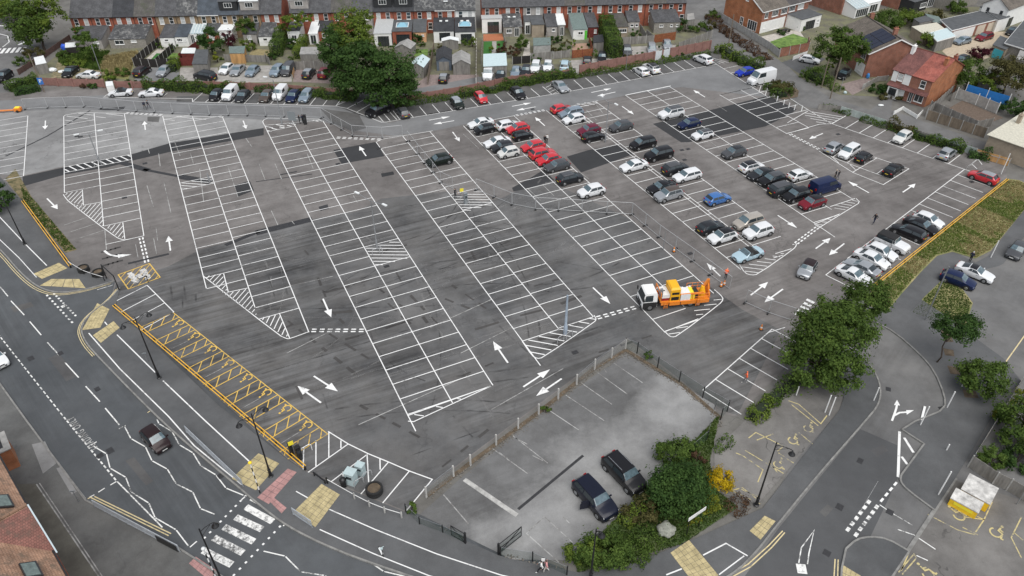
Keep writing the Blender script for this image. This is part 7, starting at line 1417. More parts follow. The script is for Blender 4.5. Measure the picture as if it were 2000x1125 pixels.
M_bed = mat('overgrown_bed', (.045,.105,.018), .95, var=.35, scale=.5, bump=.6, bscale=8, col2=(.075,.085,.035), detail=6)
so = sheet('planting_bed', gp([(1405,812),(1252,966),(1118,1096),(1132,1118),(1335,1061),(1442,992),(1400,960),(1385,905)]), M_bed, .11); tag(so, 'green overgrown bed of the planted corner', 'planting bed')
# yard gate
def yard_gate(a, b, label):
    a, b = G(*a), G(*b); L = (b-a).length; t = thing('yard_gate', label, 'gate', (a.x,a.y,.02), ang(b-a), 'gates'); f = MB(); h = 1.45
    for p, q in (((0,0,.1),(0,0,h)),((L,0,.1),(L,0,h)),((0,0,h),(L,0,h)),((0,0,.12),(L,0,.12)),((0,0,.75),(L,0,.75)),((0,0,.12),(L,0,h))): f.cyl(p, q, .04, n=6)
    f.build('frame', M_black, t); q = MB(); q.poly([(0,0,.12),(L,0,.12),(L,0,h),(0,0,h)]); q.build('mesh', M_chaing, t); q = MB(); q.box((0,0,.8), (.16,.16,1.6)); q.build('post', M_black, t)
yard_gate((974,1083),(1018,1048),'open black steel gate at the yard entrance'); yard_gate((909,1062),(882,1046),'short black gate leaf left of the yard entrance')
# lamps
def bell(mb, x, z, y=0): mb.lathe((x,y,z), [(.03,.45),(.07,.42),(.10,.25),(.24,.12),(.30,0),(.28,-.02),(.0,-.03)], 12)
def street_lamp(px, top, arms, label, reach=1.25, rz=0):
    b = G(*px, .1); h = hz(b, top); t = thing('street_lamp', label, 'street lamp', (b.x,b.y,.1), rz, 'black street lamps'); c = MB(); c.lathe((0,0,0), [(.26,0),(.26,.05),(.16,.12),(.14,.9),(.17,.95),(.11,1.05),(.085,1.6),(.055,h),(.0,h+.12)], 10); c.build('column', M_black, t, 40)
    for s_ in arms:
        a = MB(); pts = [(0,0,h-.35),(s_*reach*.35,0,h-.12),(s_*reach*.75,0,h-.02),(s_*reach,0,h-.05)]
        for i in range(3): a.cyl(pts[i], pts[i+1], .035, n=6)
        a.cyl((0,0,h-.9), (s_*reach*.7,0,h-.1), .02, n=5); ao = a.build('arm', M_black, t); l_ = MB(); bell(l_, s_*reach, h-.52); l_.build('lantern', M_black, ao, 50)
    return t
A1 = ang(G(294,615)-G(237,642)); street_lamp((311,738),622,(-1,1),'black double lamp post beside the disabled bays, upper one',1.35,A1); street_lamp((529,930),810,(-1,1),'black double lamp post beside the disabled bays, lower one',1.3,A1); street_lamp((440,1150),1035,(1,),'black single lamp post beside the zebra crossing at the bottom',1.1,R(35)); street_lamp((1477,986),866,(1,),'black single lamp post beside the faded forecourt',1.4,ang(G(1542,900)-G(1500,880))); street_lamp((49,477),392,(-1,),'black lamp post on the pavement at the left edge',1.2,R(30)); street_lamp((1153,1132),1035,(1,),'black lamp post rising from the shrubs at the bottom',.5,R(-30))
def park_lamp(px, top, label, heads=2, rz=0, reach=1.6, r=.09, m=None, blue=False):
    b = G(*px); h = hz(b, top); m = m or (mat('blue_grey_column', (.26,.31,.37), .5, var=.15) if blue else M_grey); t = thing('car_park_lamp', label, 'lamp post', (b.x,b.y,.02), rz, 'grey lamp posts'); c = MB(); c.lathe((0,0,0), [(r*1.5,0),(r*1.5,1.2),(r,1.3),(r*.7,h),(0,h+.02)], 10); c.build('column', m, t, 40)
    for i in range(heads):
        s_ = 1 if i == 0 else -1; a = MB(); a.cyl((0,0,h-.1), (s_*reach,0,h+.25), .035, n=6); ao = a.build('arm', m, t); l_ = MB(); l_.box((s_*(reach+.3),0,h+.28), (.75,.28,.14)); l_.build('lamp_head', HR['white'], ao)
    return t
park_lamp((737,487),392,'tall grey twin lamp post on the hatched square of the long island',2,ang(G(748,409)-G(703,389)),2.2); park_lamp((1104,652),577,'blue-grey column with hoop guards at the island tip',0,0,blue=True,r=.16); park_lamp((1182,278),199,'tall pale twin lamp post beside the black hatchback',2,ang(G(1200,204)-G(1175,190)),1.6); park_lamp((195,318),262,'slim lamp post on the hatched strip of the left island',2,R(25),1.4); park_lamp((551,243),156,'tall pale lamp post in front of the second white van',1,R(160),1.2); park_lamp((410,357),338,'short stump of a lamp column on the small hatched strip',0,0); park_lamp((1566,742),690,'grey lamp post with white head in front of the exit tree',1,ang(G(1613,706)-G(1580,690)),1.6); park_lamp((1295,488),452,'thin grey post beside the fence panels above the truck',0,0,r=.04)
# hoop guards
def hoop(px, rz, label, w=1.0, h=.9, m=None, grp='hoop barriers'): b = G(*px); t = MB(); pts = [(-w/2,0,0),(-w/2,0,h*.8),(-w/2+.15,0,h),(w/2-.15,0,h),(w/2,0,h*.8),(w/2,0,0)]; [t.cyl(pts[i],pts[i+1],.035,n=6) for i in range(5)]; o = t.build('hoop_barrier', m or M_tube); o.location = (b.x,b.y,.03); o.rotation_euler = (0,0,rz); tag(o, label, 'barrier', grp)
for x, y, r_, lb in ((1095,668,R(40),'lower hoop guard at the blue-grey column'),(1112,660,R(40),'right hoop guard at the blue-grey column'),(1097,650,R(-50),'left hoop guard at the blue-grey column'),(735,497,R(25),'hoop guard in front of the tall twin lamp post'),(745,494,R(-60),'side hoop guard of the tall twin lamp post'),(192,324,R(25),'hoop guard at the slim left lamp post'),(702,948,R(40),'left cycle hoop beside the pale blue cabinets'),(718,934,R(40),'right cycle hoop beside the pale blue cabinets'),(905,395,R(25),'hoop guard at the pay machine'),(915,402,R(-60),'second hoop guard at the pay machine')): hoop((x,y), r_, lb)
hoop((600,885), R(40), 'white hoop barrier beside the black pay machine', 1.1, 1.0, M_frame)
# telegraph and sign poles
M_pole = mat('timber_pole', (.16,.13,.10), .9, var=.3)
for px, top, lb, m_, r in (((86,179),105,'tall timber pole carrying the blue parking sign',M_pole,.1),((199,146),88,'thin pole in the overgrown garden',M_grey,.07),((1422,92),28,'timber pole beside the lane bank',M_pole,.11),((1604,172),115,'left of two timber poles at the lane bend',M_pole,.1),((1621,193),113,'right of two timber poles at the lane bend',M_pole,.12),((1806,626),520,'slim leaning-looking pole on the triangular verge',M_grey,.07),((1640,180),150,'short thin pole at the lane bend',M_grey,.05),((1955,283),265,'dark pole in front of the tan building',M_black,.06),((1725,522),470,'thin pole behind the exit tree',M_grey,.05),((1222,140),100,'slim lamp column on the pink wall',M_grey,.05)):
    post_thing(px, top, None, r, m_, lb, 'pole', 'pole', 'poles')
def board_sign(px, top, w, h, m, label, rz=0, n=1, pm=None, txt=None, tm=None, tsize=.3, plate_z=None, name='sign', th=.04):
    b = G(*px); H = hz(b, top); t = thing(name, label, 'sign', (b.x,b.y,.02), rz, 'signs'); 
    for i in range(n): x = 0 if n == 1 else lerp(-w*.35,w*.35,i/(n-1)); p = MB(); p.cyl((x,0,0), (x,0,H), .04, n=6); p.build('post', pm or M_grey, t)
    z = (plate_z or H-h/2); p = MB(); p.box((0,-.06,z), (w,th,h)); pl = p.build('plate', m, t)
    if txt: o = ground_text(txt, Vector((0,0,0)), tsize, 0, tm or M_black, pl, 'lettering', 0); o.location = (0,-.09,z); o.rotation_euler = (math.pi/2,0,0)
    return t
M_bsign = mat('blue_sign', (.03,.14,.42), .5); M_ysign = mat('yellow_sign', (.80,.68,.04), .5); M_wsign = mat('white_sign', (.74,.74,.73), .5); M_gsign = mat('grey_sign_back', (.20,.22,.23), .6)
board_sign((88,181),152,.9,1.3,M_bsign,'blue parking sign on the timber pole',R(10),1,M_pole,'P',M_wsign,.9); board_sign((573,243),218,1.5,1.7,M_gsign,'grey backed information board on the back lane',R(-15),2); board_sign((902,384),368,.55,.55,M_ysign,'small yellow notice above the pay machine',R(20)); board_sign((575,893),862,.5,.5,M_ysign,'yellow warning triangle sign behind the disabled bays',R(30),1,M_black)
board_sign((1352,1038),1000,2.1,.45,M_wsign,'long white name board on two black posts',ang(G(1375,993)-G(1350,1010)),2,M_black); board_sign((155,982),958,.5,.12,M_gsign,'thin sign post on the wide pavement',R(10)); board_sign((289,708),689,.45,.12,M_gsign,'thin sign post on the cycle path',R(10)); board_sign((1712,580),558,.4,.3,M_ysign,'small yellow notice at the coupe beside the rail',R(30)); board_sign((290,552),538,.3,.2,M_black,'short black post with base plate at the entry box',0,1,M_black); board_sign((1060,1112),1090,.3,.4,M_wsign,'small white notice post at the yard entrance',0,1,M_black); board_sign((1985,985),955,.5,.4,M_wsign,'white sign at the lower right corner',R(30)); board_sign((30,172),160,.9,.7,M_wsign,'small white sign at the far left street corner',0)
def machine(px, h, w, m, label, name='pay_machine', rz=0, top=None, cat='machine'):
    b = G(*px); t = thing(name, label, cat, (b.x,b.y,.02), rz); p = MB(); p.prism([(-w/2,-w*.4),(w/2,-w*.4),(w/2,w*.4),(-w/2,w*.4)], 0, h*.92); p.add([(-w/2,-w*.4,h*.92),(w/2,-w*.4,h*.92),(w/2,w*.4,h),(-w/2,w*.4,h)], [[0,1,2,3]]); p.build('case', m, t); q = MB(); q.box((0,-w*.4-.012,h*.68), (w*.6,.02,h*.22)); q.build('screen', M_pane, t); q = MB(); q.box((0,0,h+.05), (w*1.1,w*.95,.06)); q.build('hood', top or m, t)
machine((586,897),1.75,.5,M_black,'black pay machine behind the disabled bays',rz=R(40)); machine((571,889),1.7,.35,M_trim,'narrow black machine left of the pay machine',rz=R(40)); machine((597,243),1.7,.5,M_trim,'black pay machine beside the information board'); machine((910,398),1.75,.5,M_gsign,'grey pay machine on the hatched square',rz=R(25)); M_cab = mat('pale_blue_cabinet', (.40,.49,.50), .5, var=.1)
machine((688,943),1.6,.95,M_cab,'large pale blue cabinet in the white hatched bay','utility_cabinet',R(-20),cat='cabinet'); machine((706,926),1.35,.75,M_cab,'small pale blue cabinet behind the large one','utility_cabinet',R(-20),cat='cabinet')
def bin_(px, label): b = G(*px); t = thing('litter_bin', label, 'bin', (b.x,b.y,.02)); p = MB(); p.lathe((0,0,0), [(.26,0),(.30,.9),(.33,.92),(.33,1.0),(.24,1.15),(.05,1.22),(0,1.22)], 12); p.build('body', M_black, t, 40); p = MB(); p.box((0,-.29,.98), (.3,.06,.12)); p.build('slot', M_tar, t)
bin_((672,950),'black litter bin left of the pale blue cabinets')
# tyre planters
def planter(px, label, r=.72, h=.7): b = G(*px); t = thing('tyre_planter', label, 'planter', (b.x,b.y,.02), 0, 'tyre planters'); p = MB(); p.lathe((0,0,0), [(r*.9,0),(r,.12),(r*.96,.3),(r*.9,.34),(r*1.0,.45),(r*1.02,h-.1),(r*.95,h),(r*.78,h),(r*.76,h-.15)], 20); p.build('tyre', M_tyre, t, 35); q = MB(); q.lathe((0,0,h-.14), [(r*.78,0),(.0,.03)], 16); q.build('soil', M_soil, t)
planter((165,530),'left of two black tyre planters at the entrance'); planter((194,538),'right of two black tyre planters at the entrance'); planter((732,962),'single black planter full of soil in the white bays',.8,.75)
# entrance barrier frame and chain
t = thing('height_barrier', 'black height barrier frame over the entrance', 'barrier', tuple(G(233,567)), 0); a_, b_ = Vector((0,0,0)), G(209,545)-G(233,567); p = MB(); [p.cyl(q, q+Vector((0,0,2.3)), .07, n=8) for q in (a_,)]; p.build('post', M_black, t); p = MB(); p.cyl(b_, b_+Vector((0,0,2.3)), .07, n=8); p.build('post', M_black, t); p = MB(); p.beam(a_+Vector((0,0,2.25)), b_+Vector((0,0,2.25)), .1, .12); p.build('crossbar', M_black, t); p = MB(); p.beam(b_+Vector((0,0,2.1)), b_+(b_-a_)*.35+Vector((0,0,.2)), .06, .06); p.build('stay', M_black, t)
t = thing('rope_barrier', 'low rope barrier from the yellow rail to the entrance', 'barrier', tuple(G(137,520)), 0, 'rope barriers'); pts = [G(137,520),G(165,537),G(182,543),G(205,550)]; p = MB(); [p.cyl(pts[i]-pts[0]+Vector((0,0,.75)), pts[i+1]-pts[0]+Vector((0,0,.75)), .03, n=5) for i in range(3)]; p.build('rope', M_wsign, t)
for q in pts[1:]: p = MB(); p.cyl(q-pts[0], q-pts[0]+Vector((0,0,.85)), .05, n=7); p.build('post', M_black, t)
t = thing('rope_barrier', 'bollards with rope along the white bays at the main road', 'barrier', tuple(G(612,925)), 0, 'rope barriers'); pts = [G(640,945),G(693,975),G(722,990),G(752,1002),G(785,1012)]; o = pts[0]; t.location = o
for i, q in enumerate(pts):
    p = MB(); p.lathe(q-o, [(.17,0),(.16,.05),(.09,.1),(.09,.85),(.05,.95),(0,.95)], 9); p.build('bollard', M_conc if i else M_black, t, 40)
    if i: p = MB(); p.cyl(pts[i-1]-o+Vector((0,0,.7)), q-o+Vector((0,0,.7)), .03, n=5); p.build('rope', M_wsign, t)
t = thing('black_rail', 'short black rail beside the pink tactile paving', 'railing', tuple(G(614,930)), ang(G(638,948)-G(614,930))); p = MB(); p.box((.8,0,.55), (1.7,.1,.16)); p.build('bar', M_black, t); [ (lambda q: q.build('post', M_black, t))((lambda q: (q.box((x,0,.28), (.1,.1,.56)), q)[1])(MB())) for x in (.05,1.55)]
# guard rails
M_grail = mat('pale_rail_steel', (.40,.43,.46), .5, metal=.2, var=.2)
def guard(a, b, label, h=1.0, mesh=True):
    a, b = G(*a,.1), G(*b,.1); L = (b-a).length; t = thing('guard_rail', label, 'railing', (a.x,a.y,.1), ang(b-a), 'guard rails'); n = max(1, round(L/2.0)); l = L/n; pm_ = MB(); pm_.cyl((0,0,0),(0,0,h),.035,n=6); pme = pm_.mesh('post', M_grail); f = MB(); f.cyl((0,0,h),(l,0,h),.04,n=6); f.cyl((0,0,.15),(l,0,.15),.03,n=6); [f.cyl((l*i/12,0,.15),(l*i/12,0,h),.012,n=4) for i in range(1,12)]; [f.beam((0,-.02,z_),(l,-.02,z_),.02,.13) for z_ in (.38,.62,.86)]; fme = f.mesh('rail_panel', M_grail)
    for i in range(n+1): link('post', pme, t, (i*l,0,0))
    for i in range(n): link('rail_panel', fme, t, (i*l,0,0))
guard((186,990),(352,1078),'long steel guard rail on the wide pavement, lower left'); guard((365,845),(475,950),'steel guard rail before the zebra crossing'); guard((573,1005),(610,1030),'short steel guard rail beside the tactile paving')
p = MB(); b0, b1 = G(310,1057,.1), G(350,1078,.1); t = thing('banner_panel', 'dark banner fixed to the end of the guard rail', 'banner', (b0.x,b0.y,.1), ang(b1-b0)); p.box(((b1-b0).length/2,-.08,.55), ((b1-b0).length,.03,.85)); p.build('cloth', M_black, t)
# belisha beacons
def belisha(px, top, col, label):
    b = G(*px,.1); h = hz(b, top)-.15; t = thing('belisha_beacon', label, 'beacon', (b.x,b.y,.1), 0, 'crossing beacons'); n = 8
    for i in range(n): p = MB(); p.cyl((0,0,h*i/n), (0,0,h*(i+1)/n), .055, n=8); p.build('pole_band', M_black if i % 2 == 0 else M_wsign, t)
    p = MB(); p.lathe((0,0,h+.14), [(0,-.16),(.1,-.13),(.16,-.05),(.17,.04),(.12,.12),(0,.16)], 12); p.build('globe', col, t, 60)
belisha((508,963),905,mat('amber_globe', (.90,.62,.02), .3),'crossing beacon with yellow globe right of the lamp post'); belisha((425,1135),1073,HR['white'],'crossing beacon with pale globe at the bottom edge')
# marker posts
for px, top, lb in (((1797,831),794,'white marker post at the kerb nose of the road bend'),((1849,797),765,'white marker post on the outer bend'),((1611,806),772,'left of two white posts on the forecourt'),((1619,811),776,'right of two white posts on the forecourt'),((1706,783),757,'white marker post inside the bend'),((1832,967),921,'tall thin grey post on a weed patch'),((1848,880),868,'small dark marker post on the outer pavement'),((1555,772),755,'grey post at the end of the hedge strip'),((1878,756),745,'small post beside the low spreading tree'),((1935,503),470,'white leaning marker on the verge tip'),((1955,340),300,'white post at the timber fence corner')): post_thing(px, top, None, .06, M_wsign, lb, 'marker_post', 'post', 'marker posts')
for i, (x, y) in enumerate(((1517,198),(1530,205),(1540,211),(1551,215),(1565,217))): post_thing((x,y), None, 1.0, .09, M_wsign, 'white bollard in the row of five closing off the lane, number %s from the left' % ('one','two','three','four','five')[i], 'bollard', 'bollard', 'white bollards at the lane')
# boulder, containers, cones, scooter, orange trailer, patio set, tarps
def boulder(px, r, label):
    rg = random.Random(5); bm = bmesh.new(); bmesh.ops.create_icosphere(bm, subdivisions=3, radius=r)
    for v in bm.verts: v.co *= 1+.12*math.sin(v.co.x*9+1)+.1*math.sin(v.co.y*7+v.co.z*8); v.co.z *= .75
    me = bpy.data.meshes.new('boulder'); bm.to_mesh(me); bm.free(); me.materials.append(mat('lichen_stone', (.25,.255,.22), .95, var=.35, scale=3, bump=.6)); me.polygons.foreach_set('use_smooth', [True]*len(me.polygons)); o = link('boulder', me, None, G(*px)+Vector((0,0,.45))); tag(o, label, 'rock')
boulder((1300,1040), .75, 'pale lichen covered boulder in the planted corner')
def container(px, rz, w, d, h, label):
    b = G(*px); t = thing('recycling_container', label, 'container', (b.x,b.y,.03), rz, 'yellow containers'); p = MB(); p.box((0,0,h/2), (w,d,h)); p.build('box', mat('container_yellow', (.78,.50,.02), .5, var=.12), t); p = MB(); p.add([(-w/2-.05,-d/2-.05,h+.01),(w/2+.05,-d/2-.05,h+.01),(w/2+.05,d/2+.05,h+.22),(-w/2-.05,d/2+.05,h+.22),(-w/2-.05,-d/2-.05,h-.1),(w/2+.05,-d/2-.05,h-.1),(w/2+.05,d/2+.05,h-.1),(-w/2-.05,d/2+.05,h-.1)], [[0,1,2,3],[4,5,1,0],[5,6,2,1],[6,7,3,2],[7,4,0,3]]); p.build('lid', mat('weathered_white_lid', (.46,.45,.43), .8, var=.45, scale=1.6), t); p = MB(); p.box((0,-d/2-.02,h*.6), (w*.7,.03,h*.3)); p.build('hatch', M_ysign, t)
CA = ang(G(1905,985)-G(1868,965)); container((1903,972),CA,2.4,2.1,1.2,'larger yellow container with weathered white lid'); container((1880,992),CA,2.3,1.2,1.0,'smaller yellow container in front of the larger one')
def cone(px, label): b = G(*px); t = thing('traffic_cone', label, 'cone', (b.x,b.y,.03), random.uniform(0,1), 'traffic cones'); p = MB(); p.box((0,0,.03), (.42,.42,.06)); p.build('base', M_trim, t); p = MB(); p.lathe((0,0,.05), [(.17,0),(.13,.25),(.10,.42),(.05,.72),(.0,.72)], 10); p.build('body', PAINT['orange'], t, 40); p = MB(); p.lathe((0,0,.05), [(.137,.24),(.106,.42)], 10); p.build('band', M_wsign, t)
for x, y, lb in ((1316,492,'orange cone beside the long fence run'),(1408,560,'left orange cone near the high visibility worker'),(1414,557,'right orange cone near the high visibility worker'),(1486,644,'orange cone above the last row of bays')): cone((x,y), lb)
b = G(744,1078,.1); t = thing('electric_scooter', 'electric scooter standing on the pavement beside the main road', 'scooter', (b.x,b.y,.1), R(-60)); [q.build('wheel', M_tyre, t) for q in [(lambda m_: (m_.cyl((x,-.025,.11),(x,.025,.11),.11,n=12), m_)[1])(MB()) for x in (.5,-.4)]]; p = MB(); p.box((.02,0,.17), (.75,.17,.06)); p.build('deck', M_wsign, t); p = MB(); p.cyl((.5,0,.15),(.38,0,1.15),.03,n=7); p.build('stem', M_black, t); p = MB(); p.cyl((.38,-.25,1.15),(.38,.25,1.15),.025,n=6); p.build('handlebar', M_cab, t); p = MB(); p.box((.44,0,1.05), (.1,.2,.16)); p.build('display', M_cab, t)
b = G(22,219); t = thing('trailer_machine', 'low orange trailer machine at the far left of the car park', 'trailer', (b.x,b.y,.03), R(8)); t.scale = (.65,.65,.65); p = MB(); p.box((-1.5,0,.55), (4.5,.5,.25)); p.build('drawbar', PAINT['orange'], t); p = MB(); p.box((2.0,0,.75), (1.8,1.3,.8)); p.build('engine_box', PAINT['orange'], t); [ (lambda q: (q.cyl((2.0,s_*.7,.35),(2.0,s_*.9,.35),.35,n=12), q.build('wheel', M_tyre, t)))(MB()) for s_ in (1,-1)]; p = MB(); p.box((2.0,0,1.25), (1.2,1.0,.2)); p.build('cover', M_ysign, t)
for px, m_, lb, sz in (((127,98),mat('blue_tarp',(.03,.10,.55),.6,var=.2),'crumpled blue tarpaulin in the overgrown garden',(1.4,1.2,1.6)),((103,140),HR['white'],'stack of white sheets beside the small open shed',(2.0,1.2,.9)),((122,142),HR['white'],'white rubble sacks beside the black saloon',(1.6,1.0,.6)),((892,178),HR['white'],'white sheet lying on the wall top',(1.6,.8,.5)),((1121,146),HR['asb'],'pale rubbish pile at the end of the ivy bank',(1.4,1.2,.9)),((1694,153),mat('blue_toy',(.05,.25,.6),.5),'blue slide beside the solar panel house',(.6,1.0,1.2)),((1650,183),HR['blue_white'],'pale bag left at the drive',(.6,.6,.6)),((1720,207),HR['white'],'white sack on the lane beside the cottages',(1.0,.5,.4))):
    rg = random.Random(int(px[0])); bm = bmesh.new(); bmesh.ops.create_icosphere(bm, subdivisions=2, radius=.5)
    for v in bm.verts: v.co = Vector((v.co.x*sz[0]*rg.uniform(.85,1.15), v.co.y*sz[1]*rg.uniform(.85,1.15), v.co.z*sz[2]*rg.uniform(.85,1.1)))
    me = bpy.data.meshes.new('heap'); bm.to_mesh(me); bm.free(); me.materials.append(m_); o = link('covered_heap', me, None, G(*px)+Vector((0,0,sz[2]*.4))); tag(o, lb, 'heap')
t = thing('patio_set', 'black garden table set in front of the brick semis', 'furniture', tuple(G(1531,64)), .4); p = MB(); p.box((0,0,.72), (1.8,1.0,.06)); p.build('table_top', M_black, t); [(lambda q: (q.box((x,y,.35), (.07,.07,.7)), q.build('leg', M_black, t)))(MB()) for x in (-.8,.8) for y in (-.4,.4)]
for i in (-1,1): p = MB(); p.box((i*.5,-.8,.45), (.5,.5,.08)); p.box((i*.5,-1.02,.75), (.5,.06,.6)); p.build('seat', M_black, t)
# garden and drive surfaces
def surf(pts, m, label, name='drive', z=.016, cat='drive'): o = sheet(name, gp(pts), m, z); tag(o, label, cat); return o
M_lawn = mat('lawn', (.06,.13,.02), .95, var=.3, scale=1.2, col2=(.14,.22,.05)); M_turf = mat('artificial_turf', (.03,.13,.02), .95, var=.15, scale=2); M_pavc = mat('concrete_drive', (.30,.285,.265), .9, var=.25, scale=1.0); M_brickp = mat('brick_drive', (.22,.175,.165), .9, var=.25, scale=2); M_gravel = mat('sandy_gravel', (.42,.35,.26), .95, var=.2, scale=2); M_pav2 = mat('paving_slabs', (.42,.39,.35), .9, var=.25, scale=1.5); M_deck = mat('orange_deck', (.36,.13,.06), .8, var=.2)
surf([(205,112),(270,98),(260,130),(250,156),(205,150)], mat('dry_grass_ground', (.28,.22,.10), .95, var=.4, scale=1.5, col2=(.14,.16,.05)), 'dry overgrown garden ground', 'garden', cat='garden'); surf([(95,160),(205,165),(215,100),(120,105)], mat('rough_ground', (.10,.11,.05), .95, var=.4, scale=1.5, col2=(.22,.18,.11)), 'rough green plot behind the pink wall', 'garden', .014, 'garden')
surf([(262,160),(350,162),(350,132),(268,132)], M_lane, 'grey tarmac drive behind the black slatted fence'); surf([(350,162),(430,162),(425,132),(352,132)], M_pavc, 'pale concrete drive beside the ruined carport'); surf([(425,162),(570,160),(570,128),(430,128)], M_pavc, 'concrete drive with the silver cars', z=.020); surf([(572,160),(655,164),(655,136),(576,136)], M_brickp, 'grey brick drive beside the dark trees'); surf([(800,172),(935,168),(935,146),(838,146)], M_brickp, 'brick paved drive in front of the sheds'); surf([(782,205),(935,168),(1000,158),(995,150),(935,150),(800,176)], M_lane, 'grey access strip above the pink wall', z=.022)
surf([(270,128),(306,128),(338,98),(312,92)], M_pav2, 'pale paved garden inside the black fence', 'patio', cat='patio'); surf([(294,117),(306,117),(318,105),(306,104)], M_turf, 'small turf square in the paved garden', 'lawn', .022, 'lawn'); surf([(322,118),(348,118),(360,104),(336,104)], M_lawn, 'small lawn left of the red fence', 'lawn', .018, 'lawn'); surf([(944,106),(960,106),(961,81),(945,82)], M_turf, 'left strip of artificial lawn', 'lawn', .02, 'lawn'); surf([(970,105),(986,104),(984,80),(970,81)], M_turf, 'right strip of artificial lawn', 'lawn', .02, 'lawn'); surf([(960.5,106),(969.5,106),(969.5,81),(961.5,81)], M_pavc, 'pale path between the artificial lawns', 'path', .02, 'path'); surf([(944,80),(984,79),(981,66),(944,67)], M_deck, 'orange decking outside the white extension', 'deck', .02, 'deck')
surf([(808,110),(836,108),(836,96),(812,97)], M_lawn, 'small lawn above the white roofed garage', 'lawn', .018, 'lawn'); surf([(636,120),(655,118),(660,98),(646,98)], M_lawn, 'small lawn beside the dark evergreen', 'lawn', .018, 'lawn'); surf([(478,118),(525,116),(530,98),(495,95)], mat('bare_lawn', (.24,.20,.10), .95, var=.3, scale=1.5), 'worn lawn left of the clipped hedge', 'lawn', .018, 'lawn'); surf([(1020,112),(1036,110),(1034,80),(1028,80)], M_pav2, 'white garden path in the third terrace', 'path', .018, 'path'); surf([(1000,152),(1085,138),(1080,124),(1000,130)], M_lane, 'tarmac apron under the five parked cars', z=.018); surf([(1120,150),(1215,132),(1205,112),(1115,118)], M_pavc, 'concrete apron beside the pink panelled wall', z=.018); surf([(1210,132),(1320,106),(1320,88),(1215,92)], M_pavc, 'pale drive under the silver cars', z=.02); surf([(1118,102),(1150,98),(1146,84),(1118,86)], mat('old_deck', (.32,.21,.15), .9, var=.3), 'worn timber deck inside the rust fence', 'deck', .02, 'deck')
surf([(1485,72),(1530,62),(1560,58),(1578,84),(1500,96)], M_pav2, 'pale patio in front of the brick semis', 'patio', .02, 'patio'); o = surf([(1497,88),(1548,70),(1577,80),(1576,88),(1522,98)], M_lawn, 'bright raised lawn behind the concrete wall', 'lawn', .5, 'lawn'); surf([(1526,122),(1580,105),(1612,115),(1565,146)], M_pave, 'dark tarmac drive with the white car', z=.016); surf([(1640,165),(1690,152),(1712,160),(1684,176),(1665,186)], M_brickp, 'brown paved drive of the solar panel house', z=.016); surf([(1840,100),(1860,84),(1945,62),(1980,62),(1975,95),(1900,125),(1862,120)], M_gravel, 'sandy yard in front of the garages', 'yard', .016, 'yard'); surf([(1838,220),(1905,250),(1960,230),(1880,196)], mat('bare_earth', (.12,.09,.07), .95, var=.4), 'bare earth plot beside the cottages', 'garden', .016, 'garden')
surf([(1502,168),(1515,160),(1545,168),(1560,178),(1558,190),(1530,196),(1518,190)], M_soil, 'earth of the traffic island', 'traffic_island', .1, 'island')

# ground and loose planting of the gardens
M_garden = mat('garden_ground', (.15,.14,.12), .95, var=.35, scale=.5, bump=.4, col2=(.13,.13,.07), detail=7)
surf([(60,150),(84,166),(228,171),(420,171),(560,177),(690,189),(770,201),(900,180),(1000,159),(1132,145),(1386,96),(1392,72),(1340,40),(930,55),(550,62),(150,75)], M_garden, 'mixed earth and paving of the terrace gardens', 'garden', .001, 'garden')
surf([(1500,118),(1560,150),(1640,185),(1740,190),(1860,176),(2060,130),(2060,10),(1600,20),(1480,66),(1500,95)], M_garden, 'mixed ground of the gardens on the right', 'garden', .001, 'garden')
rg = random.Random(21); mbs = {'mid': MB(), 'dark': MB(), 'bright': MB(), 'olive': MB()}
spots = [(rg.uniform(310,1330), rg.uniform(84,119)) for _ in range(70)]+[(rg.uniform(1690,1840), rg.uniform(30,60)) for _ in range(14)]+[(rg.uniform(1880,1990), rg.uniform(160,210)) for _ in range(10)]+[(rg.uniform(1590,1650), rg.uniform(95,160)) for _ in range(8)]+[(x, 100+rg.uniform(-8,8)) for x in range(640,700,10)]
for x, y in spots:
    kd = rg.choice(('mid','dark','bright','mid','olive')); g = G(x,y); h = rg.uniform(.7,2.0); leaves(mbs[kd], (g.x,g.y,h*.45), (rg.uniform(.6,1.4),rg.uniform(.5,1.0),h*.55), int(rg.uniform(60,130)), .3, rg, .8, clumps=7)
for kd, mb in mbs.items(): o = mb.build('garden_plants', LF[kd]); tag(o, {'mid':'mid green','dark':'dark green','bright':'yellow-green','olive':'olive green'}[kd]+' loose planting scattered through the gardens', 'plants', kind='stuff')
# tyre scuffs
DZ = gp([(400,495),(610,435),(745,395),(870,380),(985,390),(1060,350),(1230,432),(1330,522),(1450,607),(1515,650),(1440,745),(1380,760),(1225,655),(830,945),(640,845),(300,560),(340,525)])
def inpoly(p, poly):
    ins = False
    for i in range(len(poly)):
        a, b = poly[i], poly[i-1]
        if (a.y > p.y) != (b.y > p.y) and p.x < (b.x-a.x)*(p.y-a.y)/(b.y-a.y)+a.x: ins = not ins
    return ins
def fade_mat(name, col, amt, scale):
    m = bpy.data.materials.new(name); m.use_nodes = True; n = m.node_tree.nodes; l = m.node_tree.links; b = n['Principled BSDF']; b.inputs['Base Color'].default_value = (*col,1); b.inputs['Roughness'].default_value = .9; b.inputs['Specular IOR Level'].default_value = .2
    g = n.new('ShaderNodeNewGeometry'); t = n.new('ShaderNodeTexNoise'); t.inputs['Scale'].default_value = scale; t.inputs['Detail'].default_value = 5; l.new(g.outputs['Position'], t.inputs['Vector']); r = n.new('ShaderNodeValToRGB'); r.color_ramp.elements[0].position = .42; r.color_ramp.elements[1].position = .66; r.color_ramp.elements[1].color = (amt,amt,amt,1); l.new(t.outputs['Fac'], r.inputs['Fac']); l.new(r.outputs[0], b.inputs['Alpha']); return m
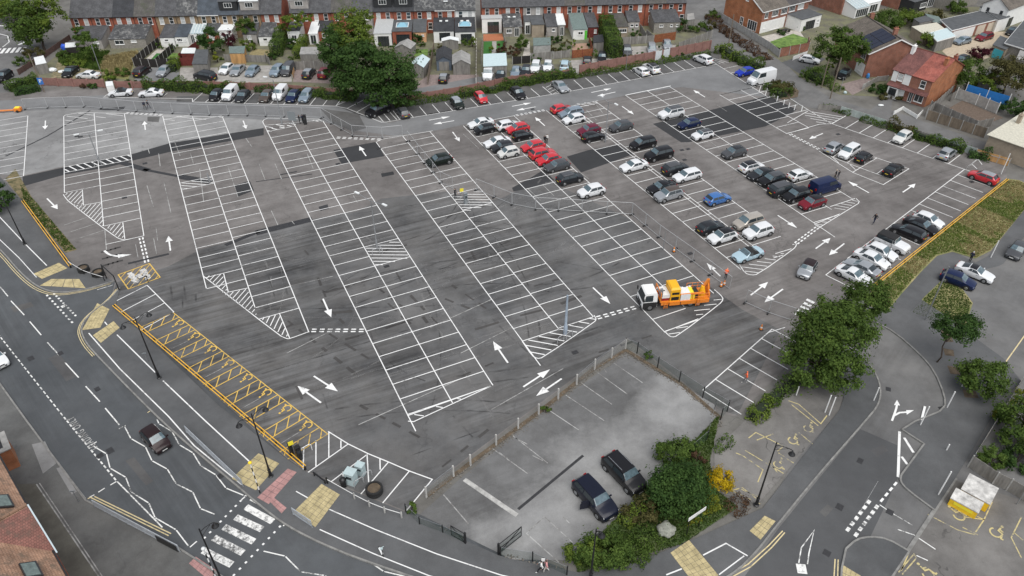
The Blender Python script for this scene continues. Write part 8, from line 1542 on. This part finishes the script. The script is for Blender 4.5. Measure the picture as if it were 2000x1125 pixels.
for name, col, amt, seed, cnt, lb in (('dark_scuffs', (.025,.025,.026), .36, 31, 44, 'dark'), ('pale_scuffs', (.28,.275,.27), .35, 32, 40, 'pale')):
    rg = random.Random(seed); mb = MB()
    for i in range(cnt):
        u = rg.uniform(-94,-42); v = rg.uniform(-8,50); a0 = rg.choice((AV, AV, AV+rg.uniform(-.5,.5), TH+rg.uniform(-.3,.3))); cv = rg.choice((0,rg.uniform(-.05,.05),rg.uniform(-.12,.12))); p = P(u,v); L = rg.uniform(8,32); pts = []; n = int(L/1.2); a = a0
        for k in range(n):
            if not inpoly(p, DZ): break
            pts.append(p.copy()); p = p+Vector((math.cos(a),math.sin(a),0))*1.2; a += cv*rg.uniform(.6,1.4)
        zz_ = .0222+i*.00006
        if len(pts) > 2:
            d = Vector((-math.sin(a0),math.cos(a0),0))*1.55
            mb.pline(pts, rg.uniform(.13,.26), z=zz_)
            if rg.random() < .55: mb.pline([q+d for q in pts], rg.uniform(.15,.3), z=zz_+.00003)
    o = mb.build('tyre_'+name, fade_mat(name, col, amt, .5), park); o['kind'] = 'stuff'
# ================= truck and people =================
def truck():
    f, r_ = G(1262,612,.2), G(1392,600,.2); d = (f-r_); t = thing('works_truck', 'orange works truck with white cab parked across the bays', 'truck', (0,0,.03), ang(d)); c = (G(1252,606)+G(1384,600))/2; nrm = Vector((d.y,-d.x,0)).normalized()
    if nrm.y < 0: nrm = -nrm
    t.location = (c.x+nrm.x*1.15, c.y+nrm.y*1.15, .03); O = PAINT['orange']; Wt = M_wsign; Y = mat('truck_yellow', (.80,.40,.01), .45); L = 8.4; hl = L/2
    def bp(nm, c_, s_, m, par=None): return box_part(nm, c_, s_, m, par or t)
    bp('chassis', (-.2,0,.75), (7.8,.9,.28), M_trim)
    # cab: lofted with raked windscreen
    mb = MB(); pr = [(hl,.45),(hl+.02,1.15),(hl-.05,1.3),(hl-.32,2.35),(hl-.5,2.48),(hl-1.75,2.48),(hl-1.85,2.3),(hl-1.85,.45)]; n = len(pr); wv = [1.1,1.12,1.12,1.0,.95,.95,1.0,1.12]
    vs = [(x,-w,z) for (x,z), w in zip(pr,wv)]+[(x,w,z) for (x,z), w in zip(pr,wv)]; mb.add(vs, [list(range(n))[::-1], [n+i for i in range(n)]]+[[i,(i+1)%n,n+(i+1)%n,n+i] for i in range(n)]); cab = mb.build('cab', Wt, t)
    mb = MB(); mb.poly([(hl-.045,-1.02,1.36),(hl-.045,1.02,1.36),(hl-.30,.92,2.30),(hl-.30,-.92,2.30)]); mb.build('windscreen', M_glass, cab)
    for s_ in (1,-1): mb = MB(); mb.poly([(hl-.2,s_*1.118,1.38),(hl-1.3,s_*1.118,1.38),(hl-1.3,s_*1.03,2.22),(hl-.42,s_*1.03,2.22)]); mb.build('side_window', M_glass, cab); bp('mirror', (hl-.05,s_*1.32,1.85), (.12,.2,.5), M_black); bp('headlight', (hl+.02,s_*.8,.75), (.06,.34,.2), M_lamp); bp('door_lower_panel', (hl-.95,s_*1.128,.86), (1.75,.02,.8), M_trim, cab)
    bp('bumper', (hl+.02,0,.55), (.14,2.2,.34), M_trim); bp('grille', (hl+.025,0,.98), (.03,1.5,.3), M_trim)
    for x in (hl-1.0, -1.9, -2.9):
        for s_ in (1,-1):
            w = MB(); w.cyl((0,-.14,0),(0,.14,0),.46,n=16); wo = w.build('wheel', M_tyre, t, 40); wo.location = (x,s_*(1.01 if x > 1 else .92),.46); w = MB(); w.cyl((0,s_*.13,0),(0,s_*.16,0),.26,n=12); w.build('rim', M_rim, wo)
    # rear body
    bp('deck', (-1.15,0,1.02), (6.1,2.3,.12), O)
    for s_ in (1,-1):
        for x0, x1 in ((1.9,.9),(.85,-.55),(-.6,-2.6),(-2.65,-4.2)): bp('side_panel', ((x0+x1)/2,s_*1.16,.82 if x0 < 1 else .95), (x0-x1-.06,.06,.5), O)
        mb = MB(); [mb.cyl((x,s_*1.1,1.05),(x,s_*1.1,1.95),.035,n=5) for x in (-2.0,-2.7,-3.4,-4.15)]; [mb.cyl((-2.0,s_*1.1,z),(-4.15,s_*1.1,z),.03,n=5) for z in (1.5,1.95)]; mb.build('handrail', O, t)
        mb = MB(); [mb.cyl((x,s_*1.26,.25),(x,s_*1.26,1.2),.03,n=5) for x in (1.05,1.5)]; [mb.cyl((1.05,s_*1.26,z),(1.5,s_*1.26,z),.025,n=5) for z in (.35,.6,.85,1.1)]; mb.build('ladder', O, t); mb = MB(); [mb.cyl((x,s_*1.26,.25),(x,s_*1.26,1.2),.03,n=5) for x in (-2.5,-2.95)]; [mb.cyl((-2.95,s_*1.26,z),(-2.5,s_*1.26,z),.025,n=5) for z in (.35,.6,.85,1.1)]; mb.build('ladder', O, t)
    fr_ = MB(); [fr_.beam((1.95,y,1.05),(1.95,y,2.45),.1,.1) for y in (-1.05,1.05)]; fr_.beam((1.95,-1.05,2.4),(1.95,1.05,2.4),.1,.1); fr_.build('headboard', O, t); bp('exhaust_stack', (1.85,.7,2.3), (.3,.34,1.1), M_rail)
    e = bp('engine_cover', (1.25,0,1.75), (.95,1.7,.5), M_plate_w); bp('engine_block', (1.25,0,1.3), (.9,1.6,.5), mat('dark_red_engine', (.25,.02,.02), .5), t); bp('vent', (1.25,0,2.02), (.16,.16,.06), M_trim, e)
    tw = MB(); tw.prism([(.75,-1.0),(-.45,-1.0),(-.45,1.0),(.75,1.0)], 1.08, 2.75); tower = tw.build('machine_tower', Y, t); mb = MB(); mb.add([(.78,-1.03,2.75),(-.48,-1.03,2.75),(-.48,1.03,2.75),(.78,1.03,2.75),(.6,-.8,2.95),(-.3,-.8,2.95),(-.3,.8,2.95),(.6,.8,2.95)], [[0,1,5,4],[1,2,6,5],[2,3,7,6],[3,0,4,7],[4,5,6,7]]); mb.build('tower_hood', Y, tower)
    for s_ in (1,-1): bp('vent_grille', (.15,s_*1.01,2.2), (.9,.03,.32), M_black, tower); bp('control_panel', (.15,s_*1.01,1.45), (.95,.03,.5), M_black, tower)
    bp('water_tank', (-1.15,.35,1.55), (1.2,1.4,.9), HR['white']); bp('tool_bin', (-2.0,.2,1.45), (.7,1.5,.7), M_ysign); bp('tool_tray', (-1.4,-.85,1.25), (1.9,.5,.35), mat('dark_red_engine',(0,0,0)))
    rg = random.Random(9)
    for i in range(6): bp('bucket', (-.7-i*.32,-.85+rg.uniform(-.1,.1),1.5), (.24,.24,.28), rg.choice((HR['white'],M_trim,M_plate_w)))
    bp('hose_reel', (-2.6,.3,1.5), (.5,1.1,.8), M_trim); mb = MB(); mb.beam((-.5,.95,1.9),(-3.4,.95,1.95),.16,.22); mb.build('boom', O, t); mb = MB(); mb.lathe((-3.5,.2,1.08), [(.45,0),(.45,.4),(.3,.9),(.2,1.3),(0,1.35)], 12); mb.build('slew_post', Y, t)
    mb = MB(); mb.beam((-3.5,.2,2.2),(-4.1,.1,3.3),.22,.28); mb.beam((-4.1,.1,3.3),(-4.55,-.2,1.5),.16,.2); mb.build('crane_arm', O, t); mb = MB(); mb.add([(-4.2,-.9,1.1),(-4.2,.9,1.1),(-4.05,0,2.9),(-4.35,-.9,1.1),(-4.35,.9,1.1),(-4.2,0,2.9)], [[0,1,2],[5,4,3],[0,2,5,3],[2,1,4,5],[1,0,3,4]]); mb.build('rear_frame', O, t); bp('tail_light', (-4.25,.9,.8), (.06,.3,.14), M_tail); bp('tail_light', (-4.25,-.9,.8), (.06,.3,.14), M_tail)
truck()
def cloth(name, c): return mat('cloth_'+name, c, .9, var=.15, scale=6, coords='obj')
SKIN = mat('skin', (.45,.27,.19), .6); HAIR = mat('hair_dark', (.02,.015,.012), .8); SHOE = mat('shoes', (.03,.03,.03), .6)
def person(px, rz, top, legs, label, walk=.5, arms=.35, hair=HAIR, h=1.72, lean=0.0, base=None, shoe=SHOE, bag=None, arm_fwd=0.0, vest=None):
    """one skinned body; +x is forward"""
    b = base or G(*px); s = h/1.75; st = walk*.32; sk = {
     'pel': (0,0,.95), 'spine': (.01+lean*.15,0,1.15), 'chest': (.02+lean*.3,0,1.36), 'neck': (.02+lean*.4,0,1.50), 'head': (.05+lean*.45,0,1.62), 'crown': (.03+lean*.45,0,1.72),
     'hipL': (0,.10,.92), 'kneeL': (st*.7+.03,.10,.50), 'ankL': (st,.10,.09), 'toeL': (st+.19,.11,.04), 'hipR': (0,-.10,.92), 'kneeR': (-st*.25+.04,-.10,.50), 'ankR': (-st,-.10,.10), 'toeR': (-st+.18,-.11,.04),
     'shL': (.01+lean*.3,.19,1.42), 'elL': (-arms*.3+lean*.3+arm_fwd*.15,.25,1.14), 'wrL': (-arms*.25+.08+lean*.3+arm_fwd*.35,.24,.90+arm_fwd*.2), 'haL': (-arms*.25+.12+lean*.3+arm_fwd*.42,.235,.82+arm_fwd*.22), 'shR': (.01+lean*.3,-.19,1.42), 'elR': (arms*.2+lean*.3+arm_fwd*.15,-.25,1.14), 'wrR': (arms*.5+.05+lean*.3+arm_fwd*.35,-.24,.92+arm_fwd*.2), 'haR': (arms*.55+.08+lean*.3+arm_fwd*.42,-.235,.84+arm_fwd*.22)}
    ed = [('pel','spine',1),('spine','chest',1),('chest','neck',1),('neck','head',0),('head','crown',3),('pel','hipL',2),('hipL','kneeL',2),('kneeL','ankL',2),('ankL','toeL',4),('pel','hipR',2),('hipR','kneeR',2),('kneeR','ankR',2),('ankR','toeR',4),('chest','shL',1),('shL','elL',1),('elL','wrL',1),('wrL','haL',0),('chest','shR',1),('shR','elR',1),('elR','wrR',1),('wrR','haR',0)]
    rad = dict(pel=(.15,.12), spine=(.14,.11), chest=(.17,.12), neck=(.06,.06), head=(.095,.085), crown=(.07,.07), hipL=(.10,.10), kneeL=(.062,.062), ankL=(.042,.042), toeL=(.04,.035), hipR=(.10,.10), kneeR=(.062,.062), ankR=(.042,.042), toeR=(.04,.035), shL=(.075,.075), elL=(.048,.048), wrL=(.033,.033), haL=(.036,.025), shR=(.075,.075), elR=(.048,.048), wrR=(.033,.033), haR=(.036,.025))
    names = list(sk); vs = [Vector(sk[k])*s for k in names]; me = bpy.data.meshes.new('skeleton'); me.from_pydata(vs, [(names.index(a), names.index(c)) for a, c, _ in ed], []); o = bpy.data.objects.new('skeleton', me); C.objects.link(o); md = o.modifiers.new('skin','SKIN'); sv = me.skin_vertices[0].data
    for i, k in enumerate(names): sv[i].radius = (rad[k][0]*s, rad[k][1]*s); sv[i].use_root = (k == 'pel')
    o.modifiers.new('sub','SUBSURF').levels = 1; dg = bpy.context.evaluated_depsgraph_get(); m2 = bpy.data.meshes.new_from_object(o.evaluated_get(dg)); bpy.data.objects.remove(o)
    for m_ in (SKIN, vest or top, legs, hair, shoe): m2.materials.append(m_)
    m2.materials.append(top)
    for p in m2.polygons:
        c = p.center; best, bm_ = 9e9, 1
        for a, q, mi in ed:
            A, B = Vector(sk[a])*s, Vector(sk[q])*s; dd = B-A; tt = max(0, min(1, (c-A).dot(dd)/dd.length_squared)); ds = (c-(A+dd*tt)).length
            if ds < best: best, bm_ = ds, mi
            if ds == best and a in ('elL','elR','shL','shR') and mi == 1 and vest: pass
        if bm_ == 1 and c.z < .98*s: bm_ = 2
        if bm_ == 3 or (bm_ == 0 and c.z > 1.66*s) or (bm_ == 0 and c.z > 1.55*s and c.x < .02*s+lean*.45*s): bm_ = 3
        p.material_index = bm_; p.use_smooth = True
    # fingers, nose and ears merged into the same body mesh
    bm = bmesh.new(); bm.from_mesh(m2)
    def spike(p, dv, r, L_, mi=0):
        z = dv.normalized(); x = z.cross(Vector((0,0,1)) if abs(z.z) < .9 else Vector((1,0,0))).normalized(); y = z.cross(x); ring = [bm.verts.new(p+x*(r*math.cos(k*2.094))+y*(r*math.sin(k*2.094))) for k in range(3)]; tip = [bm.verts.new(p+z*L_+(v.co-p)*.6+Vector((.012,0,0))) for v in ring]
        for k in range(3): f = bm.faces.new([ring[k],ring[(k+1)%3],tip[(k+1)%3],tip[k]]); f.material_index = mi
        bm.faces.new(tip).material_index = mi
    for sd in ('L','R'):
        hp = Vector(sk['ha'+sd])*s; dv = (hp-Vector(sk['wr'+sd])*s).normalized()
        for i in range(4): spike(hp+Vector(((i-1.5)*.018,0,0)), dv+Vector(((i-1.5)*.08,0,0)), .009*s, (.075,.085,.08,.06)[i]*s)
        spike(hp-dv*.04+Vector((.03,0,0)), dv+Vector((.8,0,0)), .011*s, .06*s)
    hd = Vector(sk['head'])*s; spike(hd+Vector((.08,0,.0))*s, Vector((1,0,-.3)), .014*s, .03*s)
    for q in (1,-1): spike(hd+Vector((0,q*.085,.0))*s, Vector((-.2,q,.2)), .02*s, .015*s)
    bm.to_mesh(m2); bm.free()
    ob = link('person', m2, None, (b.x,b.y,.03), rz); tag(ob, label, 'person')
    if bag: q = MB(); q.box((.02,-.30,.72), (.28,.10,.32)); bo = q.build('bag', bag, None); bo.location = ob.location; bo.rotation_euler = ob.rotation_euler; tag(bo, 'bag carried beside the '+label.split(' ')[0]+' pedestrian at the yard', 'bag')
    return ob
DK = cloth('black', (.012,.012,.015)); NV = cloth('navy', (.015,.02,.045)); JN = cloth('denim', (.04,.06,.11)); WH = cloth('white', (.68,.68,.66)); HV = cloth('high_visibility', (.85,.16,.06)); GY = cloth('grey', (.13,.13,.14)); PK = cloth('pink', (.60,.28,.28)); LT = cloth('pale', (.55,.53,.50))
dw = ang(G(300,222)-G(270,206))
person((284,214), dw, NV, DK, 'left of two people in dark clothes walking on the back lane', .9); person((291,212), dw+.3, DK, NV, 'right of two people in dark clothes walking on the back lane', 1.0)
person((1064,282), R(-70), DK, DK, 'person in black standing beside the red cars', .2); person((1068,280), R(-110), WH, DK, 'person in white top and black trousers beside the red cars', .2)
person((889,387), R(-20), DK, DK, 'person in black at the pay machine', .3, arm_fwd=.8); person((586,242), R(40), DK, DK, 'left of two dark figures at the information board', .2); person((592,241), R(60), NV, DK, 'right of two dark figures at the information board', .2)
person((1630,350), R(150), DK, DK, 'left person with pale hat behind the navy van', .4, hair=cloth('pale_hat',(.5,.42,.33))); person((1635,352), R(120), DK, GY, 'right person in black behind the navy van', .4)
person((1706,437), R(-150), DK, NV, 'person in black striding across the exit lane', 1.0, .6); person((1416,546), R(60), HV, DK, 'worker in orange high visibility top at the fence', .3, hair=cloth('helmet',(.75,.3,.2)), shoe=LT, lean=.3); person((1455,748), R(160), HV, GY, 'worker in orange high visibility jacket walking over the lower bays', .8, hair=HV, shoe=LT)
person((1057,1118), R(175), WH, DK, 'pedestrian in white top and black trousers at the yard corner', 1.0, .5, shoe=WH); person((1067,1117), R(175), PK, LT, 'pedestrian in pink at the yard corner', .7)
person((1893,512), R(30), NV, DK, 'person in dark jacket and pale hat at the verge tip', .2, hair=cloth('pale_cap',(.55,.58,.6)))
